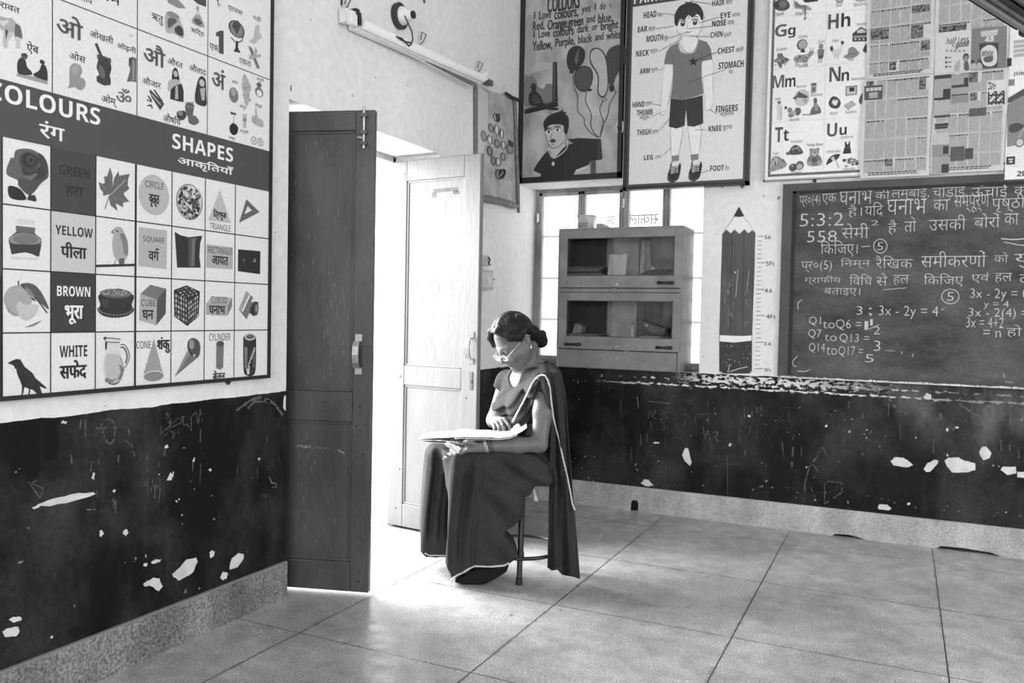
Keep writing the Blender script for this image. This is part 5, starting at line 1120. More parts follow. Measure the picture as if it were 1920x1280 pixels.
for k in range(130):
    z = random.uniform(izb, izt); x = ix-0.004+random.gauss(0, 0.006); r = random.uniform(0.0012, 0.004)
    S.polyuv([(x+r*math.cos(t)*random.uniform(.5, 1.2), z+r*1.5*math.sin(t)*random.uniform(.6, 1.2)) for t in [k2*1.047 for k2 in range(6)]], CHALK)
S.h0 = 0
S.finish(BB)
m = MB(); m.box((ix-0.002, -0.0202, izb), (ix+0.016, -0.0098, izt)); m.box((ix, -0.0202, izt-0.012), (bxr-0.05, -0.0098, izt+0.003)); m.build('dark_groove', mat('board_groove', 0.012, 0.7), BB, weld=False)
m = MB(); x = ox_
while x < bxr:
    l_ = random.uniform(0.004, 0.03); m.box((x, -0.0225-random.uniform(0, 0.003), zb-0.003), (x+l_, 0, zb+random.uniform(0.004, 0.009))); x += l_+random.uniform(0, 0.004)
m.build('chipped_plaster_lip', M_PLAST, BB, weld=False)

# ------------------------------------------------------------------ pencil-shaped height chart painted on the pier
HC = thing('height_chart', 'black and grey pencil-shaped height chart with foot marks, painted between window and blackboard', 'height chart', (1.42, 0, 0.89))
S = Sheet(lambda q: WB(q, 0.0), putB(-0.0008), step=0.0003); S.zoom(1320, 380, 3.5556)
M_PEN = mat('grey_pencil_paint', 0.055, 0.5, 0.35, 18, stretch=(1, 1, 0.25)); M_PEND = mat('black_pencil_paint', 0.018, 0.5, 0.5, 20)
S.part('pencil_shaft'); S.poly([(126, 205), (150, 180), (178, 205), (204, 180), (236, 208), (270, 178), (296, 205), (322, 183), (340, 200), (338, 420), (326, 740), (318, 890), (106, 882), (110, 640), (120, 420)], M_PEN)
S.line([(188, 195), (182, 520), (176, 875)], 0.0035, 25); S.line([(268, 190), (262, 520), (256, 880)], 0.0035, 25)
S.line([(124, 205), (104, 885), (104, 1125), (120, 1138)], 0.0035, 60); S.line([(341, 200), (319, 890), (317, 1125), (300, 1138)], 0.0035, 60)
for k in range(26):
    x = random.choice([random.uniform(150, 200), random.uniform(270, 305), random.uniform(120, 330)]); y = random.uniform(440, 800); S.line([(x, y), (x+random.uniform(-4, 4), y+random.uniform(4, 40))], 0.0015, 170)
S.line([(228, 440), (212, 630)], 0.003, 180); S.line([(300, 450), (285, 600)], 0.0025, 170); S.oval((203, 458), (213, 468), 220, n=8)
S.part('pencil_band'); S.poly([(106, 882), (200, 892), (318, 884), (317, 918), (200, 930), (105, 922)], 235)
S.part('pencil_end'); S.poly([(105, 924), (200, 932), (317, 920), (316, 1120), (296, 1138), (130, 1138), (104, 1118)], M_PEND); S.line([(172, 1125), (235, 1105), (292, 1092)], 0.005, 190); S.line([(172, 1075), (160, 1130)], 0.005, 180); S.line([(120, 1055), (160, 1070)], 0.003, 120)
for k in range(16): x = random.uniform(120, 305); y = random.uniform(940, 1090); S.oval((x-3, y-3), (x+3, y+3), 200, n=7)
S.part('pencil_wood'); S.line([(204, 92), (128, 200)], 0.0022, 60); S.line([(262, 90), (338, 195)], 0.0022, 60)
S.poly([(206, 94), (236, 98), (262, 92), (332, 186), (322, 178), (296, 200), (270, 172), (236, 202), (204, 174), (178, 199), (150, 174), (132, 195)], 228)
S.part('pencil_lead'); S.poly([(234, 26), (268, 88), (236, 95), (198, 90)], 30)
S.part('height_scale')
tk = [(224, 360, 396, 1), (255, 357, 384, 0), (282, 357, 385, 0), (312, 357, 384, 0), (342, 356, 384, 0), (372, 356, 384, 0), (399, 356, 410, 1), (430, 354, 382, 0), (459, 355, 382, 0), (489, 353, 381, 0), (519, 352, 380, 0), (547, 351, 380, 0), (577, 350, 402, 1), (606, 350, 380, 0), (637, 350, 380, 0), (664, 348, 378, 0), (694, 347, 378, 0), (723, 348, 378, 0), (751, 347, 406, 1), (780, 347, 377, 0), (809, 346, 377, 0), (839, 345, 376, 0), (868, 345, 376, 0), (899, 344, 375, 0), (930, 343, 397, 1), (960, 343, 374, 0), (989, 342, 374, 0), (1019, 342, 373, 0), (1048, 341, 372, 0), (1078, 341, 372, 0), (1106, 340, 394, 1)]
for y, a, c, big_ in tk: S.part('scale_mark').line([(a, y), (c, y)], 0.0032 if big_ else 0.0026, 50)
for t, a, c in (('56', (404, 218), (446, 242)), ('5Ft', (415, 390), (470, 420)), ('4.6', (406, 570), (454, 600)), ('4Ft', (414, 744), (478, 774)), ('3.6', (400, 928), (448, 952)), ('3Ft', (400, 1102), (448, 1126))): S.part('scale_number').text(t, a, c, 50, 0.012)
S.finish(HC)
for q, lb in (((1356, 350), 'small rusty hook in the pale pier just above the pencil tip'), ((1461, 371), 'small rusty hook beside the top left corner of the blackboard')):
    h = WB(q); m = MB(); m.tube([(h[0], -0.0, h[1]), (h[0], -0.018, h[1]+0.004)], 0.003, 8); m.tube([(h[0], -0.016, h[1]+0.004), (h[0]-0.006, -0.02, h[1]-0.012)], 0.0022, 8)
    tag(m.build('wall_hook', MATS['rusty_nail'], weld=False), lb, 'hook')
# ------------------------------------------------------------------ tube light with its cable and ceiling-rose holder on the left wall
TL = thing('tube_light', 'long white fluorescent batten light fixed slightly tilted on the left wall above the doorway', 'tube light', (0.0, -1.2, 2.5))
XB = 0.055
def LW(q, x=XB): h = hit(q, 0, x); return Vector((x, h[1], h[2]))
zT = (610, 0, 6.0)
def PT(X, Y, x=XB): return LW((610+X/6.0, Y/6.0), x)
white = mat('white_enamel', 0.72, 0.4, 0.08, 30); grime = mat('grimy_metal', 0.16, 0.5, 0.3, 40)
a, c = PT(345, 250), PT(1770, 895); d_ = (c-a).normalized(); up = Vector((0, -d_.z, d_.y)); up = up if up.z > 0 else -up
m = MB(); m.obox(a-up*0.030-Vector((XB-0.012, 0, 0)), c-a, Vector((XB-0.012, 0, 0)), up*0.062); m.build('batten', white, TL, bevel=0.006)
m = MB(); m.tube([a+d_*0.02+Vector((0.012, 0, 0)), c-d_*0.02+Vector((0.012, 0, 0))], 0.0225, 20); m.build('tube_lamp', mat('unlit_tube_glass', 0.85, 0.25), TL, smooth=True)
p, q = PT(360, 300), PT(1640, 962)
m = MB(); m.obox(p-Vector((0.010, 0, 0)), q-p, Vector((0.009, 0, 0)), Vector((0, 0, -0.006))); m.build('lower_lip', mat('bright_metal_lip', 0.6, 0.4), TL, bevel=0.001)
m = MB(); m.prism([PT(600, 430, 0.03), PT(1640, 960, 0.03), PT(1700, 935, 0.03), PT(1500, 800, 0.03)], (0.012, 0, 0)); m.build('side_channel', grime, TL)
m = MB(); m.obox(PT(150, 225, 0.004)-up*0.012, PT(330, 285, 0.004)-PT(150, 225, 0.004), Vector((0.045, 0, 0)), up*0.060); m.build('end_cap', white, TL, bevel=0.004)
m = MB(); m.obox(PT(240, 275), d_*0.045, Vector((0.028, 0, 0)), up*0.06); m.build('lamp_holder', white, TL, bevel=0.004)
m = MB(); m.obox(PT(285, 175), d_*0.03, Vector((0.03, 0, 0)), up*0.03); m.obox(PT(330, 285), d_*0.018, Vector((0.026, 0, 0)), up*0.055); m.build('starter_clip', MATS['black_paint'], TL, weld=False, bevel=0.003)
m = MB(); m.obox(PT(1765, 905), d_*0.016, Vector((0.03, 0, 0)), up*0.045); m.build('lamp_holder', white, TL, bevel=0.003)
m = MB()
for k in range(6): m.obox(PT(1785+k*13, 935+k*6.5, 0.02), d_*0.007, Vector((0.02, 0, 0)), up*0.03)
m.obox(PT(1780, 945, 0.014), d_*0.07, Vector((0.008, 0, 0)), up*0.03); m.build('ribbed_end', grime, TL, weld=False)
for X, Y in ((1045, 520), (1690, 830), (190, 130)):
    m = MB(); e = PT(X, Y, 0.004); m.tube([e+Vector((0, 0, 0.0)), e+Vector((0.03, 0, 0.02)), e+Vector((0.045, 0.004, 0.055)), e+Vector((0.02, 0, 0.07)), e+Vector((0.015, 0, 0.03))], 0.004, 8); m.build('wall_clip', grime, TL, smooth=True)
m = MB(); m.tube([PT(X, Y, x) for X, Y, x in ((893, 175, .088), (930, 260, .092), (975, 360, .096), (985, 440, .10), (965, 500, .10), (940, 520, .10), (915, 490, .10), (860, 430, .098), (800, 410, .096), (850, 445, .098), (905, 470, .10), (960, 480, .098))], 0.0035, 8); m.build('twin_cable', mat('dark_cable', 0.03, 0.5), TL, smooth=True)
LH = thing('lamp_holder', 'round white angled lamp holder on dark block, above the tube light', 'lamp holder', (0.0, -1.45, 2.6))
e = hit((610+815/6.0, 185/6.0), 0, 0.0)
m = MB(); m.lathe([(0.062, 0.0), (0.064, 0.02), (0.056, 0.024)], e, (1, 0, 0), 26); m.build('round_block', mat('dark_wood_block', 0.03, 0.6), LH, smooth=True)
m = MB(); m.lathe([(0.045, 0.024), (0.045, 0.034), (0.036, 0.05), (0.026, 0.060), (0.024, 0.078), (0.020, 0.082)], e, (1, 0.05, -0.02), 24); m.build('holder_shell', white, LH, smooth=True)
m = MB(); m.lathe([(0.019, 0.080), (0.019, 0.092), (0.010, 0.094)], e, (1, 0.05, -0.02), 18); m.build('socket_mouth', MATS['black_paint'], LH, smooth=True)
# dents and nail holes in the plaster above
m = MB()
for (x_, y_) in ((640, 5), (795, 3), (545, 165), (704, 145), (763, 160), (924, 112)):
    h = WL((x_, y_)); n = random.randint(5, 7)
    m.raw([(0.0009, h[0]+(0.014 if y_ < 8 else 0.004)*math.cos(t)*random.uniform(.5, 1.2), h[1]+(0.02 if y_ < 8 or y_ == 165 else 0.005)*math.sin(t)*random.uniform(.5, 1.2)) for t in [2*math.pi*k/n for k in range(n)]], [tuple(range(n))])
struct(m.build('wall_left_nail_holes', mat('hole_dark', 0.06, 0.9), weld=False, recalc=False))

# ------------------------------------------------------------------ hanging scroll chart near the corner
HS = thing('hanging_scroll', 'faded cloth scroll with ring-shaped pictures hanging in the room corner', 'scroll', (0.0, -0.33, 1.85))
XS = 0.02
zH = (880, 120, 4.2667)
S = Sheet(lambda q: WL(q, XS), putL(XS+0.0006)); S.zoom(*zH)
P_ = [WL((880+x/4.2667, 120+y/4.2667), XS) for x, y in ((55, 165), (360, 285), (392, 1140), (70, 1050))]
M_CL = mat('faded_scroll_cloth', 0.36, 0.9, 0.25, 10)
m = MB(); V = []; nx, nz = 8, 12
for j_ in range(nz+1):
    for i_ in range(nx+1):
        f, g_ = i_/nx, j_/nz
        y_ = (P_[0][0]*(1-g_)+P_[3][0]*g_)*(1-f)+(P_[1][0]*(1-g_)+P_[2][0]*g_)*f; z_ = (P_[0][1]*(1-g_)+P_[3][1]*g_)*(1-f)+(P_[1][1]*(1-g_)+P_[2][1]*g_)*f
        V.append((XS-0.002+0.002*math.sin(f*6)*math.sin(g_*3), y_, z_))
n = len(V); F = [(j_*(nx+1)+i_, j_*(nx+1)+i_+1, (j_+1)*(nx+1)+i_+1, (j_+1)*(nx+1)+i_) for j_ in range(nz) for i_ in range(nx)]
m.raw(V+[(x-0.002, y, z) for x, y, z in V], F+[tuple(i+n for i in f[::-1]) for f in F]); m.build('scroll_cloth', M_CL, HS, smooth=True, recalc=False)
S.part('pale_margin'); S.poly([(66, 170), (150, 240), (145, 560), (105, 720), (66, 720)], 190)
for (x0, y0, x1, y1, t1, t2) in ((190, 380, 246, 475, 60, 190), (150, 465, 195, 558, 90, 130), (198, 478, 238, 575, 60, 200), (243, 512, 275, 602, 50, 215), (90, 520, 138, 632, 110, 130), (140, 560, 185, 652, 70, 185), (198, 590, 244, 682, 60, 130), (252, 606, 292, 692, 70, 185), (138, 645, 185, 748, 50, 110), (248, 700, 290, 782, 80, 140), (168, 728, 212, 822, 90, 110), (208, 738, 252, 826, 60, 175), (298, 630, 350, 730, 100, 130), (204, 830, 262, 935, 70, 100)):
    S.part('ring_picture'); S.oval((x0, y0), (x1, y1), t1); S.oval((x0+7, y0+8), (x1-7, y1-8), t2); S.oval((x0+16, y0+24), (x1-14, y1-26), min(t2+20, 215), n=16)
S.part('jug_picture'); S.poly([(205, 400), (245, 395), (238, 460), (212, 458)], 60); S.line([(216, 345), (212, 400)], 0.003, 190); S.poly([(310, 600), (350, 630), (352, 665), (318, 660)], 60)
S.part('cup_picture'); S.blob([(235, 850), (280, 840), (292, 870), (270, 915), (240, 905)], 30); S.line([(245, 895), (270, 865), (262, 850)], 0.005, 200)
S.finish(HS)
m = MB(); a = PT(1690, 985, 0.014); b2 = WL((894.5, 300), 0.014); m.tube([a, (0.014, b2[0], b2[1]-0.35)], 0.010, 10); m.build('side_rod', mat('brown_grey_rod', 0.14, 0.7, 0.3, 30), HS, smooth=True)
m = MB(); q = [WL((880+x/4.2667, 120+y/4.2667), 0.03) for x, y in ((362, 280), (372, 480), (378, 700), (388, 950), (394, 1190))]; m.tube([(0.03, y, z) for y, z in q], [0.012, 0.011, 0.013, 0.012, 0.010], 10); m.build('side_rod', MATS['brown_grey_rod'], HS, smooth=True)
q = [WL((880+x/4.2667, 120+y/4.2667), 0.035) for x, y in ((292, 235), (345, 270), (396, 292))]; m = MB(); m.tube([(0.035, y, z) for y, z in q], 0.011, 10); m.build('top_rod', MATS['rusty_nail'], HS, smooth=True)
q = [WL((880+x/4.2667, 120+y/4.2667), 0.032) for x, y in ((60, 1062), (160, 1082), (260, 1100), (340, 1125), (390, 1140))]; m = MB(); m.tube([(0.032, y, z) for y, z in q], [0.016, 0.022, 0.019, 0.022, 0.014], 12); m.build('bottom_roll', MATS['brown_grey_rod'], HS, smooth=True)

# ------------------------------------------------------------------ switch box behind the pale door leaf
SB = thing('switch_box', 'small square electric switch box on the left wall beside the pale door edge', 'switch box', (0.0, -0.5, 1.37))
a, c = WL((880+230/12.8, 460+1050/12.8), 0.0), WL((880+460/12.8, 460+650/12.8), 0.0)
y0, y1, z0, z1 = a[0]-0.07, c[0], a[1], c[1]+0.012
m = MB(); m.box((0, y0, z0), (0.035, y1, z1)); m.build('back_box', mat('grimy_plastic', 0.42, 0.5, 0.2, 40), SB, bevel=0.004)
m = MB(); m.box((0.034, y0+0.008, z0+0.014), (0.04, y1-0.01, z1-0.016)); m.build('face_plate', mat('switch_plate', 0.50, 0.4, 0.2, 50), SB, bevel=0.002)
m = MB(); m.obox((0.038, (y0+y1)/2+0.012, z0+0.03), (0.012, 0, 0.004), (0, 0.018, 0), (-0.006, 0, 0.035)); m.build('rocker_switch', white, SB, bevel=0.002)
m = MB(); m.lathe([(0.005, 0), (0.005, 0.004)], (0.04, y1-0.006, (z0+z1)/2+0.006), (1, 0, 0), 10); m.build('screw_head', MATS['black_paint'], SB)
SB2 = thing('wall_socket', 'small worn wall socket just above the switch box', 'socket', (0.0, -0.5, 1.47))
m = MB(); m.box((0, y0-0.02, z1+0.026), (0.02, y1-0.028, z1+0.086)); m.build('socket_body', MATS['grimy_plastic'], SB2, bevel=0.004)
m = MB(); m.tube([(0.02, y1-0.045, z1+0.08), (0.03, y1-0.04, z1+0.06), (0.024, y1-0.045, z1+0.045), (0.03, y1-0.04, z1+0.03)], 0.005, 8); m.build('socket_lever', MATS['black_paint'], SB2, smooth=True)

# ------------------------------------------------------------------ fixture hanging at the upper right, near the camera
HF = thing('hanging_batten', 'dark metal batten hanging diagonally in the upper right corner of the photo', 'ceiling fixture', (2.9, -2.2, 3.45))
D = 3.6
def NR(q, dist=D): d = ray(q); return Vector(CAM + d*dist)
E = NR((1905, 57)); dr = Vector((-0.42, -0.907, 0.0)).normalized()
side = Vector((0.907, -0.42, 0)); upv = Vector((0, 0, 1))
mdk = mat('dark_batten_paint', 0.045, 0.5, 0.4, 20); 
m = MB(); m.obox(E-side*0.0, dr*1.3, side*0.12, upv*0.012); m.obox(E, dr*1.3, side*0.012, upv*0.05); m.obox(E+side*0.108, dr*1.3, side*0.012, upv*0.05); m.build('channel', mdk, HF, weld=False, bevel=0.002)
m = MB(); m.obox(E+side*0.035-upv*0.016, dr*1.28, side*0.045, upv*0.016); m.build('lamp_tray', mat('batten_tray', 0.10, 0.5, 0.3, 20), HF, bevel=0.003)
m = MB(); m.tube([E+side*0.058-upv*0.028+dr*0.02, E+side*0.058-upv*0.028+dr*1.25], 0.013, 14); m.build('tube_lamp', mat('dark_tube', 0.13, 0.3), HF, smooth=True)
m = MB(); m.obox(E-dr*0.03-upv*0.03+side*0.015, dr*0.05, side*0.07, upv*0.04); m.build('end_holder', MATS['black_paint'], HF, bevel=0.006)
m = MB(); m.lathe([(0.014, 0), (0.014, 0.006)], E-dr*0.03-upv*0.012+side*0.045, -dr, 16); m.build('end_screw', white, HF)
m = MB()
for t in (0.25, 1.05): m.tube([E+dr*t+side*0.06+upv*0.01, (E+dr*t+side*0.06).xy.to_3d()+Vector((0, 0, CEIL))], 0.006, 8)
m.build('drop_rod', mdk, HF, weld=False)
# ------------------------------------------------------------------ grey metal cabinet standing on the window ledge
CB = thing('metal_cabinet', 'grey metal cabinet with two glazed flap doors standing on the window ledge', 'cabinet', (0.70, 0.11, WZ0))
YC = -0.03; YK = 0.25; SK = 1.2
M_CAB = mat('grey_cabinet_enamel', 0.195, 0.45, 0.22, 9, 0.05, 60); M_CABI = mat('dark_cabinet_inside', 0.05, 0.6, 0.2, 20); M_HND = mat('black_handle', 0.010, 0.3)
zC2 = (1030, 410, 4.2667)
def CQ(X, Y, y=YC): return WB((1030+X/4.2667, 410+Y/4.2667), y)
cx0, cx1, cz0, cz1 = 0.303, 1.104, WZ0, 1.749
t_ = 0.018
du0, du1 = CQ(95, 102), CQ(1060, 552); dl0, dl1 = CQ(88, 592), CQ(1045, 1068)
gu0, gu1 = CQ(152, 160), CQ(1000, 455); gl0, gl1 = CQ(145, 652), CQ(985, 962)
zmid = (du1[1]+dl0[1])/2
m = MB()
m.box((cx0, YC, cz0), (cx0+t_, YK, cz1)); m.box((cx1-t_, YC, cz0), (cx1, YK, cz1)); m.box((cx0+t_, YC, cz1-t_), (cx1-t_, YK, cz1)); m.box((cx0+t_, YC+0.02, cz0), (cx1-t_, YK, cz0+t_))
m.box((cx0+t_, YC+0.001, zmid-0.013), (cx1-t_, YK, zmid+0.013)); m.box((cx0+t_, YC+0.004, cz0+0.004), (cx1-t_-0.004, YC+0.02, dl1[1]-0.006))
m.box((cx0+t_, YC+0.004, gu1[1]-0.014), (cx1-t_, YK-0.012, gu1[1]-0.004)); m.box((cx0+t_, YC+0.004, gl1[1]-0.014), (cx1-t_, YK-0.012, gl1[1]-0.004))
m.build('carcass', M_CAB, CB, weld=False, bevel=0.0025)
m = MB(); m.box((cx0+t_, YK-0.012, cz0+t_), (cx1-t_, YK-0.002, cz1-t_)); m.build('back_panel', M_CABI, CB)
# reflection in the glass doors, painted as toned sheets on the back
def reflection_sheet(X0, X1, Y0, Y1, alb, nm):
    # positions seen in the glass, put on the back panel
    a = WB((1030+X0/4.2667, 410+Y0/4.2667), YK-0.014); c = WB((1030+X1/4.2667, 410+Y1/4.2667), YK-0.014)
    m = MB(); m.box((a[0], YK-0.0165, c[1]), (c[0], YK-0.0122, a[1])); m.build('painted_reflection', mat(nm, alb, 0.8, 0.2, 16), CB)
reflection_sheet(465, 720, 120, 500, 0.42, 'pale_reflection'); reflection_sheet(722, 1060, 120, 500, 0.24, 'grey_reflection'); reflection_sheet(466, 702, 640, 1040, 0.48, 'pale_reflection_low'); reflection_sheet(704, 1040, 640, 1040, 0.13, 'dark_reflection_low')
GLASS = bpy.data.materials.new('cabinet_glass'); GLASS.use_nodes = True; N_ = GLASS.node_tree.nodes; Lk = GLASS.node_tree.links; N_.clear()
o_ = N_.new('ShaderNodeOutputMaterial'); tr = N_.new('ShaderNodeBsdfTransparent'); gl = N_.new('ShaderNodeBsdfGlossy'); mx = N_.new('ShaderNodeMixShader'); fr = N_.new('ShaderNodeFresnel'); fr.inputs[0].default_value = 1.45
gl.inputs['Roughness'].default_value = 0.05; tr.inputs[0].default_value = g4(0.92); Lk.new(fr.outputs[0], mx.inputs[0]); Lk.new(tr.outputs[0], mx.inputs[1]); Lk.new(gl.outputs[0], mx.inputs[2]); Lk.new(mx.outputs[0], o_.inputs[0])
def flap(d0, d1, g0, g1, handles, locks):
    x0, x1, z0, z1 = d0[0], d1[0], d1[1], d0[1]; gx0, gx1, gz0, gz1 = g0[0], g1[0], g1[1], g0[1]
    YD = YC-0.012
    m = MB(); outer = [(x0, z0), (x1, z0), (x1, z1), (x0, z1)]
    for a in (((x0, z0), (gx0, z1)), ((gx1, z0), (x1, z1)), ((gx0, z0), (gx1, gz0)), ((gx0, gz1), (gx1, z1))): m.box((a[0][0], YD, a[0][1]), (a[1][0], YC+0.001, a[1][1]))
    D_ = m.build('flap_door', M_CAB, CB, weld=True, bevel=0.002)
    m = MB(); m.box((gx0-0.005, YC-0.006, gz0-0.005), (gx1+0.005, YC-0.003, gz1+0.005)); m.build('glass_pane', GLASS, D_)
    m = MB()
    for a in (((gx0, gz0), (gx0+0.004, gz1)), ((gx1-0.004, gz0), (gx1, gz1)), ((gx0, gz0), (gx1, gz0+0.004)), ((gx0, gz1-0.004), (gx1, gz1))): m.box((a[0][0], YD+0.001, a[0][1]), (a[1][0], YC-0.002, a[1][1]))
    m.build('glazing_bead', mat('dark_bead', 0.05, 0.5), D_, weld=False)
    for X, Y in handles:
        a = CQ(X-55, Y, YD); c = CQ(X+55, Y, YD); m = MB()
        m.tube([(a[0], YD-0.006, a[1]), (a[0]+0.012, YD-0.016, a[1]), (a[0]+0.025, YD-0.020, a[1]), ((a[0]+c[0])/2, YD-0.021, a[1]), (c[0]-0.025, YD-0.020, a[1]), (c[0]-0.012, YD-0.016, a[1]), (c[0], YD-0.006, a[1])], [0.010, 0.0095, 0.0075, 0.006, 0.0075, 0.0095, 0.010], 12)
        for e in (a, c): m.lathe([(0.011, 0.0), (0.010, 0.010)], (e[0], YD, a[1]), (0, -1, 0), 12)
        m.build('door_handle', M_HND, D_, smooth=True, weld=False)
    for X, Y in locks:
        a = CQ(X, Y, YD); m = MB(); m.lathe([(0.009, 0), (0.0085, 0.003), (0.004, 0.004)], (a[0], YD, a[1]), (0, -1, 0), 16); m.build('lock', M_STEEL, D_, smooth=True)
    m = MB()
    for X, Y in ([(142, 512), (247, 513)] if len(handles) == 1 else [(700, 1035)]):
        a = CQ(X, Y, YD); m.lathe([(0.004, 0), (0.004, 0.001)], (a[0], YD, a[1]), (0, -1, 0), 9)
    m.build('screw_hole', M_HND, D_, weld=False)
    return D_
flap(du0, du1, gu0, gu1, [(930, 512)], [(540, 525)]); flap(dl0, dl1, gl0, gl1, [(187, 1000), (917, 1028)], [(531, 1026)])
# worn paint patches
m = MB()
for k in range(90):
    X = random.gauss(500, 45) if k < 60 else random.uniform(420, 640); Y = random.choice([random.gauss(505, 22), random.gauss(572, 10), random.gauss(1115, 25), random.gauss(1040, 18)])
    if Y > 640 and Y < 960: continue
    a = CQ(X, Y); yy = YC-0.0123 if (du1[1] < a[1] < du0[1] or dl1[1] < a[1] < dl0[1]) else (YC+0.0035 if a[1] < dl1[1] else YC+0.0005)
    r = random.uniform(0.0015, 0.006); m.raw([(a[0]+r*math.cos(t)*random.uniform(.5, 1.3), yy, a[1]+r*math.sin(t)*random.uniform(.5, 1.3)) for t in [q*1.047 for q in range(6)]], [tuple(range(6))])
m.build('worn_paint', mat('worn_cabinet_paint', 0.36, 0.6, 0.3, 60), CB, weld=False, recalc=False)
# ---- things kept inside the cabinet
zs_u = gu1[1]-0.0038; zs_l = gl1[1]-0.0038
def cpos(X, y=0.08): return WB((1030+X/4.2667, 410+500/4.2667), y)[0]
def slab(mb, x0, x1, y0, y1, z0, z1, tilt=0.0, wob=0.0):
    V = []
    for (x, y) in ((x0, y0), (x1, y0), (x1, y1), (x0, y1)): V.append((x, y+random.uniform(-wob, wob), z0+tilt*(x-x0)))
    mb.prism([(v[0]+random.uniform(-wob, wob), v[1], v[2]) for v in V], (0, 0, z1-z0))
x0 = cpos(160); x1 = cpos(462)
PS = thing('paper_stack', 'dark stack of old papers at the left of the cabinet upper shelf', 'paper stack', ((x0+x1)/2, 0.08, zs_u))
z = zs_u
for k in range(7):
    h_ = random.uniform(0.005, 0.011); m = MB(); slab(m, x0+random.uniform(0, .02), x1-random.uniform(0, .02), 0.0+random.uniform(0, .02), 0.2, z, z+h_, 0, 0.004); m.build('paper_bundle', mat('old_paper_%d' % (k % 3), (0.10, 0.22, 0.14)[k % 3], 0.8, 0.3, 60), PS); z += h_+0.0004
xa, xb = cpos(462, 0.03), cpos(606, 0.03); za = CQ(530, 282, 0.03)[1]
m = MB(); V = []
for j_ in range(5):
    for i_ in range(7): f, g_ = i_/6, j_/4; V.append((xa+(xb-xa)*f, 0.03+0.035*g_+0.004*math.sin(f*7), zs_u+(za-zs_u)*g_+(0.004*math.sin(f*9) if j_ == 4 else 0)))
n = len(V); F = [(j_*7+i_, j_*7+i_+1, (j_+1)*7+i_+1, (j_+1)*7+i_) for j_ in range(4) for i_ in range(6)]
m.raw(V+[(x, y+0.0015, z_) for x, y, z_ in V], F+[tuple(i+n for i in f[::-1]) for f in F]); tag(m.build('standing_paper', mat('white_note_paper', 0.70, 0.8, 0.06, 30), smooth=True, recalc=False), 'white sheet of paper standing in the middle of the upper cabinet shelf', 'paper')
m = MB(); pr = []
xc = cpos(760, 0.13)
for j_ in range(7):
    g_ = j_/6; pr.append([(xc-0.035+0.01*g_+0.03*math.sin(k*1.1)*0.2+k*0.016*(1-0.35*g_), 0.14+0.014*math.sin(k*1.5), zs_u+0.235*g_) for k in range(6)])
V = [v for r in pr for v in r]; n = len(V); F = [(j_*6+i_, j_*6+i_+1, (j_+1)*6+i_+1, (j_+1)*6+i_) for j_ in range(6) for i_ in range(5)]
m.raw(V+[(x, y+0.003, z_) for x, y, z_ in V], F+[tuple(i+n for i in f[::-1]) for f in F]); tag(m.build('folded_cloth', mat('pale_folded_cloth', 0.45, 0.9, 0.15, 30), smooth=True, recalc=False), 'tall pale folded sheet leaning behind the upper cabinet glass', 'folded sheet')
x0, x1 = cpos(708, 0.05), cpos(1000, 0.05)
m = MB(); m.prism([(x0, 0.02, zs_u), (x1, 0.02, zs_u), (x1, 0.02, zs_u+0.046), (x0+0.08, 0.02, zs_u+0.042), (x0+0.02, 0.02, zs_u+0.016)], (0, 0.16, 0)); tag(m.build('dark_folder', mat('dark_folder', 0.05, 0.7, 0.4, 40), bevel=0.003), 'dark sloping folder at the right of the upper cabinet shelf', 'folder')
m = MB(); xq = cpos(820, 0.05); m.prism([(xq-0.012, 0.05, zs_u+0.046), (xq+0.022, 0.05, zs_u+0.048), (xq, 0.052, zs_u+0.068)], (0, 0.002, 0)); tag(m.build('paper_scrap', MATS['white_note_paper']), 'white torn paper scrap sticking up above the dark folder', 'paper scrap')
# lower shelf
x0 = cpos(200, 0.03)
m = MB(); m.prism([(x0-0.01, 0.03, zs_l+0.02), (x0+0.06, 0.03, zs_l+0.024), (x0+0.052, 0.045, zs_l+0.066), (x0+0.004, 0.05, zs_l+0.085)], (0.004, 0.06, 0.004)); tag(m.build('folded_card', mat('pale_card', 0.42, 0.8, 0.2, 40), bevel=0.002), 'pale folded card standing at the left of the lower cabinet shelf', 'card')
x1 = cpos(440, 0.03); m = MB()
for k in range(5): slab(m, cpos(160, .03)+random.uniform(0, .03), x1-random.uniform(0, .05), 0.0, 0.17, zs_l+k*0.004, zs_l+0.0035+k*0.004, 0.0, 0.006)
tag(m.build('loose_papers', mat('greyish_paper', 0.30, 0.8, 0.3, 30), weld=False), 'flat loose papers lying under the folded card in the cabinet', 'papers')
xb_ = cpos(670, 0.05)
GB = thing('small_bottle', 'small clear bottle standing mid-shelf behind the lower cabinet glass', 'bottle', (xb_, 0.06, zs_l))
m = MB(); m.lathe([(0.016, 0), (0.018, 0.01), (0.018, 0.055), (0.008, 0.07), (0.008, 0.085)], (xb_, 0.06, zs_l), (0, 0, 1), 20); m.build('bottle_body', mat('cloudy_glass', 0.55, 0.2), GB, smooth=True)
m = MB(); m.lathe([(0.010, 0.083), (0.010, 0.098), (0.008, 0.10)], (xb_, 0.06, zs_l), (0, 0, 1), 16); m.build('bottle_cap', mat('dull_cap', 0.2, 0.5), GB, smooth=True)
xb2 = cpos(720, 0.03)
BX = thing('tilted_box', 'dark patterned box lying tilted at the right of the lower cabinet shelf', 'box', (xb2+0.1, 0.06, zs_l))
ang = math.radians(-17); ux = Vector((math.cos(ang), 0, math.sin(ang))); uz = Vector((-math.sin(ang), 0, math.cos(ang)))
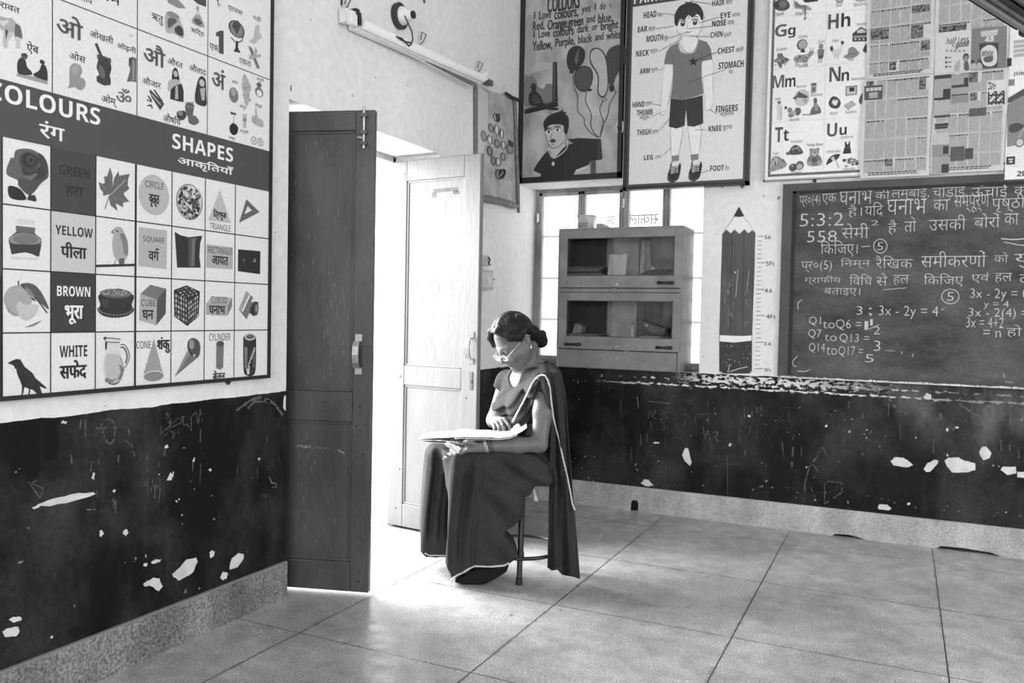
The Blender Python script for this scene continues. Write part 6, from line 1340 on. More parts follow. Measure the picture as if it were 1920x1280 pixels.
o0 = Vector((xb2, 0.02, zs_l+0.062)); m = MB(); m.obox(o0, ux*0.17, Vector((0, 0.12, 0)), uz*0.055); m.build('box_body', mat('dark_box_print', 0.05, 0.5, 0.7, 50), BX, bevel=0.002)
m = MB(); m.obox(o0+ux*0.035+uz*0.03-Vector((0, 0.0008, 0)), ux*0.022, Vector((0, 0.0006, 0)), uz*0.010); m.build('box_label', MATS['white_note_paper'], BX)
m = MB()
for k in range(5): m.obox(o0+ux*(0.07+k*0.018)+uz*0.012-Vector((0, 0.0008, 0)), ux*0.008, Vector((0, 0.0006, 0)), uz*0.03)
m.build('box_stripe', mat('grey_stripe', 0.18, 0.6), BX, weld=False)
m = MB()
for k in range(4): m.obox(Vector((xb2-0.01+k*0.012, 0.0, zs_l+0.0038*k)), Vector((0.14, 0.008*(k-1), 0.0)), Vector((0, 0.13, 0)), Vector((0, 0, 0.0035)))
tag(m.build('crumpled_papers', mat('mixed_paper', 0.35, 0.8, 0.5, 35), weld=False), 'pale papers lying beneath the tilted dark box in the cabinet', 'papers')
# ---- on top of the cabinet
q = WB((970+675/5.19, 330+490/5.19), 0.12)
BW = thing('plastic_tub', 'small pale plastic tub standing on top of the grey cabinet', 'tub', (q[0], 0.12, cz1))
m = MB(); sq = 0.05
prof = [(0.70, 0.0), (0.74, 0.004), (0.86, 0.05), (0.97, 0.088), (1.04, 0.090), (1.04, 0.096), (0.97, 0.096), (0.90, 0.06), (0.70, 0.008)]
V = []; nn = 28
for r, h_ in prof:
    for k in range(nn):
        t = 2*math.pi*k/nn; c_, s_ = math.cos(t), math.sin(t); e = (abs(c_)**4+abs(s_)**4)**-0.25; V.append((q[0]+0.058*r*c_*e, 0.12+0.05*r*s_*e, cz1+h_))
F = [(i*nn+k, i*nn+(k+1) % nn, (i+1)*nn+(k+1) % nn, (i+1)*nn+k) for i in range(len(prof)-1) for k in range(nn)]+[tuple(range(nn))[::-1], tuple(range((len(prof)-1)*nn, len(prof)*nn))]
m.raw(V, F); m.build('tub_body', mat('pale_plastic', 0.50, 0.4, 0.1, 30), BW, smooth=True)
m = MB(); m.box((q[0]-0.035, 0.12-0.0535, cz1+0.022), (q[0]+0.02, 0.12-0.040, cz1+0.05)); m.build('tub_label', mat('tub_label_grey', 0.30, 0.5, 0.3, 40), BW)
q2 = WB((970+830/5.19, 330+490/5.19), 0.10)
m = MB(); m.prism([(q2[0]-0.03, 0.06, cz1), (q2[0]+0.052, 0.06, cz1), (q2[0]+0.05, 0.06, cz1+0.008), (q2[0]+0.012, 0.06, cz1+0.036), (q2[0]-0.03, 0.06, cz1+0.038)], (0, 0.09, 0)); tag(m.build('chalk_duster', mat('pale_grey_felt', 0.34, 0.8, 0.2, 60), bevel=0.004), 'pale wedge-shaped block beside the tub on the cabinet top', 'block')
# faint mirrored writing on the papered panes
S = Sheet(lambda q: WB(q, 0.300), putB(0.3035)); S.zoom(970, 330, 5.189)
S.text('सकाल', (1080, 378), (1370, 470), mat('faint_writing', 0.5, 0.9), 0.01, mirror=True); S.text('दस', (865, 395), (945, 475), MATS['faint_writing'], 0.01, mirror=True)
for nm, mb in S.parts: mb.build('pane_writing', None, win, weld=False, recalc=False)
# ------------------------------------------------------------------ the seated woman: implicit surfaces meshed with surface nets
P0 = np.array([0.75, -1.5, 0.0]); FW = np.array([-0.4287, 0.9034, 0.0]); RT = np.array([0.9034, 0.4287, 0.0])
DEP = float(FW @ (P0-CAM))
def at(px, py, d=0.0):
    """surveyed point at depth d behind her middle plane, in (right, away, up) coordinates"""
    r = ray((px, py)); t = (DEP+d)/float(FW @ r); w = CAM + r*t
    return np.array([(w-P0) @ RT, d, w[2]])
def toW(p): p = np.asarray(p, float); return P0 + RT*p[..., 0:1] + FW*p[..., 1:2] + np.array([0, 0, 1.0])*p[..., 2:3]
def W1(p): return Vector(toW(np.array([p]))[0])

class Field:
    def __init__(s, lo, hi, h):
        s.lo = np.array(lo, float); s.h = h; s.n = np.ceil((np.array(hi)-s.lo)/h).astype(int)+1
        s.D = np.full(tuple(s.n), 1.0, np.float32)
    def win(s, lo, hi):
        a = np.clip(np.floor((np.array(lo)-s.lo)/s.h).astype(int), 0, s.n-1); c = np.clip(np.ceil((np.array(hi)-s.lo)/s.h).astype(int)+1, 1, s.n)
        if np.any(c <= a): return None
        g = [(s.lo[i]+s.h*np.arange(a[i], c[i])).astype(np.float32) for i in range(3)]
        X = np.meshgrid(*g, indexing='ij'); return tuple(slice(a[i], c[i]) for i in range(3)), X
    def put(s, fn, lo, hi, k=0.0, op='add', m=0.05):
        w = s.win(np.array(lo)-m, np.array(hi)+m)
        if w is None: return
        sl, X = w; d = fn(*X); A = s.D[sl]
        if op == 'add':
            if k > 0: hh = np.clip(0.5+0.5*(A-d)/k, 0, 1); s.D[sl] = A*(1-hh)+d*hh-k*hh*(1-hh)
            else: s.D[sl] = np.minimum(A, d)
        else:               # subtract
            if k > 0: hh = np.clip(0.5-0.5*(A+d)/k, 0, 1); s.D[sl] = A*(1-hh)+(-d)*hh+k*hh*(1-hh)
            else: s.D[sl] = np.maximum(A, -d)
    def cone(s, a, b, ra, rb, k=0.015, op='add'):
        a = np.array(a, float); b = np.array(b, float); v = b-a; L2 = max(float(v @ v), 1e-9); R = max(ra, rb)
        def fn(X, Y, Z):
            t = np.clip(((X-a[0])*v[0]+(Y-a[1])*v[1]+(Z-a[2])*v[2])/L2, 0, 1)
            return np.sqrt((X-a[0]-t*v[0])**2+(Y-a[1]-t*v[1])**2+(Z-a[2]-t*v[2])**2)-(ra+(rb-ra)*t)
        s.put(fn, np.minimum(a, b)-R, np.maximum(a, b)+R, k, op)
    def chain(s, pts, rs, k=0.015):
        for i in range(len(pts)-1): s.cone(pts[i], pts[i+1], rs[i], rs[i+1], k)
    def ell(s, c, r, ax=None, k=0.015, op='add'):
        c = np.array(c, float); r = np.array(r, float); A = np.eye(3) if ax is None else np.array(ax, float); R = r.max()
        def fn(X, Y, Z):
            q = [(X-c[0])*A[i][0]+(Y-c[1])*A[i][1]+(Z-c[2])*A[i][2] for i in range(3)]
            k0 = np.sqrt(sum((q[i]/r[i])**2 for i in range(3))); k1 = np.sqrt(sum((q[i]/r[i]**2)**2 for i in range(3)))+1e-6
            return k0*(k0-1)/k1
        s.put(fn, c-R, c+R, k, op)
    def slab(s, poly, dc, hd, k=0.03, rnd=0.02, fold=None):
        """outline poly in the (right, up) plane, thickened in depth: centre dc(z), half thickness hd(z)"""
        P = np.array(poly, float); m = len(P)
        lo = np.array([P[:, 0].min(), -0.45, P[:, 1].min()]); hi = np.array([P[:, 0].max(), 0.45, P[:, 1].max()])
        w = s.win(lo-0.05, hi+0.05)
        if w is None: return
        sl, (X, Y, Z) = w; x = X[:, 0, :]; z = Z[:, 0, :]
        d2 = np.full(x.shape, 1e9); ins = np.zeros(x.shape, bool)
        for i in range(m):
            a, b = P[i], P[(i+1) % m]; e = b-a; wx, wz = x-a[0], z-a[1]; t = np.clip((wx*e[0]+wz*e[1])/(e @ e), 0, 1)
            d2 = np.minimum(d2, (wx-t*e[0])**2+(wz-t*e[1])**2)
            c1 = (z >= a[1]) != (z >= b[1])
            with np.errstate(divide='ignore', invalid='ignore'): xc = a[0]+(z-a[1])/(b[1]-a[1] if b[1] != a[1] else 1e-9)*e[0]
            ins ^= c1 & (x < xc)
        dp = np.where(ins, -1, 1)*np.sqrt(d2)
        dp = dp[:, None, :]+rnd; zz = Z
        dd = np.abs(Y-dc(zz))-hd(zz)+rnd
        d = np.minimum(np.maximum(dp, dd), 0)+np.sqrt(np.maximum(dp, 0)**2+np.maximum(dd, 0)**2)-rnd
        if fold is not None: d = d-fold(X, Y, Z)
        A = s.D[sl]; hh = np.clip(0.5+0.5*(A-d)/k, 0, 1); s.D[sl] = A*(1-hh)+d*hh-k*hh*(1-hh)
    def sample(s, p):
        q = (np.asarray(p)-s.lo)/s.h; i = np.clip(np.floor(q).astype(int), 0, s.n-2); f = np.clip(q-i, 0, 1); v = 0
        for a in (0, 1):
            for b_ in (0, 1):
                for c in (0, 1): v += s.D[i[0]+a, i[1]+b_, i[2]+c]*(f[0] if a else 1-f[0])*(f[1] if b_ else 1-f[1])*(f[2] if c else 1-f[2])
        return v
    def mesh(s, iso=0.0):
        D = s.D-iso; I = D < 0
        n0, n1, n2 = np.array(D.shape)-1
        cnt = np.zeros((n0, n1, n2), np.int8); corners = [(a, b_, c) for a in (0, 1) for b_ in (0, 1) for c in (0, 1)]
        for a, b_, c in corners: cnt += I[a:a+n0, b_:b_+n1, c:c+n2]
        idx = np.argwhere((cnt > 0) & (cnt < 8)); vid = np.full((n0, n1, n2), -1, np.int32); vid[tuple(idx.T)] = np.arange(len(idx))
        acc = np.zeros((len(idx), 3)); num = np.zeros(len(idx))
        for ax in range(3):
            for o1 in (0, 1):
                for o2 in (0, 1):
                    off = [0, 0, 0]; oth = [q for q in range(3) if q != ax]; off[oth[0]] = o1; off[oth[1]] = o2
                    p = idx+off; q = p.copy(); q[:, ax] += 1; da = D[tuple(p.T)]; db = D[tuple(q.T)]; cr = (da < 0) != (db < 0)
                    t = np.where(cr, da/np.where(cr, da-db, 1), 0); pt = p.astype(float); pt[:, ax] += t
                    acc[cr] += pt[cr]; num[cr] += 1
        V = s.lo+s.h*acc/num[:, None]; F = []
        for ax in range(3):
            sl0 = [slice(None)]*3; sl1 = [slice(None)]*3; sl0[ax] = slice(0, -1); sl1[ax] = slice(1, None)
            cr = I[tuple(sl0)] != I[tuple(sl1)]; e = np.argwhere(cr); b_, c = (ax+1) % 3, (ax+2) % 3
            ok = (e[:, b_] > 0) & (e[:, c] > 0) & (e[:, b_] < D.shape[b_]-1) & (e[:, c] < D.shape[c]-1); e = e[ok]; fl = I[tuple(e.T)]
            q = []
            for ob, oc in ((0, 0), (-1, 0), (-1, -1), (0, -1)): z = e.copy(); z[:, b_] += ob; z[:, c] += oc; q.append(vid[tuple(z.T)])
            Q = np.stack(q, 1); Q[~fl] = Q[~fl][:, ::-1]; F.append(Q)
        return V, np.concatenate(F)
def field_obj(name, fld, m, parent, iso=0.0, smooth_it=1, world=True, kind=None):
    V, F = fld.mesh(iso)
    for _ in range(smooth_it):            # light Laplacian relax
        S_ = np.zeros_like(V); N_c = np.zeros(len(V))
        for a, b_ in ((0, 1), (1, 2), (2, 3), (3, 0)):
            np.add.at(S_, F[:, a], V[F[:, b_]]); np.add.at(S_, F[:, b_], V[F[:, a]]); np.add.at(N_c, F[:, a], 1); np.add.at(N_c, F[:, b_], 1)
        V = V*0.55+0.45*S_/np.maximum(N_c, 1)[:, None]
    Wd = toW(V); off = np.array(world_off(parent)); me = bpy.data.meshes.new(name)
    me.vertices.add(len(Wd)); me.vertices.foreach_set('co', (Wd-off).astype(np.float32).ravel())
    me.loops.add(F.size); me.loops.foreach_set('vertex_index', F.astype(np.int32).ravel())
    me.polygons.add(len(F)); me.polygons.foreach_set('loop_start', np.arange(0, F.size, 4, dtype=np.int32))
    me.polygons.foreach_set('use_smooth', np.ones(len(F), bool)); me.update(); me.validate()
    for x in (m if isinstance(m, list) else [m]): me.materials.append(x)
    o = bpy.data.objects.new(name, me); COL.objects.link(o); o.parent = parent
    return o, V, F

WM = thing('person', 'seated woman in a dark sari and glasses, head bowed over an open magazine', 'person', tuple(W1((0.02, 0.05, 0.0))))
SKIN = mat('brown_skin', 0.112, 0.45, 0.10, 40, 0.06, 300, spec=0.4)
LIPS = mat('dark_lips', 0.045, 0.45); BROWM = mat('eyebrow_hair', 0.04, 0.7)
b = NB('black_hair'); st = b.noise(60, 3, (0.35, 0.35, 1.0)); b.base(b.ramp(st, 0.3, 0.75, 0.004, 0.016), 0.5, 0.2); b.bump(b.noise(150, 2, (0.3, 0.3, 1)), 0.35, 0.002); HAIR = b.m
def cloth(name, alb, w=700):
    b = NB(name); wv = b.noise(260, 2, (1, 1, 0.5)); fo = b.noise(9, 4)
    b.base(b.math('MULTIPLY', b.ramp(wv, 0.3, 0.7, alb*0.8, alb*1.2), b.ramp(fo, 0.3, 0.7, 0.88, 1.12)), 0.85, 0.12)
    b.bump(wv, 0.08, 0.001); return b.m
SARI = cloth('dark_sari_cloth', 0.032); BLOUSE = cloth('blouse_cloth', 0.027); BORDER = mat('pale_sari_border', 0.50, 0.7, 0.15, 80); HEM_SHADE = cloth('hem_shade_black', 0.012)

bF = np.array([-0.87, -0.49, 0.0]); bL = np.array([0.49, -0.87, 0.0]); bU = np.array([0, 0, 1.0]); BAX = [bF, bL, bU]
# joints
PEL = np.array([0.055, 0.085, 0.535]); CHE = np.array([0.035, 0.060, 0.80]); BEL = np.array([0.035, 0.065, 0.66])
SHL = at(1023, 713, -0.10); ELL = at(1011, 833, -0.20); WRL = at(913, 837, -0.235)
SHR = at(952, 716, 0.185); ELR = at(927, 787, 0.19); WRR = at(928, 787, 0.035)
NEK = at(988, 700, 0.05)
# head frame
pit = math.radians(36); hf0 = np.array([-0.849, -0.529, 0.0])
hF = hf0*math.cos(pit)+np.array([0, 0, -math.sin(pit)]); hU = hf0*math.sin(pit)+np.array([0, 0, math.cos(pit)]); hL = np.cross(hU, hF)
rl = math.radians(-3); hU, hL = hU*math.cos(rl)+hL*math.sin(rl), hL*math.cos(rl)-hU*math.sin(rl)
HC_ = at(966, 634, 0.03); HAX = [hF, hL, hU]
def hp(f, l, u): return HC_+hF*f+hL*l+hU*u
def body_prims(B, torso=True):
    B.ell(PEL, (0.135, 0.165, 0.10), BAX, 0.03); B.ell(BEL, (0.112, 0.150, 0.13), BAX, 0.05); B.ell(CHE, (0.105, 0.148, 0.15), BAX, 0.06)
    for sg in (1, -1): B.ell(CHE+bF*0.075+bL*0.07*sg-bU*0.02, (0.062, 0.064, 0.062), BAX, 0.04)
    B.cone(CHE+bU*0.11-bF*0.02, NEK-bU*0.01, 0.085, 0.055, 0.05)
    for S_ in (SHL, SHR): B.cone(NEK-bU*0.035, S_, 0.05, 0.05, 0.04)
BD = Field((-0.50, -0.36, 0.0), (0.27, 0.36, 1.23), 0.0036)
body_prims(BD)
# legs and feet (under the skirt)
HPL, HPR = PEL+bL*0.085, PEL-bL*0.085; KNL, KNR = at(882, 862, -0.15), at(826, 858, 0.05); ANL, ANR = at(885, 1052, -0.10)+np.array([0, 0, 0.02]), at(828, 1005, 0.10)
for h_, k_, a_ in ((HPL, KNL, ANL), (HPR, KNR, ANR)):
    BD.cone(h_, k_, 0.078, 0.055, 0.03); BD.cone(k_, a_, 0.050, 0.034, 0.02); toe = a_+bF*0.035-bL*0.0; toe[2] = max(0.022, a_[2]-0.045); BD.cone(a_-np.array([0, 0, 0.02]), toe, 0.030, 0.018, 0.015)
# arms
BD.chain([SHL, SHL*0.5+ELL*0.5+np.array([0.002, -0.004, 0]), ELL, ELL*0.6+WRL*0.4, WRL], [0.048, 0.043, 0.034, 0.033, 0.0220], 0.02)
BD.chain([SHR, ELR, ELR*0.55+WRR*0.45, WRR], [0.046, 0.036, 0.033, 0.022], 0.02)
# neck and head
BD.cone(hp(-0.045, 0, -0.055), NEK, 0.047, 0.055, 0.02); BD.cone(hp(-0.032, 0, -0.060), NEK+bF*0.008, 0.030, 0.042, 0.012)
BD.ell(hp(0.0, 0, 0.022), (0.094, 0.073, 0.092), HAX, 0.02); BD.ell(hp(0.034, 0, -0.040), (0.060, 0.060, 0.078), HAX, 0.03)
BD.ell(hp(0.070, 0, -0.103), (0.027, 0.028, 0.020), HAX, 0.025); BD.cone(hp(0.045, 0.036, -0.088), hp(0.0, 0.058, -0.055), 0.020, 0.018, 0.03); BD.cone(hp(0.045, -0.036, -0.088), hp(0.0, -0.058, -0.055), 0.020, 0.018, 0.03)
for sg in (1, -1):
    BD.ell(hp(0.066, 0.036*sg, -0.046), (0.028, 0.028, 0.026), HAX, 0.025)
    BD.ell(hp(0.101, 0.031*sg, -0.016), (0.016, 0.018, 0.011), HAX, 0.014, 'sub')
    BD.ell(hp(0.080, 0.031*sg, -0.015), (0.0165, 0.0165, 0.0150), HAX, 0.004)
    BD.cone(hp(0.094, 0.012*sg, 0.004), hp(0.080, 0.046*sg, 0.004), 0.008, 0.007, 0.014)
    BD.cone(hp(0.0935, 0.019*sg, -0.023), hp(0.088, 0.043*sg, -0.022), 0.0026, 0.0022, 0.004)
    BD.ell(hp(0.102, 0.0125*sg, -0.050), (0.011, 0.0085, 0.0085), HAX, 0.008); BD.ell(hp(0.106, 0.007*sg, -0.058), (0.005, 0.004, 0.004), HAX, 0.004, 'sub')
    # ear: rim, bowl, lobe
    e0 = hp(-0.018, 0.070*sg, -0.012); BD.ell(e0, (0.017, 0.0085, 0.030), [hF*0.93+hL*0.36*sg, hL*0.93*1.0-hF*0.36*sg, hU], 0.006); BD.ell(e0+hL*0.011*sg+hF*0.003, (0.010, 0.007, 0.019), HAX, 0.004, 'sub'); BD.ell(hp(-0.012, 0.070*sg, -0.041), (0.008, 0.006, 0.010), HAX, 0.005)
BD.cone(hp(0.096, 0, -0.004), hp(0.1155, 0, -0.046), 0.0082, 0.0118, 0.012); BD.ell(hp(0.117, 0, -0.048), (0.010, 0.011, 0.009), HAX, 0.006)
BD.ell(hp(0.088, 0, -0.074), (0.018, 0.030, 0.018), HAX, 0.02)
BD.cone(hp(0.1035, -0.011, -0.0715), hp(0.1035, 0.011, -0.0715), 0.0048, 0.0048, 0.004); BD.cone(hp(0.098, 0.011, -0.072), hp(0.090, 0.025, -0.076), 0.0048, 0.0025, 0.004); BD.cone(hp(0.098, -0.011, -0.072), hp(0.090, -0.025, -0.076), 0.0048, 0.0025, 0.004)
BD.cone(hp(0.0995, -0.010, -0.0825), hp(0.0995, 0.010, -0.0825), 0.0058, 0.0058, 0.004); BD.cone(hp(0.0995, 0.010, -0.0825), hp(0.090, 0.022, -0.079), 0.0056, 0.003, 0.004); BD.cone(hp(0.0995, -0.010, -0.0825), hp(0.090, -0.022, -0.079), 0.0056, 0.003, 0.004)
BD.cone(hp(0.108, -0.020, -0.0770), hp(0.108, 0.020, -0.0770), 0.0030, 0.0030, 0.003, 'sub'); BD.cone(hp(0.104, -0.012, -0.0915), hp(0.104, 0.012, -0.0915), 0.0050, 0.0050, 0.006, 'sub')
for sg in (1, -1): BD.cone(hp(0.103, 0.020*sg, -0.052), hp(0.087, 0.034*sg, -0.082), 0.0022, 0.0022, 0.006, 'sub')
# right hand (the far one) laid on the page, five separate fingers
MG_Z = lambda px: at(px, 820, -0.06)[2]
kn = [at(947, 786, -0.030), at(939.5, 788, -0.022), at(931.5, 791, -0.010), at(925.5, 796, 0.004)]
tp = [at(959, 812, -0.060), at(947.5, 818, -0.062), at(939, 818.5, -0.052), at(928, 816.5, -0.036)]
for i in range(4): BD.cone(WRR+(kn[i]-kn[1])*0.35, kn[i], 0.0175, 0.0108, 0.012)
for i, (k_, t_2) in enumerate(zip(kn, tp)):
    mid = k_*0.52+t_2*0.48+np.array([0.003, -0.012, 0.006]); dst = k_*0.2+t_2*0.8+np.array([0.001, -0.007, 0.0]); r = (0.0098, 0.0100, 0.0096, 0.0086)[i]
    BD.chain([k_, mid, dst, t_2], [r+0.0006, r*0.94, r*0.84, r*0.68], 0.0022)
th0 = WRR*0.55+kn[0]*0.45+np.array([0.012, -0.012, -0.012]); BD.chain([th0, at(955, 794, -0.02), at(964, 803, -0.035), at(968, 810, -0.045)], [0.0145, 0.0115, 0.0100, 0.0072], 0.006)
# left hand under the magazine, palm up, fingers curling round its edge
PLM = at(893, 838.5, -0.245); lk = [at(880, 833.5, -0.225), at(878, 837, -0.245), at(877, 840.5, -0.262), at(877.5, 843.5, -0.276)]
for i in range(4): BD.cone(PLM*0.4+WRL*0.6+(lk[i]-lk[1])*0.3, lk[i], 0.0175, 0.0110, 0.012)
for i, k_ in enumerate(lk):
    ln_ = (0.034, 0.038, 0.036, 0.028)[i]; m1 = k_+np.array([-ln_, 0.0, -0.004-0.003*i]); m2 = m1+np.array([-ln_*0.55, 0.004, 0.010]); t3 = m2+np.array([-ln_*0.1, 0.006, 0.016]); r = (0.0094, 0.0098, 0.0094, 0.0084)[i]
    BD.chain([k_, m1, m2, t3], [r+0.0004, r*0.95, r*0.86, r*0.7], 0.002)
BD.chain([PLM+np.array([0.010, -0.012, 0.006]), at(885, 831.5, -0.272), at(877, 829.5, -0.276), at(871, 828.5, -0.272)], [0.0145, 0.0120, 0.0105, 0.0078], 0.005)
body, BV, BF_ = field_obj('body', BD, [SKIN, LIPS], WM)
rel = BV-HC_; fu = np.stack([rel @ hF, rel @ hL, rel @ hU], 1)
lipv = (np.abs(fu[:, 1]) < 0.023) & (fu[:, 2] < -0.0675+np.abs(fu[:, 1])*-0.2) & (fu[:, 2] > -0.0885+np.abs(fu[:, 1])*0.3) & (fu[:, 0] > 0.0985-np.abs(fu[:, 1])*0.45)
mi = (lipv[BF_].sum(1) >= 3).astype(np.int32); body.data.polygons.foreach_set('material_index', mi)
# eyebrows, closed lash lines
for sg in (1, -1):
    mb = MB(); pts = [hp(f, l*sg, u) for f, l, u in ((0.1000, 0.011, 0.0045), (0.0985, 0.022, 0.0100), (0.0925, 0.036, 0.0100), (0.0820, 0.049, 0.0055))]
    pr = []
    for p in pts:
        # settle the hair onto the brow
        for _ in range(12): p = p-hF*BD.sample(p)*0.8
        pr.append(W1(p))
    mb.tube(pr, [0.0018, 0.0030, 0.0026, 0.0012], 8); mb.build('eyebrow', BROWM, WM, smooth=True)
    mb = MB(); pr = []
    for l, u in ((0.016, -0.0205), (0.024, -0.0245), (0.033, -0.0255), (0.042, -0.0230), (0.048, -0.0190)):
        p = hp(0.11, l*sg, u)
        for _ in range(14): p = p-hF*BD.sample(p)*0.8
        pr.append(W1(p+hF*0.0006))
    mb.tube(pr, [0.0008, 0.0015, 0.0016, 0.0014, 0.0008], 7); mb.build('eyelash', BROWM, WM, smooth=True)
# hair: cap, side sweep, far lock, bun
HR = Field(HC_-0.17, HC_+0.19, 0.0032)
def haircap(X, Y, Z):
    q = [(X-HC_[0])*a[0]+(Y-HC_[1])*a[1]+(Z-HC_[2])*a[2] for a in HAX]; f, l, u = q[0], q[1], q[2]-0.024
    r = (0.107, 0.085, 0.105); k0 = np.sqrt((f/r[0])**2+(l/r[1])**2+(u/r[2])**2); k1 = np.sqrt((f/r[0]**2)**2+(l/r[1]**2)**2+(u/r[2]**2)**2)+1e-6
    d = k0*(k0-1)/k1
    g = 0.0011*np.sin(f*380+3*np.sin(l*60))*np.sin(l*140+u*260)+0.0016*np.sin((l*1.0+u*0.7)*230+5*f)
    u2 = q[2]
    cut = 0.66*f-0.75*u2+0.013-0.030*np.clip((np.abs(l)-0.030)/0.04, 0, 1)
    low = -u2-0.072
    return np.maximum(np.maximum(d-g, cut), low)
HR.put(haircap, HC_-0.13, HC_+0.13)
HR.chain([hp(0.072, 0.028, 0.088), hp(0.052, 0.064, 0.046), hp(0.015, 0.081, 0.022), hp(-0.028, 0.080, 0.030), hp(-0.065, 0.064, -0.010), hp(-0.085, 0.03, -0.06)], [0.016, 0.020, 0.019, 0.018, 0.026, 0.03], 0.012)
HR.chain([hp(0.070, -0.034, 0.088), hp(0.078, -0.058, 0.062), hp(0.078, -0.072, 0.020), hp(0.068, -0.074, -0.012)], [0.017, 0.016, 0.010, 0.004], 0.010)
HR.chain([hp(0.050, -0.066, 0.03), hp(0.0, -0.080, 0.0), hp(-0.05, -0.070, -0.03)], [0.018, 0.018, 0.02], 0.012)
HR.ell(hp(-0.098, 0.012, -0.078), (0.034, 0.040, 0.040), HAX, 0.008); HR.ell(hp(-0.112, 0.020, -0.062), (0.026, 0.028, 0.022), HAX, 0.004); HR.ell(hp(-0.100, 0.010, -0.100), (0.026, 0.030, 0.020), HAX, 0.004)
HR.ell(hp(-0.012, 0.083, -0.018), (0.027, 0.022, 0.030), HAX, 0.006, 'sub')
field_obj('hair', HR, HAIR, WM)
mb = MB()
for k in range(14):
    a0 = random.uniform(0.02, 0.07); p = [hp(-0.03-0.05*t-0.02*t*t, 0.06-0.02*t+random.uniform(-.004, .004), a0+0.03-0.10*t*t+0.02*math.sin(3*t)) for t in (0, .25, .5, .75, 1.0)]; mb.tube([W1(x) for x in p], 0.0005, 4)
for k in range(10):
    l0 = random.uniform(-0.072, -0.05); mb.tube([W1(hp(0.082-0.004*t, l0-0.008*t, 0.05-0.075*t)) for t in (0, .35, .7, 1.0)], 0.0006, 4)
for k in range(6):
    l0 = random.uniform(-0.01, 0.03); mb.tube([W1(hp(0.090+0.006*math.sin(2*t)-0.02*t, l0+0.02*t, 0.062-0.020*t)) for t in (0, .35, .7, 1.0)], 0.0005, 4)
mb.build('stray_hair', mat('grey_stray_hair', 0.16, 0.5), WM, weld=False)
mb = MB(); mb.lathe([(0.006, 0), (0.006, 0.003)], W1(hp(-0.125, 0.034, -0.060)), tuple(RT*0.6-FW*0.8), 10); mb.build('hair_pin', mat('pearl_pin', 0.6, 0.3), WM)
# glasses worn low on the nose
GLM = mat('pale_spectacle_metal', 0.72, 0.25, metal=0.5); SG = thing('s', 'x', 'x'); bpy.data.objects.remove(SG)
gl_root = None
def rim_pt(sg, t, f=0.1150): return hp(f-0.0012*abs(math.cos(t))*1, 0.0340*sg+0.0275*math.cos(t), -0.0285+0.0150*math.sin(t)-0.002*math.cos(t)**2+0.0)
rim = MB()
for sg in (1, -1): rim.tube([W1(rim_pt(sg, 2*math.pi*k/26)) for k in range(27)], 0.0013, 8)
rim.tube([W1(hp(0.1145, -0.0075, -0.025)), W1(hp(0.118, 0.0, -0.0225)), W1(hp(0.1145, 0.0075, -0.025))], 0.0013, 8)
for sg in (1, -1): rim.tube([W1(hp(0.1145, 0.0610*sg, -0.024)), W1(hp(0.108, 0.0665*sg, -0.0205)), W1(hp(0.05, 0.0715*sg, -0.010)), W1(hp(-0.018, 0.0770*sg, 0.006)), W1(hp(-0.036, 0.0750*sg, -0.014))], 0.0013, 8)
GLO = rim.build('glasses', GLM, WM, smooth=True, weld=False)
LN = bpy.data.materials.new('spectacle_glass'); LN.use_nodes = True; nn_ = LN.node_tree.nodes; lk_ = LN.node_tree.links; nn_.clear(); o_ = nn_.new('ShaderNodeOutputMaterial'); tr = nn_.new('ShaderNodeBsdfTransparent'); gs = nn_.new('ShaderNodeBsdfGlossy'); gs.inputs['Roughness'].default_value = 0.03; mx = nn_.new('ShaderNodeMixShader'); mx.inputs[0].default_value = 0.10; lk_.new(tr.outputs[0], mx.inputs[1]); lk_.new(gs.outputs[0], mx.inputs[2]); lk_.new(mx.outputs[0], o_.inputs[0])
for sg in (1, -1):
    mb = MB(); mb.raw([W1(rim_pt(sg, 2*math.pi*k/26)) for k in range(26)]+[W1(rim_pt(sg, 2*math.pi*k/26, 0.1138)) for k in range(26)], [tuple(range(26)), tuple(range(26, 52))[::-1]]); mb.build('lens', LN, GLO, recalc=False)
e = hp(-0.010, 0.079, -0.046); mb = MB(); mb.tube([W1(e+hL*0.001+bU*0.004), W1(e+hL*0.004-bU*0.004), W1(e+hL*0.003-bU*0.014), W1(e-bU*0.017), W1(e-hL*0.003-bU*0.010)], [0.0014, 0.0026, 0.0034, 0.0028, 0.0014], 8); mb.build('earring', mat('bright_metal', 0.8, 0.25, metal=0.6), WM, smooth=True)
p = hp(0.108, 0.021, -0.052)
for _ in range(8): p = p-(hF*0.6+hL*0.6)*BD.sample(p)*0.8
mb = MB(); mb.ball(W1(p), 0.0022, 10, 6); mb.build('nose_stud', MATS['bright_metal'], WM, smooth=True)

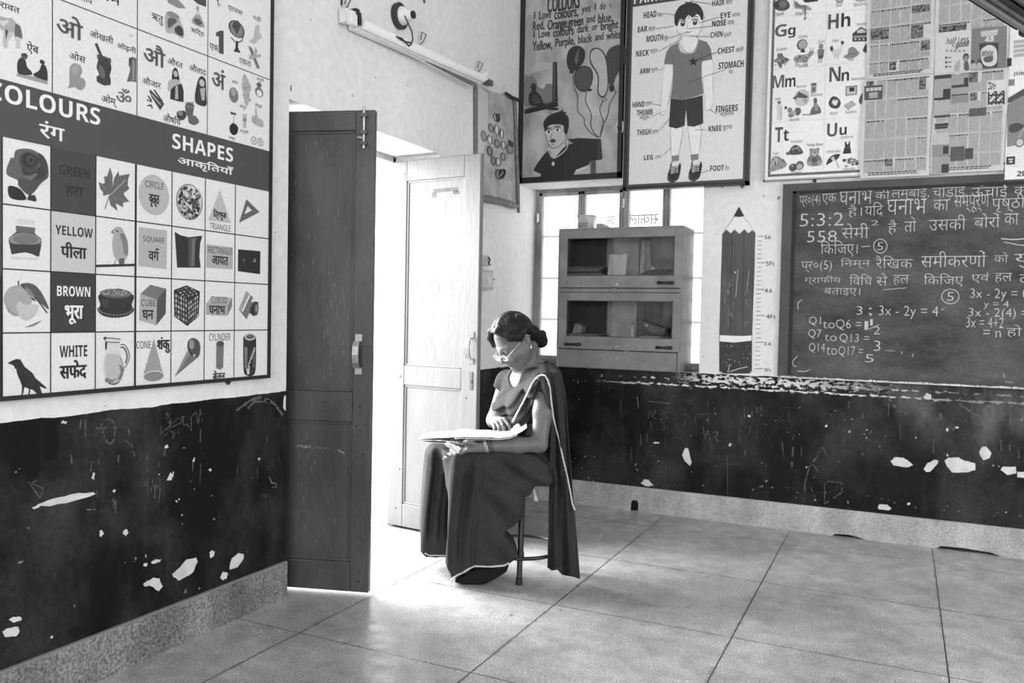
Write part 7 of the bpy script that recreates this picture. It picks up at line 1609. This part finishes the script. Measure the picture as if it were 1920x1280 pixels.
# ---- blouse: close-fitting, short sleeves, V neck
BL = Field((-0.22, -0.32, 0.60), (0.26, 0.36, 1.0), 0.0040)
body_prims(BL)
sL = SHL*0.52+ELL*0.48; sR = SHR*0.60+ELR*0.40
sL = at(1008.5, 738, -0.125); sR = at(943, 733, 0.187)
BL.cone(SHL, sL, 0.049, 0.047, 0.02); BL.cone(SHR, sR, 0.048, 0.046, 0.02)
BL.D -= 0.0065
vp = at(960, 724, -0.03)
BL.put(lambda X, Y, Z: 0.715-Z, BL.lo, BL.lo+BL.h*BL.n, 0.004, 'sub') if False else None
w_ = BL.win(BL.lo, BL.lo+BL.h*BL.n); sl_, (X_, Y_, Z_3) = w_
BL.D[sl_] = np.maximum(BL.D[sl_], 0.712-Z_3)
BL.D[sl_] = np.maximum(BL.D[sl_], (X_*0+ (Z_3-(0.985))))
BL.cone(NEK+bU*0.05, NEK+bU*0.0+bF*0.02, 0.075, 0.062, 0.006, 'sub'); BL.cone(NEK+bF*0.05-bU*0.005, vp+bF*0.03, 0.056, 0.012, 0.006, 'sub')
for S_, s_ in ((SHL, sL), (SHR, sR)):
    ax_ = (s_-S_)/np.linalg.norm(s_-S_); mid = s_
    def cutf(X, Y, Z, ax_=ax_, mid=mid):
        t = (X-mid[0])*ax_[0]+(Y-mid[1])*ax_[1]+(Z-mid[2])*ax_[2]; r = np.sqrt((X-mid[0]-t*ax_[0])**2+(Y-mid[1]-t*ax_[1])**2+(Z-mid[2]-t*ax_[2])**2)
        return np.maximum(-t, r-0.06)
    BL.put(cutf, mid-0.07, mid+0.07, 0.0, 'sub')
field_obj('blouse', BL, BLOUSE, WM)

# ---- sari skirt
def pz(pts, d): return [tuple(at(x, y, d)[[0, 2]]) for x, y in pts]
def lin_(z0, v0, z1, v1): return lambda z: v0+(v1-v0)*np.clip((z-z0)/(z1-z0), 0, 1)
SK_ = Field((-0.52, -0.36, -0.005), (0.24, 0.34, 0.74), 0.0044)
def folds(X, Y, Z):
    # pleats falling from the knees, irregular in width and depth, and slack sweeps across the thigh
    a = np.clip((-0.13-X)/0.08, 0, 1)*np.clip((0.60-Z)/0.06, 0, 1)
    w = X+0.018*np.sin(Z*6.5+1.0)+0.03*np.sin(Z*2.3)+Y*0.35
    f = 0.0085*a*(np.sin(w*86)*0.55+np.sin(w*141+1.3+2.0*np.sin(Z*4))*0.45+np.sin(w*47+0.6)*0.5)
    f = f*2.0
    b_ = np.clip((X+0.22)/0.1, 0, 1)*np.clip((0.60-Z)/0.08, 0, 1)
    q = X*0.62+Z*0.78; r = X*0.85-Z*0.52
    f = f+b_*(0.0170*np.sin(q*30+1.6*np.sin(X*9)+0.6)*np.clip(0.5+0.5*np.sin(r*13), 0, 1)+0.0075*np.sin(q*63+2.0*np.sin(Z*12))+0.003*np.sin(r*41+np.sin(X*20)))
    return f
near = pz([(848, 868), (856, 850), (876, 839), (940, 838), (1000, 846), (1028, 868), (1034, 888), (1025, 905), (1000, 909), (988, 930), (978, 958), (966, 984), (948, 999), (962, 1012), (967, 1036), (957, 1056), (946, 1062), (890, 1063), (868, 1075), (846, 1088), (842, 1050), (846, 1000), (847, 940), (844, 900)], -0.14)
SK_.slab(near, lin_(0.0, -0.105, 0.5, -0.135), lin_(0.0, 0.055, 0.5, 0.098), 0.02, 0.022, lambda X, Y, Z: folds(X, Y, Z)*np.clip((Z-0.03)/0.07, 0.12, 1))
far = pz([(798, 872), (803, 848), (818, 834), (850, 829), (930, 832), (955, 900), (905, 1000), (850, 1043), (800, 1042), (789, 1031), (790, 1000), (794, 930)], 0.07)
SK_.slab(far, lin_(0.0, 0.10, 0.5, 0.055), lin_(0.0, 0.06, 0.5, 0.085), 0.03, 0.024, lambda X, Y, Z: folds(X, Y, Z)*np.clip((Z-0.12)/0.08, 0.10, 1))
lap = pz([(832, 846), (862, 840), (985, 842), (1026, 868), (1030, 893), (990, 905), (900, 905), (846, 900)], -0.03)
SK_.slab(lap, lambda z: -0.03+0*z, lambda z: 0.15+0*z, 0.03, 0.05, folds)
SK_.ell(PEL+np.array([0, 0, 0.01]), (0.155, 0.185, 0.125), BAX, 0.05); SK_.ell(BEL-bU*0.03, (0.120, 0.158, 0.085), BAX, 0.03)
SK_.cone(HPL, KNL+bU*0.01, 0.092, 0.072, 0.03); SK_.cone(HPR, KNR+bU*0.01, 0.092, 0.072, 0.03)
w_ = SK_.win(SK_.lo, SK_.lo+SK_.h*SK_.n); sl_, (X_, Y_, Z_3) = w_
SK_.D[sl_] = np.maximum(np.maximum(SK_.D[sl_], 0.004-Z_3), Z_3-0.688)
# keep clear of the stool seat below her
seat_c = np.array([0.02, 0.08]); seat_z = 0.455
SK_.put(lambda X, Y, Z: np.maximum(np.sqrt((X-seat_c[0])**2+(Y-seat_c[1])**2)-0.168, np.maximum(Z-seat_z, 0.425-Z)), (-0.16, -0.1, 0.42), (0.2, 0.26, 0.46), 0.0, 'sub')
SARI_O, SV, SF = field_obj('sari_skirt', SK_, SARI, WM, smooth_it=2)
hem_outline = pz([(852, 1087), (870, 1074), (892, 1062), (955, 1055), (950, 1068), (928, 1082), (905, 1092), (872, 1092)], -0.11)  # near-black slab added for the shade inside the hem opening
PT_ = Field((-0.34, -0.2, -0.005), (-0.02, 0.05, 0.14), 0.0042); PT_.slab(hem_outline, lambda z: -0.112+0*z, lambda z: 0.038+0*z, 0.01, 0.014)
PT_.D = np.maximum(PT_.D, (0.003-(PT_.lo[2]+PT_.h*np.arange(PT_.n[2])))[None, None, :]); field_obj('hem_shade', PT_, HEM_SHADE, WM)
def on_skirt(px, py, d0=-0.33, off=0.003, fld=None):
    """first point of the cloth met from the front"""
    fld = fld or SK_; d = d0
    for _ in range(220):
        p = at(px, py, d)
        if fld.sample(p) < off: return p
        d += 0.0025
    return at(px, py, -0.14)
def strip(name, path, w, m, fld=None, d0=-0.33, off=0.0025, parent=None):
    mb = MB(); P = []
    for i in range(len(path)-1):
        for k in range(5): t = k/5; P.append((path[i][0]*(1-t)+path[i+1][0]*t, path[i][1]*(1-t)+path[i+1][1]*t))
    P.append(path[-1]); mb.tube([W1(on_skirt(x, y, d0, off, fld)) for x, y in P], w, 6); return mb.build(name, m, parent or WM, smooth=True)
strip('hem_border', [(846, 1086), (857, 1078), (868, 1073), (879, 1066), (890, 1061), (920, 1062), (945, 1060), (955, 1055)], 0.0042, BORDER)
strip('hem_border', [(797, 1037), (805, 1040.5), (825, 1041), (846, 1041)], 0.0030, BORDER, d0=-0.05)
mb = MB(); q = at(1001, 920, -0.10); mb.prism([W1(q+np.array(v)) for v in ((-0.004, 0, 0.01), (0.004, 0, 0.01), (0.020, 0, -0.045), (0.012, 0, -0.048), (0.010, 0, -0.040), (0.004, 0, -0.047))], tuple(FW*0.004)); mb.build('tassel', BORDER, WM)

# ---- pallu: over the left shoulder, down her back to the floor
L_e = [(1007, 681), (1009, 700), (1015, 727), (1022, 748), (1029, 800), (1027, 870), (1031, 900), (1029, 960), (1028, 1010), (1027, 1064)]
R_e = [(1040, 683), (1052, 697), (1059, 726), (1062, 760), (1066, 820), (1070, 870), (1073, 915), (1077, 960), (1082, 1020), (1087, 1088)]
D_e = [-0.085, -0.180, -0.195, -0.190, -0.150, -0.10, -0.10, -0.10, -0.102, -0.105]
def lerp_list(A, t):
    x = t*(len(A)-1); i = min(int(x), len(A)-2); f = x-i; a, c = np.array(A[i], float), np.array(A[i+1], float); return a+(c-a)*f
nv, nu = 72, 30
def pallu_pt(u, v, off=0.0):
    l, r = lerp_list(L_e, v), lerp_list(R_e, v); d = float(lerp_list([[x] for x in D_e], v)[0])
    q = l+(r-l)*u; amp = 0.004+0.013*min(1, v*1.6)
    d += amp*math.sin(u*13+1.5*math.sin(v*4)+v*2.0)+0.006*math.sin(u*27+v*5)*min(1, v*2) - 0.03*math.sin(math.pi*min(1, u))*(1-min(1, v*5)) + 0.03*max(0, u-0.85)*(1-v)
    yb = q[1]
    if v > 0.9: yb += (v-0.9)/0.1*(-7*max(0, 1-abs(u-0.30)/0.16) + 3*math.sin(u*5))
    return at(q[0], yb, d-off)
PF = np.zeros((nv+1, nu+1, 3))
mb = MB(); V = []
for j_ in range(nv+1):
    for i_ in range(nu+1): p = pallu_pt(i_/nu, j_/nv); p[2] = max(p[2], 0.008); PF[j_, i_] = p; V.append(W1(p))
F = [(j_*(nu+1)+i_, j_*(nu+1)+i_+1, (j_+1)*(nu+1)+i_+1, (j_+1)*(nu+1)+i_) for j_ in range(nv) for i_ in range(nu)]
mb.raw(V, F); PA = mb.build('sari_pallu', SARI, WM, smooth=True, recalc=False); sm = PA.modifiers.new('cloth_thickness', 'SOLIDIFY'); sm.thickness = 0.004; sm.offset = 0
# back layer that closes the drape over her shoulder blade
CD = Field((-0.24, -0.32, 0.60), (0.27, 0.36, 1.01), 0.0044)
body_prims(CD); CD.cone(SHL, SHL*0.25+sL*0.75, 0.048, 0.046, 0.02); CD.D -= 0.015; CD.ell(NEK+bU*0.035, (0.062, 0.066, 0.075), BAX, 0.012, 'sub')
w_ = CD.win(CD.lo, CD.lo+CD.h*CD.n); sl_, (X_, Y_, Z_3) = w_
pc = X_*0.76-Z_3*0.65+Y_*0.25; wr = 0.0060*np.sin(pc*190+1.2*np.sin(Z_3*24))+0.0050*np.sin(pc*108+1.5+0.8*np.sin(X_*30))
CD.D[sl_] = CD.D[sl_]-wr
# upper edge of the drape: a plane running from the right waist over the chest to the left shoulder; lower edge a second plane
def plane_cut(a, b_, c, flip=1):
    n_ = np.cross(b_-a, c-a); n_ = n_/np.linalg.norm(n_)*flip; return (X_-a[0])*n_[0]+(Y_-a[1])*n_[1]+(Z_3-a[2])*n_[2]
vdir = FW_l = np.array([0.0, 1.0, 0.0])
A1, B1_ = at(940, 748, -0.05), at(1018, 688, -0.11); up_cut = plane_cut(A1, B1_, A1+vdir); up_cut = up_cut if plane_cut(A1, B1_, A1+vdir)[0, 0, -1] > 0 else -up_cut
A2, B2_ = at(988, 800, -0.05), at(1009, 712, -0.11); lo_cut = plane_cut(A2, B2_, A2+vdir); s_t = (at(1030, 800, -.1)-A2)
n_ = np.cross(B2_-A2, vdir); n_ /= np.linalg.norm(n_); sgn = 1 if (at(1040, 800, -.1)-A2) @ n_ > 0 else -1
lo_cut = ((X_-A2[0])*n_[0]+(Y_-A2[1])*n_[1]+(Z_3-A2[2])*n_[2])*sgn
# over the top of the shoulder the lower edge lets go, so the cloth runs on down the back
lo_cut = np.where(Z_3 > B2_[2]-0.005, np.minimum(lo_cut, (X_-at(1052, 700, -.1)[0])), lo_cut)
CD.D[sl_] = np.maximum(np.maximum(CD.D[sl_], up_cut), lo_cut); CD.D[sl_] = np.maximum(CD.D[sl_], 0.640-Z_3)
CD.D[sl_] = np.maximum(CD.D[sl_], np.where(Z_3 > 0.80, -1, Y_-0.14))
field_obj('sari_drape', CD, SARI, WM)
# pale woven border along the front edge and down the back
def on_any(px, py, d0=-0.30, off=0.002):
    d = d0
    for _ in range(200):
        p = at(px, py, d)
        if CD.sample(p) < off: return p
        d += 0.002
    return None
front = [(961, 790), (968, 777), (980, 755), (990, 735), (997, 720), (1003, 711), (1010, 705), (1017, 702)]
back_ = [(1022, 704), (1027, 712), (1031, 726), (1034, 755), (1038, 785), (1043, 805), (1048, 822), (1055, 856), (1064, 895), (1070, 925), (1073, 944), (1078, 956)]
mb = MB(); P = []; Q_ = []
for i in range(len(front)-1):
    for k in range(6):
        t = k/6; Q_.append((front[i][0]*(1-t)+front[i+1][0]*t, front[i][1]*(1-t)+front[i+1][1]*t))
Dp = [on_any(x, y) for x, y in Q_]; Dp = [p[1] if p is not None else None for p in Dp]
for i in range(len(Dp)):
    if Dp[i] is None: Dp[i] = next((Dp[q] for q in list(range(i+1, len(Dp)))+list(range(i-1, -1, -1)) if Dp[q] is not None), -0.15)
Dm = [min(Dp[max(0, i-3):i+4]) for i in range(len(Dp))]; Dm = [sum(Dm[max(0, i-2):i+3])/len(Dm[max(0, i-2):i+3]) for i in range(len(Dm))]
def pallu_d(x, y):
    q = at(x, y, -0.15); dd = np.abs(PF[:, :, 0]-q[0])+np.abs(PF[:, :, 2]-q[2]); j_, i_ = np.unravel_index(dd.argmin(), dd.shape)
    return PF[j_, i_, 1] if dd.min() < 0.02 else 1.0
P = [at(x, y, min(d-0.003, pallu_d(x, y)-0.006)) for (x, y), d in zip(Q_, Dm)]
for x, y in back_:
    P.append(at(x, y, min(pallu_d(x, y)-0.006, -0.105)))
ws = [0.0042]*len(P); mb.tube([W1(p) for p in P], ws, 6); mb.build('sari_border', BORDER, WM, smooth=True)
# bangles and rings
def bangle(c, ax, r, w, m, nm='bangle'):
    ax = Vector(W1(np.array(c)+np.array(ax))-W1(c)).normalized(); u, v = frame_of(ax); o = W1(c); mb = MB()
    mb.tube([o+(u*math.cos(t)+v*math.sin(t))*r for t in [2*math.pi*k/24 for k in range(25)]], w, 8); mb.build(nm, m, WM, smooth=True)
axl = WRL-ELL; axl = axl/np.linalg.norm(axl)
for k, (t, m_) in enumerate(((0.000, MATS['bright_metal']), (0.007, MATS['bright_metal']), (-0.010, MATS['dull_iron']), (-0.018, MATS['dull_iron']), (-0.026, MATS['dull_iron']))): bangle(WRL+axl*t, axl+np.array([0, 0.1, -0.25]), 0.0262, 0.0018, m_)
axr = WRR-ELR; axr = axr/np.linalg.norm(axr); bangle(WRR+axr*-0.002+np.array([0, 0, 0.0]), axr+np.array([0.3, 0, -0.4]), 0.0255, 0.0020, MATS['bright_metal'])
k_, t_2 = kn[1], tp[1]; c = k_*0.62+t_2*0.38+np.array([0.002, -0.010, 0.004]); bangle(c, t_2-k_, 0.0102, 0.0020, MATS['black_paint'], 'finger_ring')
bangle(lk[1]+np.array([-0.012, 0, 0]), (1, 0, 0), 0.0104, 0.0014, MATS['bright_metal'], 'finger_ring')

# ------------------------------------------------------------------ stool
ST = thing('stool', 'black round stool with a low ring footrest under the seated woman', 'stool', tuple(W1((0.0, 0.08, 0.0))))
def wv(s_, d_, z_): return W1((s_, d_, z_))
mb = MB(); mb.lathe([(0.150, 0.428), (0.160, 0.432), (0.163, 0.444), (0.158, 0.453), (0.10, 0.4545)], wv(seat_c[0], seat_c[1], 0), (0, 0, 1), 40); mb.build('seat', MATS['black_paint'], ST, smooth=True)
RG = 0.192; ca = np.array([0.0, 0.078])
for k in range(4):
    a = -math.pi/2+k*math.pi/2-0.03; foot = (ca[0]+0.203*math.cos(a), ca[1]+0.203*math.sin(a)); top = (seat_c[0]+0.125*math.cos(a)-0.014, seat_c[1]+0.125*math.sin(a))
    mb = MB(); mb.tube([wv(foot[0], foot[1], 0.0), wv(foot[0]*0.96+top[0]*0.04, foot[1]*0.96+top[1]*0.04, 0.03), wv(top[0], top[1], 0.430)], 0.0125, 12); mb.build('leg', MATS['black_paint'], ST, smooth=True)
    mb = MB(); mb.lathe([(0.0155, 0.0), (0.0165, 0.012), (0.0150, 0.03)], wv(foot[0], foot[1], 0.0), (0, 0, 1), 14); mb.build('rubber_foot', mat('black_rubber', 0.015, 0.7), ST, smooth=True)
mb = MB(); mb.tube([wv(ca[0]+RG*math.cos(t), ca[1]+RG*math.sin(t), 0.112) for t in [2*math.pi*k/48 for k in range(49)]], 0.0085, 10); mb.build('footrest_ring', MATS['black_paint'], ST, smooth=True)

# ------------------------------------------------------------------ magazine in her hands
MGZ = thing('magazine', 'open magazine held across the lap of the seated woman', 'magazine', tuple(W1(at(880, 822, -0.15))))
def page(name, near_px, d0, d1, rise, m, th=0.0022, wob=0.0, parent=None):
    n_ = 14; cs = []
    for i in range(n_*(len(near_px)-1)+1):
        x = i/n_; k = min(int(x), len(near_px)-2); f = x-k; cs.append((near_px[k][0]*(1-f)+near_px[k+1][0]*f, near_px[k][1]*(1-f)+near_px[k+1][1]*f))
    V = []; ny = 8
    for j_ in range(ny+1):
        g_ = j_/ny
        for i, (x, y) in enumerate(cs):
            p = at(x, y, d0); q = i/(len(cs)-1); p[1] += (d1-d0)*g_; p[2] += rise(q, g_)+wob*math.sin(q*9+g_*3)*g_; V.append(p)
    n = len(V); w_2 = len(cs); F = [(j_*w_2+i, j_*w_2+i+1, (j_+1)*w_2+i+1, (j_+1)*w_2+i) for j_ in range(ny) for i in range(w_2-1)]
    edge = [i for i in range(w_2)]+[j_*w_2+w_2-1 for j_ in range(1, ny+1)]+[ny*w_2+i for i in range(w_2-2, -1, -1)]+[j_*w_2 for j_ in range(ny-1, 0, -1)]
    V2 = [W1(p) for p in V]+[W1(p-np.array([0, 0, th])) for p in V]; F2 = F+[tuple(i+n for i in f[::-1]) for f in F]+[(edge[k], edge[(k+1) % len(edge)], edge[(k+1) % len(edge)]+n, edge[k]+n) for k in range(len(edge))]
    mb = MB(); mb.raw(V2, F2); return mb.build(name, m, parent or MGZ, smooth=True)
b = NB('magazine_print'); col = b.noise(60, 2); bl = b.noise(22, 1); b.base(b.mix(b.math('GREATER_THAN', bl, 0.55), 0.62, b.ramp(col, 0.4, 0.6, 0.12, 0.5)), 0.5, 0.4); MPR = b.m
MPA = mat('magazine_paper', 0.70, 0.5, 0.05, 40)
main = [(852, 819), (880, 818.5), (910, 819), (935, 820.5), (955, 818.5), (970, 813), (980, 807), (988, 801)]
page('page_block', main, -0.250, -0.03, lambda q, g: 0.0, MPR, 0.0028)
page('page_block', [(x, y+2.6) for x, y in main[:6]], -0.252, -0.03, lambda q, g: -0.0004, MPA, 0.0022)
left = [(784, 823), (800, 821.5), (820, 820.5), (838, 820), (856, 818.5)]
page('left_page', left, -0.235, -0.03, lambda q, g: -0.004*g*(1-q), MPA, 0.0016)
page('left_page', [(788, 825.5), (806, 825.5), (826, 826), (846, 828), (868, 829.5)], -0.250, -0.06, lambda q, g: 0.001*g, MPR, 0.0016)
page('lower_cover', [(792, 827), (812, 829.5), (835, 831), (860, 831.2), (869, 832.5)], -0.252, -0.08, lambda q, g: 0.0, MPA, 0.0018)
page('curled_page', [(842, 818.3), (855, 815.5), (872, 814.5), (890, 815), (905, 818.0)], -0.11, -0.02, lambda q, g: 0.016*math.sin(math.pi*min(1, q*1.05))*math.sin(g*1.7), mat('grey_printed_page', 0.22, 0.5, 0.4, 30), 0.0016)
page('curled_page', [(896, 818), (910, 815), (925, 812.5), (940, 813)], -0.05, 0.0, lambda q, g: 0.014*g*q, MPR, 0.0016)
# ------------------------------------------------------------------ cloth held in each hand
def crumple(name, pts, d, label, cat, amp=0.004, seed=0):
    c = np.array([at(x, y, d) for x, y, r in pts]); F_ = Field(c.min(0)-0.03, c.max(0)+0.03, 0.0022); k = 0
    for p, (x, y, r) in zip(c, pts): F_.ell(p, (r, r*0.55, r*0.9), None, 0.006); k += 1
    w_ = F_.win(F_.lo, F_.lo+F_.h*F_.n); sl_, (X, Y, Z) = w_
    F_.D[sl_] -= amp*np.sin(X*420+seed+3*np.sin(Z*200))*np.sin(Z*360+seed*2)*0.5+amp*0.5*np.sin((X+Z)*240+seed)
    V, Fc = F_.mesh(); o, _, _ = field_obj(name, F_, mat('white_cotton', 0.72, 0.8, 0.06, 80), None, smooth_it=1); return tag(o, label, cat)
crumple('handkerchief', [(963, 806, 0.012), (968, 801, 0.013), (972, 797, 0.011), (966, 811, 0.011), (974, 804, 0.008)], -0.085, 'white crumpled handkerchief pinched in the hand resting on the magazine page', 'handkerchief', 0.003, 1)
KY = crumple('cloth_bundle', [(858, 842, 0.013), (850, 838, 0.014), (842, 834, 0.011), (848, 845, 0.010), (856, 847, 0.010), (838, 832, 0.008), (842, 850, 0.006), (836, 856, 0.006), (832, 860, 0.005), (850, 852, 0.005), (845, 851, 0.006)], -0.292, 'white bundle of cloth with dangling ends held below the magazine, over the knee', 'cloth bundle', 0.003, 2)
# ------------------------------------------------------------------ faint chalk scribbles rubbed into the dark dado
SCR = mat('faded_chalk', 0.085, 0.9, 0.5, 90); SCR2 = mat('fresh_chalk_scratch', 0.30, 0.9, 0.4, 90)
def scribbles(name, mapper, axis, z, lines):
    mb = MB(); ox, oy, sc = z
    for pts, w, m_ in lines:
        mb.use(m_); P = [np.array(mapper((ox+x/sc, oy+y/sc))) for x, y in pts]
        for i in range(len(P)-1):
            for q in range(4):
                a = P[i]+(P[i+1]-P[i])*q/4; c = P[i]+(P[i+1]-P[i])*(q+1)/4
                if random.random() < 0.12: continue
                t = c-a; L_ = np.hypot(*t)+1e-9; n_ = np.array([-t[1], t[0]])/L_*w/2*random.uniform(.6, 1.2)
                V = [a+n_, c+n_, c-n_, a-n_]
                mb.face([(0.0007, v[0], v[1]) for v in V] if axis == 'x' else [(v[0], -0.0007, v[1]) for v in V])
    return struct(mb.build(name, None, weld=False, recalc=False))
A_, B_ = SCR, SCR2
scribbles('wall_left_chalk_marks', WL, 'x', ZL, [
    ([(425, 148), (520, 146)], .004, A_), ([(445, 145), (455, 118), (480, 106), (505, 120), (512, 146)], .004, A_), ([(455, 150), (460, 180), (475, 215)], .006, A_), ([(510, 150), (508, 195), (490, 220), (472, 205)], .006, A_), ([(530, 215), (560, 205), (585, 225), (598, 272)], .004, A_), ([(570, 150), (575, 180)], .005, A_),
    ([(718, 168), (790, 105), (820, 95)], .004, A_), ([(725, 160), (800, 125)], .003, A_), ([(735, 180), (750, 160), (770, 165), (765, 195), (790, 150), (795, 175)], .003, A_), ([(800, 130), (810, 100), (815, 135), (830, 130), (850, 160), (848, 100), (870, 75), (880, 130), (890, 60), (898, 120)], .0035, A_),
    ([(125, 385), (178, 460), (192, 415), (120, 385)], .003, A_), ([(140, 390), (165, 380)], .003, A_), ([(655, 370), (635, 405), (662, 400)], .003, A_), ([(655, 380), (657, 440)], .003, A_), ([(678, 375), (680, 425)], .003, A_), ([(690, 380), (705, 370), (712, 385), (690, 410), (715, 402)], .003, A_),
    ([(1195, 360), (1205, 390), (1228, 395), (1225, 412), (1210, 410)], .003, B_), ([(1170, 440), (1178, 455), (1190, 440)], .003, A_), ([(1142, 310), (1145, 370)], .005, A_), ([(1050, 70), (1110, 25), (1160, 10), (1220, 40), (1255, 90)], .012, A_), ([(1100, 60), (1130, 30), (1200, 30)], .010, A_), ([(385, 510), (425, 508)], .003, B_)]
    + [([(x, y), (x+random.uniform(-5, 5), y+random.uniform(20, 90))], random.uniform(.002, .006), A_) for x, y in [(random.uniform(300, 1250), random.uniform(60, 480)) for k in range(26)]])
scribbles('wall_back_chalk_marks', WB, 'y', ZR, [
    ([(308, 288), (318, 250), (328, 280), (340, 248), (342, 288)], .004, A_), ([(370, 255), (372, 285), (392, 280), (375, 268), (390, 255), (370, 255)], .003, A_), ([(425, 258), (428, 288)], .003, A_), ([(472, 262), (475, 285), (490, 278), (488, 264), (472, 262)], .003, A_), ([(515, 235), (512, 300)], .004, A_), ([(520, 268), (560, 262), (575, 262)], .003, A_), ([(565, 262), (570, 310)], .004, A_), ([(310, 300), (335, 298)], .004, A_), ([(320, 300), (320, 330)], .004, A_), ([(360, 300), (385, 298)], .004, A_), ([(375, 300), (380, 332), (365, 335)], .004, A_),
    ([(535, 350), (545, 320), (552, 372), (565, 335), (575, 380)], .006, A_), ([(585, 345), (605, 340), (610, 385), (590, 350)], .008, A_), ([(308, 210), (405, 220)], .0025, B_), ([(262, 190), (268, 240)], .003, B_), ([(648, 440), (650, 620)], .003, A_), ([(640, 478), (690, 482)], .003, A_),
    ([(1015, 470), (1055, 405), (1078, 445)], .006, A_), ([(1055, 405), (1020, 470)], .004, A_), ([(1000, 490), (1015, 480), (1040, 515)], .005, A_), ([(1000, 490), (982, 560), (978, 640)], .006, A_), ([(1005, 575), (1022, 620)], .005, A_), ([(1060, 550), (1140, 560), (1140, 600), (1065, 650), (1065, 560)], .006, A_), ([(930, 405), (925, 490)], .008, A_), ([(1490, 180), (1480, 250)], .02, A_),
    ([(1340, 200), (1380, 250), (1420, 265)], .012, A_), ([(1640, 220), (1760, 300)], .012, A_), ([(1560, 260), (1570, 290)], .01, A_)]
    + [([(x, y), (x+random.uniform(-4, 4), y+random.uniform(15, 70))], random.uniform(.002, .007), A_) for x, y in [(random.uniform(150, 1900), random.uniform(190, 420)) for k in range(46)]])
